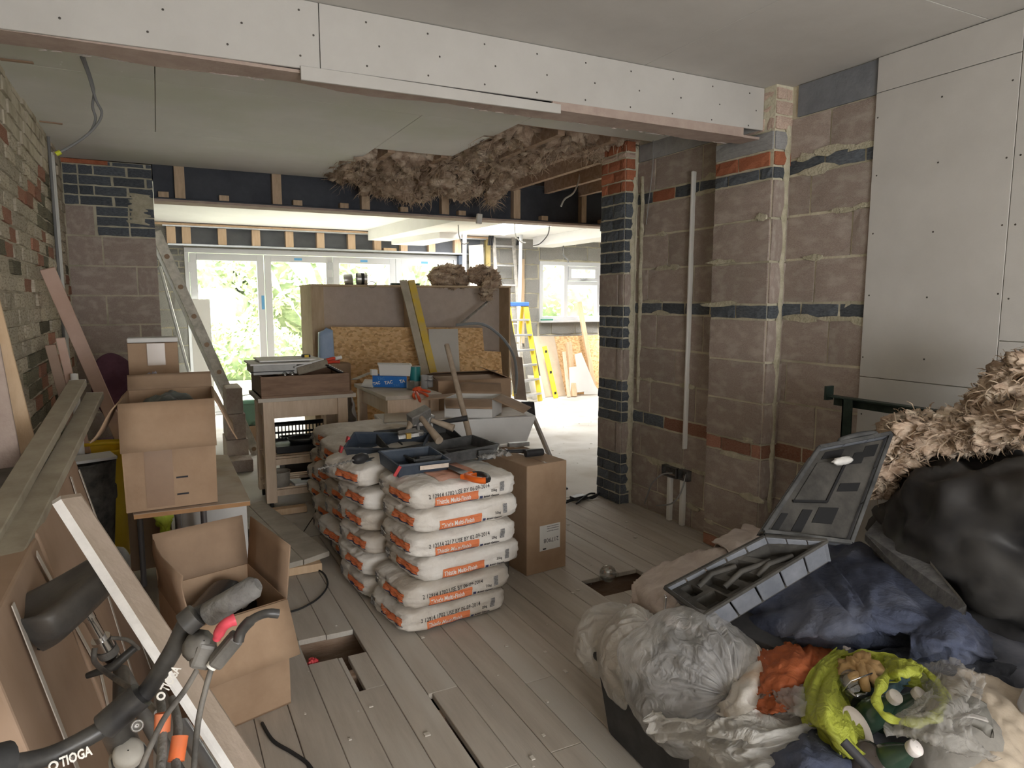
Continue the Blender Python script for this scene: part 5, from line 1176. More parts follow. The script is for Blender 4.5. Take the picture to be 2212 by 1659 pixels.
# ---- green steel frame
gs = mat('dark_green_steel', (.018,.035,.028), (.05,.07,.06), 10, .5, .1, 40, metal=.2)
t = thing('steel_rack', 'dark green steel angle rack standing before the plasterboard wall', 'frame', (2.75, 1.9, 0))
xf_ = 2.78; a, b = PX(1795,855,xf_), PX(2110,908,xf_-.0); b.z = a.z
MB().bar(a, b+(b-a)*.7, .05, .006).build('rail', gs, t); MB().bar(a+V((.024,0,-.022)), b+(b-a)*.7+V((.024,0,-.022)), .006, .045).build('rail', gs, t)
MB().bar(a+V((-.0,.012,-.02)), a+V((-.0,.012,.045)), .05, .012, (0,1,0)).build('bracket', gs, t)
yp = PX(1838,870,xf_).y
for y in (yp, .75): MB().box((xf_-.025,y-.025,.0),(xf_-.019,y+.025,a.z-.004)).box((xf_-.025,y+.019,0),(xf_+.025,y+.025,a.z-.004)).build('post', gs, t)
zl = PX(1880,962,xf_).z; MB().bar((xf_,yp,zl),(xf_,.75,zl),.03,.006).build('lower_rail', gs, t)
# ================================================================== THE HEAP ON THE RIGHT
dk = mat('dark_trunk', (.03,.032,.035), (.06,.06,.062), 8, .7)
t = thing('storage_trunk', 'dark storage trunk buried under the heap of clothes and bags', 'trunk', (2.0, 1.2, 0))
MB().hexa([(1.24,.55,.001),(2.93,.55,.001),(2.93,1.80,.001),(1.28,1.80,.001),(1.20,.55,.27),(2.93,.55,.27),(2.93,1.82,.27),(1.24,1.82,.27)]).build('body', dk, t, bevel=.02)
MB().hexa([(1.19,.54,.272),(2.93,.54,.272),(2.93,1.83,.272),(1.23,1.83,.272),(1.19,.54,.30),(2.93,.54,.30),(2.93,1.83,.30),(1.23,1.83,.30)]).build('lid', dk, t, bevel=.01)
# black sack with wool on it
bs_m = mat('dusty_black_sack', (.018,.018,.02), (.030,.028,.027), 5, .55, .6, 7, spec=.3, c3=(.055,.052,.048), c3scale=2.2)
t = thing('black_sack', 'big dusty black rubble sack bulging beneath the brown mineral wool', 'sack', (2.55, 1.25, .31))
blob('sack_body', (2.56,1.27,.60), (.38,.42,.34), bs_m, t, .16, 1.8, 3, 90, 60, ridge=.10, flat=.305)
wool('mineral_wool', 'thick brown mineral wool batt draped over the black sack', [PX(1905,1075,2.42), PX(1925,1000,2.42), PX(1965,950,2.46), PX(2060,935,2.5), PX(2160,925,2.5), PX(2270,905,2.5)], [.055,.11,.125,.10,.09,.10], 3, 1500, flatten=.75, fl=.04)
wool('mineral_wool', 'darker clump of brown mineral wool rising at the plasterboard wall', [PX(2100,925,2.62), PX(2150,880,2.62), PX(2205,830,2.62), PX(2260,790,2.62)], [.06,.10,.12,.10], 8, 900, flatten=.8, fl=.04)
# foam board leaning
fo_m = mat('grey_foam_board', (.10,.10,.105), (.17,.168,.165), 30, .9, .5, 90)
t = thing('foam_board', 'dark grey rigid foam board wedged between the sack and the blue sweatshirt', 'board', PZ(1960,1230,.5))
q = [PZ(1868,1152,.62), PZ(1914,1100,.66), PZ(2088,1308,.60), PZ(2035,1330,.54)]; c = PZ(1868,1152,.62); n = (q[1]-q[0]).cross(q[3]-q[0]).normalized(); n = n if n.y < 0 else -n
MB().slab(q, n, .03).build('board', fo_m, t, bevel=.003); MB().slab([q[1], q[1]+V((.02,.03,.01)), q[2]+V((.02,.03,.01)), q[2]], (0,0,1), .03).build('edge', mat('foam_edge', (.24,.24,.23), (.34,.33,.32), 50, .9), t)
# black foam pad under the case
t = thing('black_pad', 'flat black foam pad lying under the open tool case latches', 'pad', PZ(1620,1360,.47))
q = [PZ(1520,1335,.475), PZ(1690,1405,.475), PZ(1735,1370,.48), PZ(1800,1290,.49), PZ(1650,1260,.49)]; MB().slab(q, (0,0,1), .025).build('pad', black_m if False else mat('pad_black', (.03,.031,.034), (.055,.055,.058), 9, .75), t, bevel=.003)
# ---- open grey tool case
cg_m = mat('dusty_grey_case', (.03,.029,.027), (.078,.073,.065), 7, .75, .15, 40); cs_m = mat('grey_case_side', (.115,.125,.145), (.19,.20,.225), 9, .6, .1, 60); recess_shade_m = mat('recess_shade_black', (.012,.012,.013), rough=.8)
t = thing('tool_case', 'open dusty grey tool case with moulded recesses lying on the sweatshirt', 'tool case', PZ(1600,1260,.48))
zA, zD = .54, .72
A_, B_, C_, D_ = PZ(1436,1270,zA), PZ(1518,1330,zA), PZ(1787,1168,zD), PZ(1652,1158,zD)
def half(R, dep, nm, inset=.06, wm=None, fm=None):
    n = (R[1]-R[0]).cross(R[3]-R[0]).normalized(); n = -n if n.z > 0 and abs(n.z) > .6 else n
    c = sum(R, V())/4; Bt = [p+n*dep+(c-p)*inset for p in R]; g = MB(); k = 4
    for i in range(4):
        j = (i+1)%4
        m_ = 5 if i in (1,3) else 3
        for s in range(m_):
            f0, f1 = s/m_+.006, (s+1)/m_-.006
            a, b, a2, b2 = R[i].lerp(R[j],f0), R[i].lerp(R[j],f1), Bt[i].lerp(Bt[j],f0), Bt[i].lerp(Bt[j],f1)
            nn = (b-a).cross(a2-a).normalized(); nn = nn if nn.dot(a-c) > 0 else -nn
            MB().slab([a, b, b2, a2], nn, .008).build('side_panel', wm or cs_m, t, bevel=.003)
    g.slab(Bt, n, .004); g.build(nm, fm or cg_m, t)
    sh = MB()                                      # moulded deck with wells
    return n, Bt, c
n1, Bt1, c1 = half([A_, B_, C_, D_], .075, 'case_base')
def bil(R, u, v): return R[0].lerp(R[1], u).lerp(R[3].lerp(R[2], u), v)
def deck(R, n, sink, wells, nm, nu, nv, ribs):
    g = MB(); vs = []; fs = []
    def dep(u, v):
        d = sink
        for (u0,u1,v0,v1,dd) in wells:
            if u0 <= u <= u1 and v0 <= v <= v1: d = dd
        return d
    g.grid(lambda u, v: bil(R, .03+.94*u, .03+.94*v)+n*(dep(u, v)+.002*noise.noise(V((u*9,v*9,1)))), nu, nv, False); g.build(nm, cg_m, t)
    rim = MB()
    for i in range(4): rim.bar(R[i], R[(i+1)%4], .012, .010, n)
    rim.build('rim', cg_m, t, bevel=.002)
deck([A_,B_,C_,D_], n1, .012, [(.1,.45,.08,.16,.05),(.55,.9,.06,.2,.05),(.15,.8,.24,.34,.045),(.35,.9,.42,.5,.045),(.1,.6,.52,.64,.05),(.15,.9,.72,.92,.055)], 'moulded_insert', 44, 60, 0)
for (u, v0, v1) in ((.3,.2,.55),(.62,.3,.7),(.8,.5,.8)):
    MB().tube([bil([A_,B_,C_,D_],u,v0)+n1*.012, bil([A_,B_,C_,D_],u-.1,(v0+v1)/2)+n1*.006, bil([A_,B_,C_,D_],u,v1)+n1*.012], .009, 8).build('moulded_ridge', cg_m, t)
for f in (.12,.80):
    p = A_.lerp(B_,f); d = (A_-D_).normalized(); MB().bar(p+d*.012-V((0,0,.01)), p+d*.014-V((0,0,.065)), .022, .006, d).build('latch', chrome_m, t, bevel=.002)
R2 = [D_+V((.005,.01,.012)), PY(1838,1172,C_.y+.03), PY(1925,936,1.55), PY(1770,966,1.62)]
R2 = [R2[0], R2[1], R2[2], R2[3]]
nl_ = (R2[1]-R2[0]).cross(R2[3]-R2[0]).normalized(); nl_ = nl_ if nl_.y > 0 else -nl_
c2_ = sum(R2, V())/4; Bt = [p+nl_*.07+(c2_-p)*.06 for p in R2]
for i in range(4):
    j = (i+1)%4; m_ = 3
    for s in range(m_):
        f0, f1 = s/m_+.006, (s+1)/m_-.006; a, b, a2, b2 = R2[i].lerp(R2[j],f0), R2[i].lerp(R2[j],f1), Bt[i].lerp(Bt[j],f0), Bt[i].lerp(Bt[j],f1)
        nn = (b-a).cross(a2-a).normalized(); nn = nn if nn.dot(a-c2_) > 0 else -nn; MB().slab([a,b,b2,a2], nn, .008).build('side_panel', cs_m, t, bevel=.003)
MB().slab(Bt, nl_, -.004).build('lid_shell', cg_m, t)
g = MB(); g.grid(lambda u, v: bil(R2, .04+.92*u, .04+.92*v)+nl_*.014, 6, 8, False); g.build('lid_insert', cg_m, t)
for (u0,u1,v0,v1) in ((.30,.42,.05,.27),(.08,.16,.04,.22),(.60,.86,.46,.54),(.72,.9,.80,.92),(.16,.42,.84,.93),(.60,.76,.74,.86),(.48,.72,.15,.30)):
    MB().slab([bil(R2,a,b)+nl_*.0115 for a,b in ((u0,v0),(u1,v0),(u1,v1),(u0,v1))], -nl_, .004).build('recess_shade', recess_shade_m, t)  # flat near-black plates on the insert; the shade of lid wells as colour
MB().slab([bil(R2,a,b)+nl_*.010 for a,b in ((.13,.36),(.52,.36),(.52,.80),(.13,.80))], -nl_, .006).build('raised_panel', cg_m, t, bevel=.002)
for (a,b,c_,d_) in ((.12,.35,.53,.35),(.53,.35,.53,.81)): MB().bar(bil(R2,a,b)+nl_*.008, bil(R2,c_,d_)+nl_*.008, .008, .006, nl_).build('moulded_ridge', recess_shade_m, t)
rim = MB()
for i in range(4): rim.bar(R2[i], R2[(i+1)%4], .014, .016, nl_)
rim.build('rim', casegrey_m, t, bevel=.003)
up_ = (R2[3]-R2[0]).normalized(); ha, hb3 = R2[3].lerp(R2[2],.28), R2[3].lerp(R2[2],.74)
MB().tube(clusterpts([ha, ha+up_*.02, ha.lerp(hb3,.5)+up_*.032, hb3+up_*.02, hb3]), .010, 10).build('handle', casegrey_m, t)
blob('tissue_scrap', bil(R2,.44,.76)-nl_*.012, (.05,.014,.014), mat('white_tissue', (.55,.54,.52), (.68,.67,.65), 12, .8), t, .25, 2, 3, 20, 12)
# ---- clothes
hood_m = mat('navy_fleece', (.040,.048,.082), (.072,.085,.130), 7, .95, .6, 60, c3=(.12,.13,.17), c3scale=4)
def Zr(rows): return [[PZ(*p) for p in r] for r in rows]
t = thing('sweatshirt', 'rumpled navy blue fleece sweatshirt spread over the heap under the tool case', 'sweatshirt', PZ(1880,1350,.45))
cloth('body', Zr([[(1790,1165,.50),(1880,1190,.52),(1960,1240,.54),(2060,1320,.52)],[(1740,1235,.50),(1840,1250,.56),(1950,1300,.57),(2080,1370,.52)],[(1640,1330,.47),(1780,1330,.54),(1930,1360,.55),(2110,1410,.50)],[(1640,1375,.40),(1780,1400,.44),(1950,1420,.44),(2130,1445,.40)]]), hood_m, t, .018, 4, 3, 60, 46, .006)
cloth('sleeve', Zr([[(1990,1330,.53),(2060,1310,.55),(2125,1375,.50)],[(1970,1390,.54),(2060,1385,.57),(2150,1415,.50)],[(1960,1430,.47),(2060,1440,.48),(2150,1440,.44)]]), hood_m, t, .014, 4, 5, 34, 26, .006)
cloth('hood', Zr([[(1590,1345,.44),(1680,1290,.52),(1790,1215,.54)],[(1640,1385,.43),(1760,1370,.53),(1880,1330,.57)],[(1690,1400,.38),(1800,1410,.44),(1920,1400,.46)]]), hood_m, t, .018, 3, 8, 40, 30, .006)
bd = MB(); 
t = thing('dark_jacket', 'black and navy jacket folded along the front of the sweatshirt', 'jacket', PZ(2050,1430,.43))
jk = mat('dark_jacket_cloth', (.02,.023,.032), (.05,.055,.07), 8, .8, .4, 60)
cloth('fabric', Zr([[(1880,1410,.46),(1990,1405,.49),(2090,1425,.48),(2190,1440,.45)],[(1900,1445,.44),(2000,1450,.47),(2100,1465,.46),(2180,1480,.42)],[(1910,1465,.38),(2010,1475,.40),(2100,1490,.40),(2175,1510,.36)]]), jk, t, .012, 5, 2, 44, 22, .006)
cr_m = mat('cream_cloth', (.44,.37,.33), (.60,.53,.48), 6, .92, .3, 60); 
t = thing('cream_shirt', 'crumpled cream cloth spilling over the heap edge beside the tool case', 'shirt', PZ(1480,1260,.40))
cloth('fabric', Zr([[(1590,1160,.36),(1620,1175,.38),(1640,1195,.42)],[(1520,1195,.38),(1560,1215,.44),(1590,1250,.46)],[(1440,1225,.36),(1480,1250,.44),(1520,1280,.46)],[(1378,1265,.30),(1410,1300,.42),(1470,1310,.46)],[(1385,1330,.28),(1430,1345,.40),(1480,1360,.44)],[(1450,1375,.30),(1480,1380,.38),(1530,1370,.42)]]), cr_m, t, .022, 5, 7, 34, 60, .006, stretch=(.8,1.8))
cloth('sleeve', Zr([[(1640,1195,.42),(1660,1160,.40),(1610,1140,.36)],[(1585,1240,.42),(1570,1195,.44),(1540,1180,.38)]]), cr_m, t, .02, 3, 2, 20, 20, .005)
t = thing('white_shirt', 'rust-stained white cloth between the clear sack and the orange bag', 'shirt', PZ(1630,1450,.42))
st_m = mat('stained_white', (.60,.57,.53), (.70,.67,.63), 9, .9, .3, 60, c3=(.45,.30,.18), c3scale=6)
cloth('fabric', Zr([[(1600,1375,.42),(1650,1385,.44),(1700,1400,.42)],[(1600,1440,.42),(1640,1450,.46),(1670,1460,.42)],[(1560,1510,.38),(1600,1520,.44),(1650,1530,.42)],[(1550,1545,.36),(1610,1560,.42),(1680,1555,.40)]]), st_m, t, .014, 4, 9, 24, 36, .005)
# ---- translucent sacks
sackw = film('milky_film', (.66,.64,.60), .70, .28); sackc = film('hazy_film', (.66,.65,.64), .52, .22)
rim_in = mat('dark_clothes', (.05,.055,.07), (.14,.14,.16), 5, .9)
t = thing('rubbish_sack', 'milky translucent sack sagging over the trunk edge, the lower one with a highlight', 'sack', PZ(1370,1430,.3))
pleated('sack_body', PZ(1375,1425,.30), (.125,.13,.165), PZ(1420,1350,.44), sackw, 1, t); blob('contents', PZ(1375,1425,.30), (.10,.11,.14), cr_m, t, .2, 2, 2)
t = thing('rubbish_sack', 'milky translucent sack behind, nearest the bare floorboards', 'sack', PZ(1310,1390,.3))
pleated('sack_body', PZ(1320,1385,.28), (.135,.12,.125), PZ(1390,1330,.40), sackw, 5, t); blob('contents', PZ(1320,1385,.28), (.10,.10,.10), cr_m, t, .2, 2, 6)
t = thing('rubbish_sack', 'large clear sack with pleats gathered at a knot, full of dark clothes', 'sack', PZ(1510,1480,.35))
kc = PZ(1545,1490,.50)
pleated('sack_body', PZ(1500,1475,.34), (.21,.23,.20), PZ(1600,1500,.44), sackc, 3, t); blob('contents', PZ(1520,1475,.32), (.165,.175,.13), rim_in, t, .2, 2, 3)
cloth('sack_skirt', Zr([[(1400,1540,.34),(1500,1560,.40),(1600,1555,.44),(1720,1540,.44)],[(1410,1600,.26),(1510,1590,.36),(1620,1590,.44),(1760,1570,.44)],[(1480,1640,.20),(1560,1650,.34),(1660,1620,.42),(1790,1600,.42)],[(1500,1720,.14),(1590,1720,.30),(1650,1700,.36),(1760,1640,.38)]]), sackw, t, .02, 5, 4, 60, 40, 0)
t = thing('denim_cloth', 'folded dark blue cloth at the bottom edge below the clear sack', 'cloth', PZ(1720,1630,.42))
cloth('fabric', Zr([[(1700,1600,.40),(1745,1580,.43),(1800,1600,.42)],[(1670,1640,.40),(1750,1640,.45),(1840,1640,.42)],[(1650,1700,.36),(1760,1710,.42),(1860,1700,.38)]]), hood_m, t, .012, 3, 12, 30, 24, .006)
ormesh = film('orange_mesh_film', (.62,.17,.06), .85, .6)
t = thing('net_bag', 'translucent orange mesh bag lying between the white cloth and the hi-vis bag', 'bag', PZ(1710,1450,.42))
cloth('mesh', Zr([[(1648,1400,.44),(1720,1385,.46),(1800,1410,.44)],[(1640,1450,.46),(1720,1440,.51),(1790,1450,.47)],[(1640,1510,.44),(1700,1500,.47),(1760,1480,.45)]]), ormesh, t, .016, 5, 6, 40, 30, 0)
cloth('mesh_tail', Zr([[(1640,1520,.44),(1690,1500,.46),(1740,1510,.44)],[(1635,1550,.43),(1680,1548,.46),(1720,1545,.44)]]), ormesh, t, .016, 4, 3, 26, 16, 0)
t = thing('plastic_film', 'crumpled pinkish clear film between the orange mesh and the yellow bag', 'plastic film', PZ(1740,1530,.42))
cloth('sheet', Zr([[(1660,1505,.45),(1720,1490,.47),(1770,1500,.46)],[(1690,1545,.44),(1740,1535,.49),(1790,1540,.46)],[(1720,1570,.42),(1770,1580,.45),(1800,1600,.43)]]), sackc, t, .022, 6, 2, 34, 30, 0)
# ---- bright yellow carrier bag with bottles and jar
yb_m = film('acid_yellow_film', (.46,.50,.07), .97, .4)
t = thing('yellow_carrier_bag', 'acid yellow carrier bag lying open with bottles and gloves inside', 'bag', PZ(1870,1510,.42))
cloth('bag_side', Zr([[(1800,1405,.50),(1850,1420,.47),(1880,1425,.44)],[(1750,1460,.50),(1790,1465,.50),(1820,1480,.44)],[(1742,1540,.47),(1785,1545,.52),(1825,1530,.45)],[(1765,1600,.44),(1810,1600,.50),(1850,1590,.44)],[(1800,1630,.42),(1840,1640,.46),(1862,1625,.42)]]), yb_m, t, .016, 3, 5, 30, 60, .002, stretch=(2.6,.6))
rp = clusterpts([PZ(*p) for p in ((1795,1408,.50),(1840,1402,.52),(1900,1402,.53),(1930,1415,.53),(1965,1440,.52),(2010,1455,.51),(2035,1500,.49),(2045,1525,.48))], 8)
mb = MB(); n_ = len(rp)
mb.grid(lambda u, v: rp[min(n_-1,int(u*(n_-1)))]+V((0,0,-.06*v))+V((.012*noise.noise(V((u*9,v*3,1))), .035*(v-.5)+.012*noise.noise(V((u*9,v*3,4))), .01*noise.noise(V((u*14,v*2,7))))), n_-1, 6)
mb.build('bag_rim', yb_m, t, solid=.002)
def strap(pts, w, nm='bag_handle'):
    P_ = clusterpts([PZ(*p) for p in pts], 8); vs = []; fs = []
    for i, p in enumerate(P_):
        tg = (P_[min(i+1,len(P_)-1)]-P_[max(i-1,0)]).normalized(); s = tg.cross(V((0,-.5,.85))).normalized()*w*(1+.3*math.sin(i*.7))
        vs += [p-s, p+V((0,0,.006)), p+s]
    for i in range(len(P_)-1): fs += [(i*3,i*3+1,i*3+4,i*3+3),(i*3+1,i*3+2,i*3+5,i*3+4)]
    MB().add(vs, fs, True).build(nm, yb_m, t, solid=.002)
strap(((1935,1430,.56),(1912,1465,.57),(1895,1500,.57),(1900,1535,.56),(1935,1556,.55),(1985,1560,.54),(2025,1545,.54),(2040,1510,.54),(2020,1470,.55),(1995,1445,.56)), .011)
cloth('bag_knot', Zr([[(1915,1425,.56),(1950,1425,.58),(1990,1445,.56)],[(1920,1460,.56),(1945,1455,.59),(1985,1462,.57)],[(1925,1475,.55),(1945,1472,.57),(1960,1470,.56)]]), yb_m, t, .012, 3, 4, 20, 16, .002)
t = thing('leather_glove', 'ochre work gloves bunched in the mouth of the yellow bag', 'glove', PZ(1860,1450,.45)); gl_m = mat('ochre_leather', (.36,.22,.09), (.50,.33,.16), 8, .85, .4, 40)
blob('palm', PZ(1855,1450,.49), (.060,.045,.035), gl_m, t, .45, 2.5, 4, ridge=.2)
for k, (a, b) in enumerate((((1860,1440),(1872,1495)),((1875,1445),(1892,1478)),((1850,1460),(1830,1470)),((1880,1440),(1905,1455)))):
    MB().tube(clusterpts([PZ(a[0],a[1],.51), PZ((a[0]+b[0])/2,(a[1]+b[1])/2,.515), PZ(b[0],b[1],.495)],4), [.013]*4+[.012]*4+[.008], 10).build('finger', gl_m, t)
glassm = clear_glass('jar_glass', (.72,.76,.74), .22)
t = thing('glass_jar', 'clip-top glass jar with wire bail lying in the yellow bag', 'jar', PZ(1825,1500,.42))
ax = V((-.15,-.45,.85)).normalized(); jc = PZ(1828,1512,.44)
MB().lathe(jc-ax*.03, [(.001,0),(.042,.001),(.046,.01),(.046,.07),(.036,.085),(.036,.095)], 24, ax).build('jar_body', glassm, t); MB().lathe(jc-ax*.03+ax*.096, [(.040,0),(.040,.008),(.025,.014),(.001,.015)], 24, ax).build('lid', glassm, t)
w1 = jc+ax*.06; MB().tube([w1+V((-.045,0,0)), w1+V((-.04,-.01,.02))+ax*.02, w1+V((.04,-.01,.02))+ax*.02, w1+V((.045,0,0)), w1+V((.05,-.01,-.05))], .0018, 6).build('wire_bail', chrome_m, t)
botm = mat('green_bottle_glass', (.02,.045,.03), (.04,.07,.045), 6, .15, spec=.7); capm = mat('white_bottle_cap', (.62,.57,.55), (.70,.66,.64), 30, .5)
def bottle(label, px, py, z, ax, L_=.2, r=.036):
    c = PZ(px, py, z); ax = V(ax).normalized(); t = thing('bottle', label, 'bottle', c-ax*L_, 'white-capped green bottles in the heap')
    MB().lathe(c, [(.001,-L_),(r,-L_+.005),(r,-.085),(r*.85,-.06),(.016,-.022),(.0145,-.014)], 22, ax).build('bottle_body', botm, t)
    MB().lathe(c, [(.0165,-.016),(.0175,-.012),(.0175,-.001),(.016,.001),(.001,.0015)], 22, ax).build('cap', capm, t)
bottle('white-capped green bottle framed by the yellow bag handle, next to the gloves', 1936, 1503, .535, (.0,-.55,.75), .19)
bottle('white-capped green bottle framed by the yellow bag handle, next to the grey pouch', 1990, 1497, .53, (.15,-.5,.75), .19)
bottle('white-capped green bottle lying below the yellow bag, nearest the bottom edge', 1980, 1614, .50, (.05,-.6,.7), .18)
t = thing('blue_bag', 'scrap of blue plastic tucked between the gloves and the green bottles', 'plastic bag', PZ(1905,1500,.42)); cloth('sheet', Zr([[(1950,1455,.50),(1960,1465,.51),(1955,1475,.5)],[(1900,1490,.48),(1910,1500,.50),(1920,1512,.49)],[(1878,1530,.46),(1888,1540,.47),(1895,1545,.46)]]), film('blue_film', (.16,.30,.40), .95, .3), t, .01, 4, 3, 16, 20, .002)
t = thing('plate', 'pale round plastic disc standing under the yellow bag side', 'disc', PZ(1850,1585,.42)); MB().lathe(PZ(1848,1578,.455), [(.001,.0),(.04,.002),(.052,.008),(.054,.006),(.042,-.003),(.001,-.004)], 30, V((.25,-.7,.6))).build('disc', mat('cream_disc', (.48,.42,.36), (.56,.50,.43), 9, .5), t)
t = thing('black_tube', 'black metal tube end poking up at the bottom below the yellow bag', 'tube', PZ(1860,1640,.40)); MB().tube([PZ(1822,1602,.52), PZ(1915,1700,.46)], .010, 12).build('tube', black_m if False else mat('tube_black', (.04,.04,.045), rough=.5), t)
t = thing('dark_bottle', 'dark wide jar lying at the bottom edge beside the black tube', 'jar', PZ(1900,1630,.4)); MB().lathe(PZ(1885,1640,.44), [(.001,-.08),(.045,-.078),(.045,.0),(.03,.012),(.001,.013)], 22, V((0,-.5,.8))).build('jar_body', mat('brown_glass', (.05,.04,.035), rough=.2, spec=.6), t)
t = thing('beige_sheet', 'beige dust sheet bunched at the far edge of the heap under the clear bag', 'dust sheet', PZ(2120,1530,.4)); bg_m = mat('beige_sheet_cloth', (.36,.30,.23), (.46,.39,.31), 5, .9, .2, 60)
cloth('fabric', Zr([[(1985,1440,.44),(2060,1450,.47),(2140,1475,.46),(2230,1500,.44)],[(2010,1500,.44),(2090,1510,.48),(2160,1540,.47),(2230,1570,.44)],[(1990,1580,.42),(2090,1600,.45),(2160,1620,.45),(2240,1650,.42)],[(1960,1690,.38),(2060,1700,.42),(2150,1710,.42),(2240,1720,.38)]]), bg_m, t, .016, 4, 2, 44, 40, .005)
t = thing('clear_bag', 'clear plastic bag with bright glints beside the green bottles', 'plastic bag', PZ(2060,1540,.45)); clr = film('glossy_clear_film', (.50,.48,.45), .45, .12)
cloth('sheet', Zr([[(2000,1450,.50),(2060,1440,.55),(2120,1470,.52)],[(1990,1520,.52),(2060,1510,.57),(2110,1530,.53)],[(1915,1590,.52),(2010,1570,.56),(2090,1590,.54)],[(1990,1600,.50),(2060,1630,.54),(2150,1650,.50)]]), clr, t, .02, 5, 2, 44, 40, 0)
t = thing('grey_pouch', 'grey padded pouch with pale band under the clear bag', 'pouch', PZ(2080,1545,.5)); q = Zr([[(2040,1530,.52),(2090,1515,.54),(2125,1530,.53)],[(2040,1570,.52),(2095,1560,.54),(2145,1590,.52)]]); cloth('body', q, mat('grey_pouch_cloth', (.15,.145,.13), (.22,.21,.19), 8, .85), t, .006, 2, 3, 16, 12, .02)
cloth('band', Zr([[(2042,1548,.545),(2090,1541,.563),(2130,1550,.553)],[(2042,1556,.545),(2092,1549,.563),(2135,1560,.553)]]), mat('pale_band', (.34,.32,.30)), t, .0, 1, 1, 8, 4, .003)
t = thing('grey_cloth_bag', 'grey padded bag filling the bottom corner under the clear film', 'bag', PZ(2080,1630,.4)); blob('bag_body', PZ(2070,1620,.42), (.14,.09,.09), mat('grey_bag_cloth', (.16,.15,.135), (.24,.225,.20), 6, .85, .3, 50), t, .12, 1.6, 2, flat=.33)
t = thing('white_bag', 'smooth white plastic bag standing in the lower corner of the heap', 'bag', PZ(2200,1550,.35)); blob('bag_body', PY(2275,1620,.80), (.125,.09,.27), film('white_film', (.70,.70,.72), .98, .35), t, .07, 1.2, 3, 44, 34, rot=Matrix.Rotation(.3,3,'Y'))
t = thing('cloth_bundle', 'bundle of pale cloth showing between the sweatshirt and the yellow bag', 'cloth', PZ(1820,1395,.42)); blob('fabric', PZ(1822,1392,.44), (.07,.05,.04), cr_m, t, .4, 2.5, 8, ridge=.15)
blob('dark_fabric', PZ(1765,1385,.42), (.06,.04,.035), hood_m, t, .3, 2, 8)
# filler clothes under the visible layer
t = thing('bedding', 'dark crumpled bedding under the whole heap on the trunk', 'bedding', (2.0, 1.2, .30))
cloth('fabric', [[V((1.25,.60,.33)),V((1.7,.60,.38)),V((2.2,.60,.36)),V((2.9,.6,.34))],[V((1.27,1.0,.36)),V((1.6,1.0,.40)),V((2.2,1.0,.41)),V((2.9,1.0,.36))],[V((1.3,1.4,.36)),V((1.7,1.4,.43)),V((2.2,1.4,.42)),V((2.9,1.4,.36))],[V((1.35,1.78,.32)),V((1.8,1.78,.36)),V((2.3,1.78,.34)),V((2.9,1.78,.32))]], rim_in, t, .02, 5, 8, 60, 50, .01)
# glass ball by the floor hole
t = thing('glass_ball', 'cut glass light globe lying at the edge of the floor hole', 'globe', PZ(1313,1255,0)); p = PZ(1313,1257,.0); MB().lathe(p+V((0,0,.045)), [(.0445*math.sin(PI*k/14)+.0001, -.044*math.cos(PI*k/14)) for k in range(15)], 16, (0,0,1), smooth=False).build('globe', clear_glass('cut_glass', (.80,.82,.82), .30), t)
t = thing('cable_pile', 'tangle of black cable and brush heads on the slab before the end pier', 'cable'); t.location = PZ(1262,1078,0); 
for pts in (((1218,1088),(1240,1080),(1262,1078),(1290,1068)),((1225,1082),(1255,1072),(1280,1076),(1296,1064)),((1245,1088),(1270,1068),(1285,1066))): MB().tube(clusterpts([PZ(x,y,.02+.01*math.sin(x)) for x,y in pts],6), .007, 8).build('lead', mat('black_flex', (.03,.03,.03)), t)
t2_ = MB(); t2_.bar(PZ(1236,1076,.02), PZ(1262,1070,.02), .06, .02); t2_.build('brush_head', black_m, t, bevel=.004)
# ================================================================== FAR AREA, BENCHES, COUNTER
def leg(t, x, y, z, w=.06, m=None): MB().box((x-w/2,y-w/2,0),(x+w/2,y+w/2,z)).build('leg', m or bench_m, t, bevel=.004)
# trolley with drawer box
t = thing('slatted_trolley', 'pale wooden kitchen trolley with slatted shelf and castors under the drawer box', 'trolley', (.9, 5.2, 0))
x0, x1, y0, y1, zt = .60, 1.19, 4.93, 5.42, .80
MB().box((x0-.03,y0-.03,zt-.028),(x1+.05,y1+.03,zt)).build('top', benchtop_m, t, bevel=.003)
for X in (x0+.04, x1-.04):
    for Y in (y0+.04, y1-.04):
        MB().box((X-.036,Y-.036,.055),(X+.036,Y+.036,zt-.029)).build('leg', bench_m, t, bevel=.004)
        MB().lathe((X,Y,.026), [(.001,-.012),(.025,-.012),(.025,.012),(.001,.012)], 14, (1,0,0)).build('castor', black_m, t)
MB().box((x0+.076,y0+.02,zt-.15),(x1-.076,y0+.04,zt-.029)).build('apron', bench_m, t, bevel=.002); MB().box((x0+.076,y1-.04,zt-.15),(x1-.076,y1-.02,zt-.029)).build('apron', bench_m, t); 
for X in (x0+.02, x1-.04): MB().box((X,y0+.076,zt-.15),(X+.02,y1-.076,zt-.029)).build('apron', bench_m, t)
for zz, nm in ((.36,'slat'),(.14,'slat')):
    MB().box((x0+.04,y0+.03,zz-.045),(x1-.04,y0+.05,zz-.002)).build('shelf_rail', bench_m, t); MB().box((x0+.04,y1-.05,zz-.045),(x1-.04,y1-.03,zz-.002)).build('shelf_rail', bench_m, t)
    for k in range(7): y = y0+.035+k*.062; MB().box((x0+.01,y,zz),(x1-.01,y+.036,zz+.014)).build('slat', bench_m, t, bevel=.002)
t = thing('drawer_box', 'deep brown wooden drawer full of odds and ends on the trolley', 'drawer', (.9, 5.2, zt))
dx0, dx1, dy0, dy1, dz0, dz1 = x0-.01, x1-.0, y0-.05, y1+.0, zt+.002, zt+.15
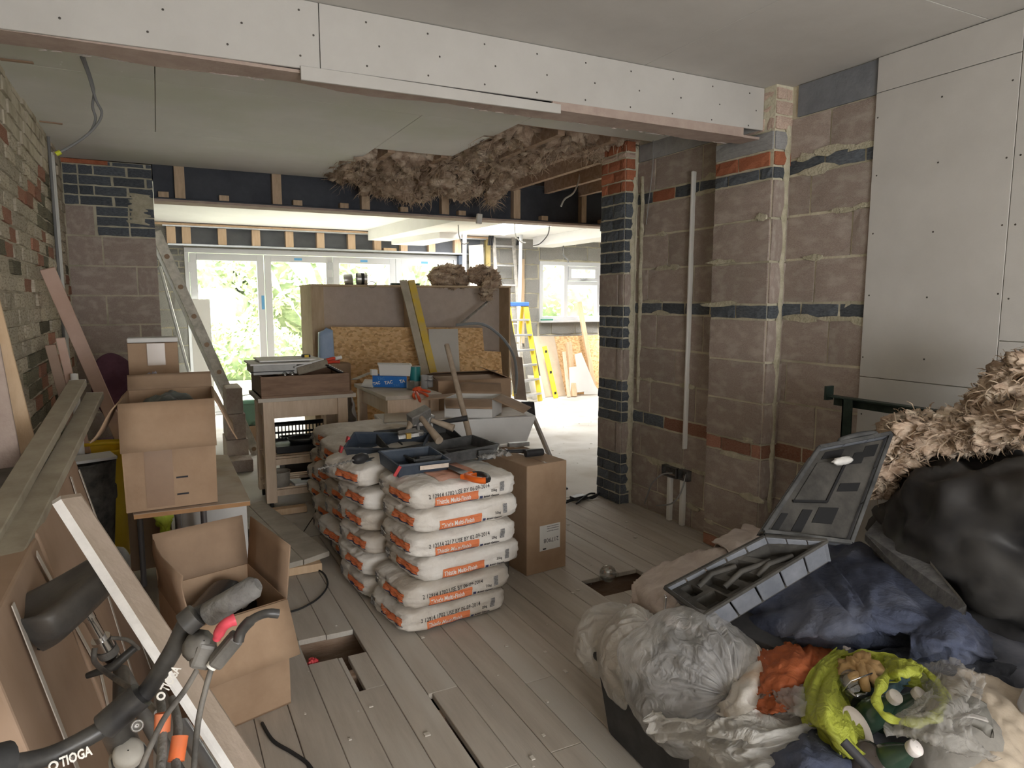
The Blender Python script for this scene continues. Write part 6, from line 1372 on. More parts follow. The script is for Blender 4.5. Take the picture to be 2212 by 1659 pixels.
d_ = MB(); d_.box((dx0,dy0,dz0),(dx1,dy0+.016,dz1)); d_.build('front_board', oldbox_m, t, bevel=.002); MB().box((dx0,dy1-.014,dz0),(dx1,dy1,dz1)).build('back_board', oldbox_m, t)
for X in (dx0, dx1-.014): MB().box((X,dy0+.016,dz0),(X+.014,dy1-.014,dz1)).build('side_board', oldbox_m, t, bevel=.002)
MB().box((dx0-.0,dy0-.01,dz0),(dx1+.02,dy1,dz0+.018)).build('base_board', oldbox_m, t, bevel=.002); MB().box((dx0+.14,dy0+.016,dz0+.018),(dx0+.15,dy1-.014,dz1-.02)).build('divider', oldbox_m, t)
zb = dz1+.002; wc = mat('grey_box_file', (.42,.42,.41), (.56,.56,.55), 6, .6)
t = thing('flat_box', 'pale flat carton with dark line lying across the drawer box', 'box', PY(590,790,5.2)); a = PY(545,790,5.0); MB().box((dx0-.03,5.0,zb+.0),(dx0+.26,5.40,zb+.065)).build('body', wc, t, bevel=.003); MB().box((dx0-.052,4.998,zb+.018),(dx0+.242,5.0,zb+.024)).build('lid_line', ink_m, t)
t = thing('white_sheet', 'white board laid over the flat carton on the drawer box', 'board', (dx0+.1,5.2,zb+.06)); MB().box((dx0-.05,4.98,zb+.067),(dx0+.36,5.38,zb+.077)).build('board', plaster_white_m, t, bevel=.001); MB().box((dx0+.02,5.06,zb+.083),(dx0+.44,5.42,zb+.093)).build('board', plaster_white_m, t, bevel=.001)
t = thing('brick_tray', 'dusty grey-brown block mould lying in the drawer', 'block', (dx0+.35,5.1,zb-.02)); M_ = frame((dx0+.27,4.99,zb-.015), V((.96,.15,.22)).normalized(), V((-.15,.98,0)).normalized(), V((-.22,.0,.97)).normalized()); MB().box((0,0,0),(.23,.14,.06)).xf(M_).build('block_body', mat('dirty_block', (.20,.17,.13), (.32,.28,.22), 14, .9, .4, 50), t, bevel=.01)
t = thing('white_tile', 'tilted white tile resting on the block in the drawer', 'tile', (dx0+.3,5.1,zb+.08)); MB().box((-.02,-.02,.062),(.20,.20,.072)).xf(M_).build('tile', mat('pale_tile', (.55,.54,.53), (.65,.64,.63), 5, .5), t, bevel=.002)
t = thing('ribbed_float', 'black plastic float with white ribs at the drawer corner', 'float', (dx1-.1,5.05,zb)); M_ = frame((dx1-.13,4.97,zb+.045), V((.62,.1,-.35)).normalized(), V((-.16,.98,0)).normalized(), V((.35,.05,.9)).normalized()); MB().box((0,0,0),(.14,.12,.01)).xf(M_).build('plate', black_m, t); rbx = MB()
for k in range(7): MB().box((.008+k*.018,.0,.0105),(.016+k*.018,.12,.016)).xf(M_).build('rib', white_m, t)
t = thing('red_pliers', 'red and white plastic snips lying behind the ribbed float', 'tool', (dx1-.06,5.2,zb)); MB().tube(clusterpts([(dx1-.12,5.15,zb+.07),(dx1-.05,5.14,zb+.085),(dx1+.0,5.2,zb+.07)]), .012, 8).tube(clusterpts([(dx1-.10,5.19,zb+.05),(dx1-.04,5.2,zb+.055),(dx1+.01,5.24,zb+.05)]), .012, 8).build('handles', mat('bright_red', (.62,.06,.03), rough=.4), t); MB().tube([(dx1-.04,5.14,zb+.085),(dx1+.01,5.15,zb+.09)], .014, 8).build('tip', white_m, t)
t = thing('tape_measure', 'yellow and black tape measure on the boards over the drawer', 'tape measure', (dx0+.36,5.3,zb+.08)); MB().box((dx0+.34,5.22,zb+.076),(dx0+.40,5.28,zb+.115)).build('case', black_m, t, bevel=.008); MB().box((dx0+.355,5.218,zb+.085),(dx0+.385,5.2195,zb+.112)).build('label', yellow_m, t)
for k in range(2):
    t = thing('glass_tumbler', ['small clear glass in the drawer, the one by the divider','small clear glass in the drawer, the one by the dusty block'][k], 'glass', (dx0+.17+k*.05,4.99,zb-.03), 'small glasses in the drawer'); blob('glass_body', (dx0+.175+.048*k,4.985,zb-.005), (.02,.02,.024), MATS['cut_glass'], t, .05, 1, k, 16, 10)
# things on trolley shelves
t = thing('black_crate', 'black perforated plastic crate on the trolley slatted shelf', 'crate', (.9,5.2,.38)); cz0, cz1, ca_, cb_ = .376, .56, .70, 1.08
g = MB()
for z in (cz0, cz0+.05, cz0+.10, cz1-.012): g.box((ca_,5.30,z),(cb_,5.306,z+.016))
for k in range(16): x = ca_+k*(cb_-ca_)/15; g.box((x-.004,5.30,cz0),(x+.004,5.306,cz1))
g.build('grille', black_m, t); MB().box((ca_,5.30,cz1-.03),(cb_,5.31,cz1)).box((ca_,5.05,cz0),(cb_,5.31,cz0+.05)).build('tray', black_m, t, bevel=.003)
t = thing('frying_pan', 'black pan with handle resting in the crate on the trolley', 'pan', (.92,5.15,.43)); MB().lathe((.90,5.17,.43), [(.001,0),(.09,0),(.11,.03),(.105,.03),(.085,.006),(.001,.006)], 22).build('pan_body', black_m, t); MB().tube([(.95,5.12,.455),(1.02,5.02,.50)], .012, 8).build('handle', steel_m, t)
t = thing('saucepan', 'dusty steel saucepan on the lowest trolley shelf', 'saucepan', (.68,5.05,.155)); MB().lathe((.70,5.03,.155), [(.001,0),(.075,0),(.08,.10),(.084,.105),(.077,.10),(.072,.006),(.001,.006)], 24).build('pan_body', alud_m, t)
for k, (x, y, a) in enumerate(((.88,5.02,.1),(.95,5.08,-.1))):
    t = thing('notebook', ['grey spiral notebook on the lowest trolley shelf','brown bound notebook on the lowest trolley shelf behind the grey one'][k], 'notebook', (x,y,.155)); MB().box((-.09,-.07,0),(.09,.07,.018)).xf(Matrix.Translation((x,y,.156+.0*k))@RZ(a)).build('cover', [wc, joist_m][k], t, bevel=.002); MB().box((-.086,-.072,.004),(.086,.066,.014)).xf(Matrix.Translation((x,y,.156))@RZ(a)).build('pages', whitecard_m, t)
t = thing('black_crate', 'black plastic crate standing on the slab behind the trolley', 'crate', (1.0,5.9,0)); MB().box((.85,5.7,.001),(1.2,5.706,.33)).box((.85,6.0,.001),(1.2,6.006,.33)).box((.85,5.7,.001),(.856,6.0,.33)).box((1.194,5.7,.001),(1.2,6.0,.33)).box((.85,5.7,.001),(1.2,6.0,.01)).build('crate_shell', mat('crate_black', (.03,.028,.028), rough=.6), t)
t = thing('grey_cloth', 'grey cloth hanging from the corner of the trolley', 'cloth', (1.27,5.25,0.3)); cloth('fabric', [[V((1.235,5.05,.74)),V((1.25,5.15,.75)),V((1.235,5.25,.74))],[V((1.26,5.05,.5)),V((1.29,5.15,.5)),V((1.26,5.27,.5))],[V((1.24,5.05,.25)),V((1.28,5.15,.24)),V((1.25,5.26,.26))]], mat('grey_cloth_m', (.38,.36,.35), (.48,.46,.45), 12, .9), t, .018, 4, 3, 16, 24, .004)
t = thing('green_tub', 'green plastic tub with handle on the slab behind the trolley', 'tub', (.80,7.9,0)); p = PY(541,890,7.6); MB().lathe((p.x,7.6,.18), [(.001,0),(.13,0),(.15,.22),(.16,.235),(.145,.22),(.12,.01),(.001,.01)], 22).build('tub_body', mat('green_plastic', (.20,.36,.28), rough=.5), t); MB().tube([(p.x+.15*math.cos(a),7.6,.41+.08*math.sin(a)) for a in [PI*k/10 for k in range(11)]], .006, 6).build('handle', white_m, t); MB().box((p.x-.18,7.45,.001),(p.x+.18,7.8,.178)).build('stand', card_m, t)
# workbench 2, turned cornerwise
t = thing('workbench', 'pale wooden bench carrying the blue box and tubs', 'bench'); zt = .80
c0, cL = PZ(833,857,zt), PZ(770,828,zt); e1 = V((0, (cL-c0).length, 0)); e2 = V((PZ(948,847,zt).x-c0.x, 0, 0))
t.location = c0+(e1+e2)/2-V((0,0,zt))
MB().slab([c0, c0+e2, c0+e2+e1, c0+e1], (0,0,1), .028).build('top', benchtop_m, t, bevel=.003)
n1_, n2_ = e1.normalized(), e2.normalized(); cs4 = [c0+n1_*.05+n2_*.05, c0+e1-n1_*.05+n2_*.05, c0+e1+e2-n1_*.05-n2_*.05, c0+e2+n1_*.05-n2_*.05]
for p in cs4: MB().bar((p.x,p.y,0), (p.x,p.y,zt-.029), .065, .065, n1_).build('leg', bench_m, t, bevel=.004)
for i in range(4): a, b = cs4[i].copy(), cs4[(i+1)%4].copy(); a.z = b.z = zt-.085; s = (b-a).normalized()*.035; MB().bar(a+s, b-s, .02, .11).build('apron', bench_m, t, bevel=.002)
for i in (0, 2): a, b = cs4[i].copy(), cs4[(i+1)%4].copy(); a.z = b.z = .28; MB().bar(a, b, .03, .05).build('stretcher', bench_m, t)
zb = zt+.002
tac = mat('tac_blue', (.03,.17,.55), (.04,.20,.60), 5, .5); q0 = PZ(805,836,zb); q1 = PZ(879,838,zb); uxx = q1-q0; uxx.z = 0; uyy = V((-uxx.y,uxx.x,0)).normalized()*.16-uxx*.25
t = closed_box('blue_box', 'bright blue cardboard box with white TAC lettering on the bench', q0, uxx, uyy, .085, tac, bev=.002)
nf = V((uxx.y,-uxx.x,0)).normalized(); ud = uxx.normalized(); L_ = uxx.length
for (u, z, s) in ((.02,.015,.030),(.36,.022,.034),(.78,.04,.034),(.16,.052,.030),(.62,.005,.026)):
    if u < .7: text('box_lettering', 'TAC', s, frame(q0+ud*L_*u+V((0,0,z))+nf*.0015, (ud+V((0,0,.18))).normalized(), (V((0,0,1))-ud*.18).normalized(), nf), whiteink_m if u in (.02,.36) else mat('pale_blue_ink', (.10,.28,.62)), t, bold=.001)
text('box_lettering', 'TA', .034, frame(q0+ud*L_*.80+V((0,0,.036))+nf*.0015, (ud+V((0,0,.18))).normalized(), (V((0,0,1))-ud*.18).normalized(), nf), whiteink_m, t, bold=.001)
zc_ = zb+.087
t = thing('white_tub', 'white rectangular plastic tub on the blue box', 'tub', q0+uxx*.5+V((0,0,.09))); a = q0+uxx*.22+uyy*.15; a.z = zc_; ux2 = uxx*.88; uy2 = uyy*.7; rm = MB(); k = .03; up = V((0,0,.085))
Bq = [a, a+ux2, a+ux2+uy2, a+uy2]; cq = sum(Bq, V())/4; Tq = [p+up+(p-cq)*.08 for p in Bq]
for i in range(4): j = (i+1)%4; rm.slab([Bq[i],Bq[j],Tq[j],Tq[i]], (Bq[j]-Bq[i]).cross(up), .004)
rm.slab([p+V((0,0,.004)) for p in Bq], (0,0,1), .004); 
for i in range(4): rm.bar(Tq[i], Tq[(i+1)%4], .012, .008)
rm.build('tub_shell', white_m, t, bevel=.002)
t = thing('small_carton', 'small white medicine carton beside the white tub on the blue box', 'box', q0); MB().hexa([q0+V((.0,.02,.088))+d for d in (V(),ud*.05,ud*.05+V((0,.05,0)),V((0,.05,0)),V((0,0,.045)),ud*.05+V((0,0,.045)),ud*.05+V((0,.05,.045)),V((0,.05,.045)))]).build('carton', whitecard_m, t, bevel=.001)
def can(name, label, px, py, r, h, m, lidm=None, cat='tin', z=None, grp=None):
    p = PZ(px, py, z if z is not None else zb); t = thing(name, label, cat, p, grp); MB().lathe(p, [(.001,0),(r,0),(r,h),(r+.002,h),(r+.002,h+.004),(r-.004,h+.003),(r-.005,.004),(.001,.004)], 24).build('can_body', m, t)
    if lidm: MB().lathe(p, [(r+.001,h*.25),(r+.0015,h*.3),(r+.0015,h*.95),(r+.001,h)], 24).build('label', lidm, t)
    return t
can('paint_tin', 'teal paint tin behind the orange gloves on the bench', 897, 833, .042, .15, alud_m, mat('teal_label', (.03,.22,.22), rough=.4))
can('glass_jar', 'clear jar beside the teal tin on the bench', 887, 841, .03, .06, MATS['cut_glass'], cat='jar'); can('plastic_cup', 'translucent plastic cup at the bench end, next to the gloves', 917, 838, .026, .095, film('cup_film', (.75,.75,.75), .6, .2), cat='cup', grp='cups on the bench'); can('plastic_cup', 'translucent plastic cup at the bench end, next to the big carton', 929, 836, .024, .085, MATS['cup_film'], cat='cup', grp='cups on the bench')
t = thing('rubber_glove', 'bright orange rubber glove drooping over the bench edge', 'glove', PZ(905,850,zb)); og = mat('orange_rubber', (.80,.12,.03), (.62,.10,.05), 7, .5)
blob('palm', PZ(902,842,zb+.02), (.035,.025,.02), og, t, .35, 2.4, 2)
for a, b in (((905,846),(925,860)),((900,848),(908,868)),((895,848),(897,862)),((908,842),(930,850))): MB().tube(clusterpts([PZ(a[0],a[1],zb+.015), PZ(b[0]-4,(a[1]+b[1])/2,zb+.005), PZ(b[0],b[1],zb-.035)],4), [.010]*8+[.006], 8).build('finger', og, t)
t = thing('steel_trowel', 'plastering trowel projecting from the bench beside the blue box', 'trowel', PZ(790,825,zb)); MB().bar(PZ(764,820,zb+.03), PZ(800,805,zb+.05), .05, .004).build('blade', steel_m, t)
t = thing('white_sachet', 'flat white packet under the corner of the blue box', 'packet', PZ(792,832,zb)); q = [PZ(780,835,zb+.002),PZ(806,838,zb+.002),PZ(812,822,zb+.002),PZ(788,820,zb+.002)]; MB().slab([p+V((0,0,.008)) for p in q], (0,0,1), .008).build('packet', whitecard_m, t, bevel=.002)
# bench underneath: yellow bucket
t = thing('bucket', 'yellow builder bucket on the slab by the bench with the blue box', 'bucket', (1.42,5.6,0)); p = PY(762,945,5.7); MB().lathe((p.x,5.7,.003), [(.001,0),(.12,0),(.155,.36),(.165,.37),(.165,.40),(.150,.40),(.115,.01),(.001,.01)], 26).build('bucket_body', yellow_m, t); MB().tube([(p.x-.16*math.cos(a),5.7-.16*math.sin(a),.40) for a in [PI*k/12 for k in range(13)]], .004, 6).build('handle', steel_m, t)
# aluminium folding step beside tray
t = thing('folding_step', 'aluminium folding platform step with black hinge bracket by the white tray', 'step', (2.55,4.55,0))
a = PY(1140,872,4.85); b = PY(1182,972,4.66); d = (b-a).normalized(); e = b+d*(b.z/-d.z); MB().bar(a, e, .045, .02, (1,0,0)).build('leg', alu_m, t, bevel=.003)
MB().slab([PY(1128,868,4.75), PY(1155,868,4.75), PY(1158,900,4.74), PY(1140,898,4.75)], (0,-1,0), .03).build('hinge_bracket', black_m, t, bevel=.008); MB().bar(a+V((0,.02,0)), a+V((-.12,.25,.0)), .10, .03).build('platform', alu_m, t, bevel=.003)
a3 = a+V((-.10,.25,0)); MB().bar(a3, V((a3.x-.1,a3.y+.05,0)), .045, .02, (1,0,0)).build('leg', alu_m, t, bevel=.003); MB().bar(e-V((.03,0,0)), e+V((.03,0,.0)), .04, .02).build('rubber_foot', black_m, t)
# ---- stud counter with plasterboard face
YC = 7.0
t = thing('stud_counter', 'tall boxed stud partition faced with plasterboard in the extension', 'partition', (2.3, YC, 0))
xc0, xc1, zc1 = PY(660,615,YC).x, PY(1080,620,YC).x, 1.60; ply = mat('chipboard_edge', (.46,.35,.23), (.55,.43,.30), 8, .8)
MB().box((xc0,YC-.28,zc1),(xc1,YC+.35,zc1+.018)).build('top_board', ply, t, bevel=.002)
MB().box((xc0,YC-.26,0),(xc0+.02,YC+.3,zc1)).build('end_board', ply, t); MB().box((xc1-.02,YC-.26,0),(xc1,YC+.3,zc1)).build('end_board', ply, t)
MB().box((xc0+.02,YC-.24,0),(xc0+.12,YC-.20,zc1-.001)).build('stud', mat('buff_stud', (.48,.37,.25), (.56,.45,.32), 6, .8, stretch=(6,6,1)), t); MB().box((xc0+.13,YC-.02,0),(xc1-.02,YC+.0,zc1-.001)).build('back_panel', mat('buff_paper', (.50,.43,.38), (.56,.49,.44), 14, .9, .1, 90), t)
xm = PY(884,700,YC-.1).x; MB().box((xm-.03,YC-.20,0),(xm+.03,YC-.021,zc1-.001)).build('stud', MATS['buff_stud'], t)
zc = zc1+.020
for lab, px, r, h in (('silver metal cup on the counter top, alone', 752, .025, .05),):
    pass
def ontop(px): p = PY(px, 612, YC-.05); return V((p.x, YC-.05, zc))
t = thing('metal_funnel', 'shiny round metal fitting on the counter, the one nearest the door post', 'fitting', ontop(762), 'shiny fittings on the counter'); MB().lathe(ontop(762)+V((0,0,.055)), [(.055,-.08),(.055,0),(.045,.0),(.03,-.03)], 20, (.9,-.3,.1)).build('shell', alu_m, t)
t = thing('metal_funnel', 'shiny round metal fitting on the counter, the black-banded one', 'fitting', ontop(792), 'shiny fittings on the counter'); MB().lathe(ontop(788)+V((0,0,.06)), [(.06,-.08),(.06,.02)], 20, (1,-.1,0)).build('shell', alu_m, t); MB().lathe(ontop(788)+V((0,0,.06)), [(.061,-.04),(.061,-.01)], 20, (1,-.1,0)).build('band', black_m, t)
t = thing('metal_ring', 'small wire ring hanging off the counter front edge', 'ring', ontop(800)); p = PY(803,615,YC-.30); MB().tube([p+V((.045*math.cos(a),0,.03*math.sin(a))) for a in [2*PI*k/20 for k in range(21)]], .004, 6).build('ring', steel_m, t)
t = thing('tool_strip', 'thin green and black tools lying flat on the counter', 'tool', ontop(860)); MB().bar(ontop(845)+V((0,0,.012)), ontop(905)+V((0,0,.012)), .05, .02).build('tool', mat('green_black', (.04,.07,.05), (.10,.16,.12), 20, .6), t)
wool('mineral_wool', 'heap of brown mineral wool lying on the counter top, the larger part', [ontop(930)+V((0,0,.05)), ontop(955)+V((0,0,.10)), ontop(985)+V((0,0,.09)), ontop(1010)+V((0,0,.05))], [.07,.13,.13,.07], 5, 260, fl=.06, flatten=.8)
wool('mineral_wool', 'brown mineral wool hanging over the counter corner in a tail', [ontop(1005)+V((0,-.1,.10)), ontop(1030)+V((0,-.1,.12)), ontop(1048)+V((0,-.18,.08)), PY(1052,625,YC-.33), PY(1052,650,YC-.33)], [.07,.12,.10,.07,.04], 6, 260, fl=.06, flatten=.8)
# OSB and boards leaning on it
t = thing('osb_sheet', 'large strand board sheet leaning against the counter behind the benches', 'board', (2.2, 6.6, 0))
def lean(name, label, cat, tl, tr, Yt, Yb, m, th=.015, bl=None, br=None, grp=None, nm='board'):
    a, b = PY(tl[0],tl[1],Yt), PY(tr[0],tr[1],Yt); zt_ = (a.z+b.z)/2
    xb0 = PY(bl[0],bl[1],Yb).x if bl else a.x; xb1 = PY(br[0],br[1],Yb).x if br else b.x
    t = thing(name, label, cat, ((xb0+xb1)/2, Yb, 0), grp)
    MB().slab([V((xb0,Yb,.002)), V((xb1,Yb,.002)), b, a], (0,-1,.05), th).build(nm, m, t, bevel=.001, seg=1); return t
bpy.data.objects.remove(t)
lean('osb_sheet', 'large strand board sheet leaning against the counter behind the benches', 'board', (716,706), (1042,708), YC-.32, YC-.55, osb_m)
lean('osb_sheet', 'narrow strand board offcut standing beside the large sheet at the counter end', 'board', (1046,708+50), (1082,760), YC-.30, YC-.45, osb_m)
lean('plasterboard_offcut', 'pale plasterboard piece leaning on the strand board behind the shovel handle', 'board', (926,711), (989,710), YC-.60, YC-.75, plaster_m, bl=(938,815), br=(1000,815))
t = thing('plastic_sack', 'blue plastic sack wedged beside the strand board at the counter', 'sack', (1.45,6.6,.7)); c = PY(704,748,6.52); MB().grid(lambda u, v: c+V((.075*math.copysign(abs(math.cos(2*PI*u))**.5, math.cos(2*PI*u))*(1-.15*v)*(1 if 0 < v < 1 else .05), .06*math.copysign(abs(math.sin(2*PI*u))**.6, math.sin(2*PI*u))*(1 if 0 < v < 1 else .05), -.165+.33*v+.012*math.cos(2*PI*u)*v)), 28, 12).build('sack_body', mat('blue_sack', (.22,.34,.55), (.36,.46,.64), 3, .45, .6, 14), t); MB().box((1.33,6.42,.002),(1.58,6.62,PY(706,787,6.52).z+.01)).build('crate_under', cardin_m, t)
pa, pb = PY(880,606,YC-.32), PY(930,815,YC-.75); d = (pb-pa).normalized(); pe = pb+d*(pb.z/-d.z)
t = thing('grey_straightedge', 'long batten, half grey and half yellow, leaning on the counter front', 'straightedge', pe); s = V((.042,0,0)); MB().bar(pa-s, pe-s, .075, .02, (0,1,0)).build('grey_half', mat('grey_batten', (.40,.36,.29), (.50,.46,.38), 8, .8), t); MB().bar(pa+s*.9, pe+s*.9, .07, .03, (0,1,0)).build('yellow_half', mat('worn_yellow', (.70,.50,.06), (.60,.47,.20), 9, .7), t)
cable('grey hose curving up over the strand board beside the ladder', [PY(985,702,6.3), PY(1040,700,6.25), PY(1080,725,6.2), PY(1108,765,6.1), PY(1116,810,6.0), PY(1113,850,5.9)], .014, mat('grey_hose', (.22,.24,.26), rough=.5), name='hose', cat='hose')
cable('dark rod slanting across the counter end under the wool', [PY(995,700,YC-.40), PY(1025,675,YC-.36), PY(1056,650,YC-.33)], .014, steel_m, name='metal_rod', cat='rod')
lean('grey_board', 'dark grey board leaning beside the stepladder, the one with a straight top', 'board', (1086,655), (1098,655), 7.3, 6.9, mat('dark_grey_board', (.20,.185,.165), (.27,.25,.225), 6, .8), bl=(1120,860), br=(1150,870))
lean('grey_board', 'dark brown board with rounded corner leaning beside the stepladder foot', 'board', (1102,768), (1128,772), 7.0, 6.7, mat('brown_sheet', (.17,.13,.10), (.23,.18,.145), 6, .8), bl=(1125,870), br=(1145,866))
# ---- yellow stepladder
Yl = 8.75
t = thing('stepladder', 'yellow fibreglass stepladder with blue top cap standing in the extension', 'stepladder', (4.6, Yl, 0))
ztop_ = PY(1114,657,Yl).z; xa_, xb_ = PY(1091,660,Yl).x, PY(1139,660,Yl).x
MB().box((xa_,Yl-.06,ztop_-.03),(xb_,Yl+.12,ztop_+.03)).build('top_cap', blue_m, t, bevel=.01)
r0, r0b = V((xa_+.04,Yl-.03,ztop_-.03)), V((xa_-.02,Yl-.38,0)); r1, r1b = V((xb_-.04,Yl-.03,ztop_-.03)), PZ(1167,866,0)
r0b = V((xa_+.06, Yl-.10, 0)); r0b = r0+(PY(1112,765,Yl-.15)-r0)*2.1; r0b.z = 0
MB().bar(r0, r0b, .06, .03, (0,1,0)).build('stile', yellowp_m, t, bevel=.003); MB().bar(r1, r1b, .07, .03, (0,1,0)).build('stile', yellowp_m, t, bevel=.003)
for k in range(6):
    f = .14+.155*k; a, b = r0.lerp(r0b,f), r1.lerp(r1b,f); MB().bar(a, b, .09, .028).build('tread', alu_m, t, bevel=.003)
for (p, q) in ((r0,r0b),(r1,r1b)): MB().bar(p+V((0,.1,0)), V((q.x*.6+p.x*.4,Yl+.65,0)), .04, .025, (0,1,0)).build('rear_leg', yellowp_m, t)
MB().bar(V((r0.x,Yl+.2,ztop_*.6)), V((r1.x,Yl+.2,ztop_*.6)), .02, .02).build('brace', alu_m, t)
# ---- aluminium ladders in the corner
t = thing('ladder', 'splashed aluminium ladder standing upright behind the stepladder', 'ladder'); Yq = 9.45
a, b = PY(1066,505,Yq), PY(1108,507,Yq); a2, b2 = PY(1082,800,Yq-.1), PY(1128,800,Yq-.1); da, db = (a2-a), (b2-b); a2 = a+da*(a.z/-da.z); b2 = b+db*(b.z/-db.z); t.location = (a2+b2)/2
MB().bar(a, a2, .05, .03, (0,1,0)).build('rail', alud_m, t, bevel=.003); MB().bar(b, b2, .05, .03, (0,1,0)).build('rail', alud_m, t, bevel=.003)
for k in range(8): f = (k+.6)/8.4; MB().tube([a.lerp(a2,f), b.lerp(b2,f)], .016, 8).build('rung', alu_m, t)
def pole(name, label, px0, py0, px1, py1, Y, r, m, cat):
    a, b = PY(px0,py0,Y), PY(px1,py1,Y); d = (b-a).normalized(); e = b+d*(b.z/-d.z)*.998; t = thing(name, label, cat, e); MB().tube([a, e], r, 10).build('tube', m, t); return t
pole('waste_pipe', 'white vertical pipe rising behind the counter wool to the ceiling', 1004, 482, 1003, 590, 8.8, .028, upvc_m, 'pipe'); pole('waste_pipe', 'white vertical pipe behind the yellow stepladder', 1126, 482, 1122, 655, 9.0, .026, upvc_m, 'pipe')
for x, lab in ((1053,'yellow-foamed block column edge beside the propped board'), (1118,'bundle of black cables running down beside the upright ladder')):
    pass
t = thing('cable_bundle', 'black cables hanging from the extension ceiling by the upright ladder', 'cable', PY(1060,500,9.3))
for k, x in enumerate((1056,1060,1064,1117,1121)): MB().tube(clusterpts([PY(x,484,9.35), PY(x+2,500,9.33), PY(x-1,530,9.35)]), .014, 6).build('lead', black_m, t)
MB().box((PY(1046,500,YE).x,YE-.06,.8),(PY(1056,500,YE).x,YE-.004,2.40)).build('foam_joint', mat('yellow_foam', (.55,.43,.16), (.66,.54,.26), 8, .9, .8, 20), wb); MB().box((PY(1120,500,YE).x,YE-.05,.8),(PY(1130,500,YE).x,YE-.004,2.10)).build('timber_strip', pine_m, wb)
lean('plasterboard_offcut', 'narrow dusty board propped upright beside the glazed doors', 'board', (1013,530), (1044,528), 9.4, 9.2, mat('dusty_board', (.50,.47,.42), (.58,.55,.50), 6, .8), bl=(1022,700), br=(1050,700))
# ---- boards leaning under the window
lean('osb_sheet', 'strand board sheet leaning under the casement window', 'board', (1196,727), (1330,722), 9.45, 9.1, osb_m)
lean('hardboard_sheet', 'buff hardboard sheet leaning beside the strand board under the window', 'board', (1152,726), (1197,726), 9.42, 9.05, mat('hardboard', (.46,.37,.27), (.52,.43,.33), 6, .8))
lt = lean('grey_offcut', 'grey plasterboard offcut standing behind the stepladder foot', 'board', (1140,810), (1168,812), 9.1, 8.95, plaster_m)
def stick(name, label, tp, bt, Yt, w, th, m, cat='timber', grp=None):
    a, b = PY(tp[0],tp[1],Yt), PZ(bt[0],bt[1],.0); t = thing(name, label, cat, b, grp); MB().bar(a, b, w, th, (0,1,0)).build('board', m, t, bevel=.003, seg=1); return t
sl = stick('spirit_level', 'yellow spirit level leaning beside the stepladder', (1176,748), (1201,860), 9.1, .075, .025, yellowp_m, 'spirit level')
a, b = PY(1176,748,9.1), PZ(1201,860,0)
for f in (.1,.5,.9): p = a.lerp(b,f)+V((0,-.016,0)); MB().box((p.x-.018,p.y-.002,p.z-.02),(p.x+.018,p.y,p.z+.02)).build('vial', black_m, sl)
stick('timber_post', 'tall pine stud leaning across the window corner', (1251,652), (1285,850), 9.35, .075, .04, pine_m, 'timber')
stick('timber_post', 'short pine post leaning against the strand board, beside the torn offcut', (1228,740), (1240,857), 9.2, .085, .06, pine_m, 'timber')
stick('timber_post', 'narrow pine board with rough edge leaning under the window', (1218,760), (1229,858), 9.15, .06, .02, bench_m, 'timber')
def cut(name, label, pts, Y0, m):
    P_ = []
    zmin = min(PY(x,y,Y0).z for x,y in pts)
    P_ = [PY(x,y,Y0) for x,y in pts]; zz0 = min(p.z for p in P_); P_ = [p-V((0,0,zz0-.003)) for p in P_]
    t = thing(name, label, 'board', (sum(p.x for p in P_)/len(P_), Y0, 0)); MB().slab(P_, (0,-1,0), .0125).build('board', m, t); return t
cut('plasterboard_offcut', 'torn L-shaped plasterboard offcut leaning on the pine posts', [(1232,856),(1230,800),(1246,798),(1242,772),(1256,768),(1285,838),(1294,850),(1290,858),(1262,858),(1262,852)], 8.95, plaster_white_m)
t = thing('green_tool', 'small green tool lying on the window sill', 'tool', PY(1185,690,YE-.05)); p = V((PY(1180,690,YE-.07).x, YE-.07, wz0+.002)); MB().bar(p+V((-.1,0,.012)), p+V((.12,0,.012)), .03, .02).build('body', mat('green_tool_m', (.03,.25,.13), rough=.5), t, bevel=.004)
# ================================================================== CEILING VOID AND HANGING THINGS
bay = thing('ceiling_insulation', 'mass of brown mineral wool bulging through the open ceiling bay', 'insulation', (2.0, 5.2, CL+.05))
ri = random.Random(5)
def wrow(path, rad, sd, n): wool('x', '', path, rad, sd, n, parent=bay, flatten=.8, fl=.085)
wrow([V((1.46,5.1,CL+.10)), V((1.46,5.6,CL+.09)), V((1.46,6.05,CL+.06))], [.14,.17,.16], 11, 900)
wrow([V((1.72,4.95,CL+.11)), V((1.72,5.5,CL+.08)), V((1.72,6.05,CL+.03))], [.17,.20,.21], 12, 1600)
wrow([V((2.12,4.0,CL+.13)), V((2.12,4.8,CL+.11)), V((2.12,5.4,CL+.07)), V((2.13,5.9,CL+.02))], [.17,.19,.21,.21], 13, 2300)
wrow([V((2.51,3.95,CL+.13)), V((2.51,4.4,CL+.12)), V((2.51,4.9,CL+.10)), V((2.50,5.35,CL+.10))], [.17,.19,.20,.19], 14, 2200)
wrow([V((2.90,3.95,CL+.14)), V((2.90,4.15,CL+.13)), V((2.90,4.45,CL+.13))], [.16,.18,.17], 15, 1100)
wrow([V((2.3,5.55,CL-.02)), V((2.42,5.75,CL-.05)), V((2.55,5.6,CL-.03))], [.10,.13,.10], 16, 600)
wrow([V((1.75,5.85,CL-.04)), V((1.95,5.9,CL-.06)), V((2.2,5.95,CL-.07))], [.12,.14,.12], 20, 800)
wrow([PY(1085,380,5.5), PY(1075,405,5.5), PY(1062,425,5.5), PY(1064,445,5.5)], [.12,.09,.06,.02], 17, 220)
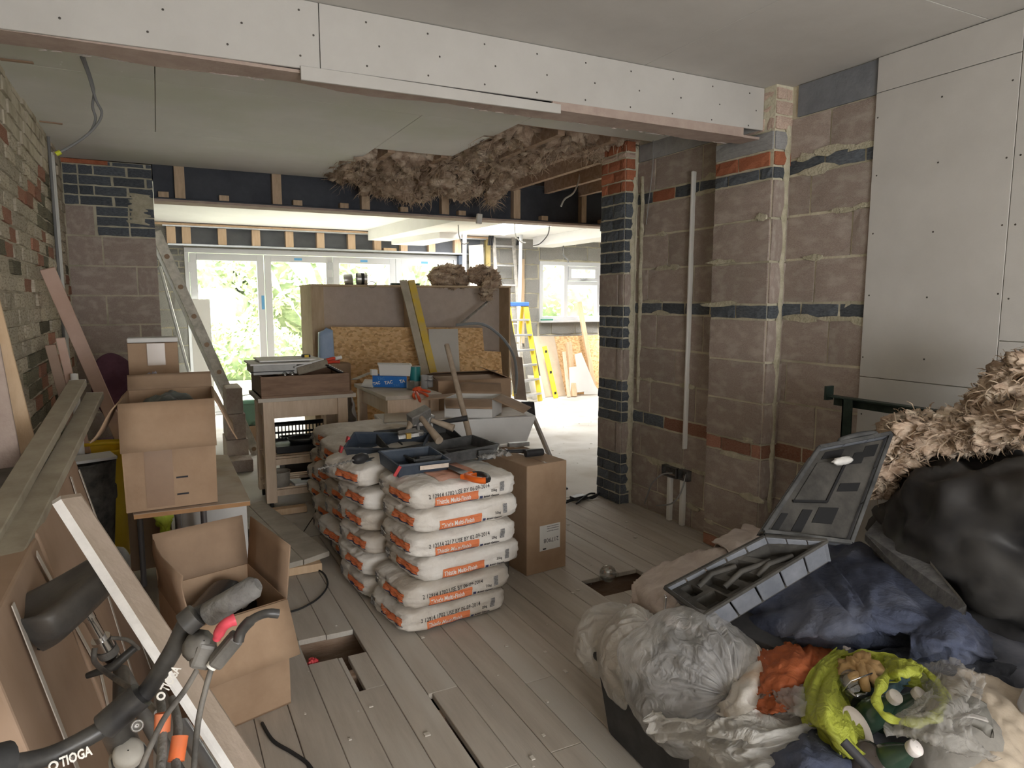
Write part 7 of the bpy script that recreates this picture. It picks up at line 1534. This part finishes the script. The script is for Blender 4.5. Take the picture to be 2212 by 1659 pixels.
wrow([PY(985,385,5.7), PY(1000,400,5.7), PY(1030,410,5.7)], [.10,.09,.03], 18, 140); wrow([PY(850,375,5.9), PY(865,390,5.9), PY(885,400,5.9)], [.10,.08,.03], 19, 140)
gc = mat('grey_flex', (.20,.20,.20), rough=.6)
tc4 = thing('ceiling_cables', 'pair of grey cables hanging from the lower ceiling with a yellow end cap', 'cable', PZ(175,125,CL))
za = PZ(175,122,CL-.0); Yh = za.y
MB().tube(clusterpts([za, PY(190,160,Yh), PY(207,215,Yh), PY(220,245,Yh), PY(205,275,Yh), PY(170,305,Yh), PY(127,330,Yh)]), .0055, 8).build('lead', gc, tc4); MB().tube(clusterpts([za+V((.01,0,0)), PY(202,190,Yh+.02), PY(200,230,Yh+.02), PY(206,258,Yh+.02), PY(190,290,Yh), PY(140,324,Yh)]), .0055, 8).build('lead', gc, tc4)
MB().tube([PY(131,328,Yh), PY(121,333,Yh)], .010, 8).build('end_cap', mat('yellow_green_cap', (.55,.60,.04), rough=.5), tc4)
for (x0_, y0_, x1_, y1_, lab) in ((0,128,72,136,'scrap of brown tape on the lower ceiling edge, the one nearest the bulkhead'),(85,262,135,268,'scrap of brown tape on the lower ceiling edge, the one over the bricks')):
    a, b = PZ(x0_,y0_,CL-.004), PZ(x1_,y1_,CL-.004); t = thing('ceiling_batten', lab, 'batten', (a+b)/2); MB().bar(a, b, .02, .006).build('strip', joist_m, t)
cable('thin wire with a pale tag hanging before the far steel', [PY(1033,395,5.9), PY(1035,420,5.9), PY(1037,455,5.9)], .004, gc); t = thing('ceiling_rose', 'small white connector dangling on the wire before the steel flange', 'connector', PY(1038,465,5.9)); MB().bar(PY(1036,462,5.9), PY(1034,484,5.9), .05, .035, (0,1,0)).build('shell', white_m, t, bevel=.006)
MB().tube([PY(1037,455,5.9), PY(1037,464,5.9)], .004, 6).build('wire', gc, t)
cable('white cable curling down in front of the dark steel web', [PY(1250,340,5.6), PY(1252,380,5.5), PY(1240,415,5.5), PY(1220,430,5.5), PY(1212,446,5.5)], .008, mat('white_flex', (.62,.62,.60), rough=.5))
cable('white cable drooping from the bright ceiling beside the boxed beam', [V((PY(990,486,7.0).x,7.0,CE+.005)), PY(990,490,7.0), PY(992,510,7.0), PY(1000,527,7.0), PY(1012,524,7.0)], .007, MATS['white_flex']); cable('white cable curling below the ceiling by the white pipe', [V((PY(1112,492,7.2).x,7.2,CE+.005)), PY(1112,495,7.2), PY(1115,512,7.2), PY(1125,522,7.2), PY(1135,525,7.2)], .008, MATS['white_flex']); cable('dark cable curling against the boxed white beam', [V((PY(1186,495,7.0).x,7.0,CE+.005)), PY(1186,497,7.0), PY(1180,512,7.0), PY(1165,527,7.0), PY(1152,530,7.0)], .007, gc); cable('grey flex hanging over the casement window head', [PY(1217,530,8.9), PY(1217,550,8.9), PY(1226,562,8.9), PY(1227,567,8.9)], .010, gc)
for k, (x, z0, z1) in enumerate(((-.52,.9,CL-.02),(-.505,.9,CL-.1),(-.488,.9,CL-.1))):
    t = thing('wall_conduit', ['grey cable clipped down the corner beside the block nib, innermost','white cable clipped down the corner beside the block nib, the middle one','white cable clipped down the corner beside the block nib, the outer one'][k], 'cable', (XL+.02,5.4+.1*k,z0)); MB().tube([(XL+.022,5.35+.09*k,z0-.5),(XL+.022,5.35+.09*k,z1)], .009, 8).build('lead', [gc, MATS['white_flex'], MATS['white_flex']][k], t)
# debris on floor
db = MB(); rd = random.Random(12)
for _ in range(420):
    x, y = (rd.uniform(.3,2.9), rd.uniform(1.3,4.1)) if rd.random() < .45 else (rd.uniform(.6,5), rd.uniform(4.3,9.2)); s = rd.choice((.003,.004,.005,.008,.012))
    db.box((x,y,.001),(x+s*rd.uniform(.6,1.8),y+s*rd.uniform(.6,1.8),.001+s*.35))
o = db.build('floor_debris', mat('plaster_crumb', (.55,.51,.45), (.68,.64,.58), 90, .9)); prop(o, 'plaster crumbs and grit scattered over the boards and slab', 'debris', None, 'stuff')
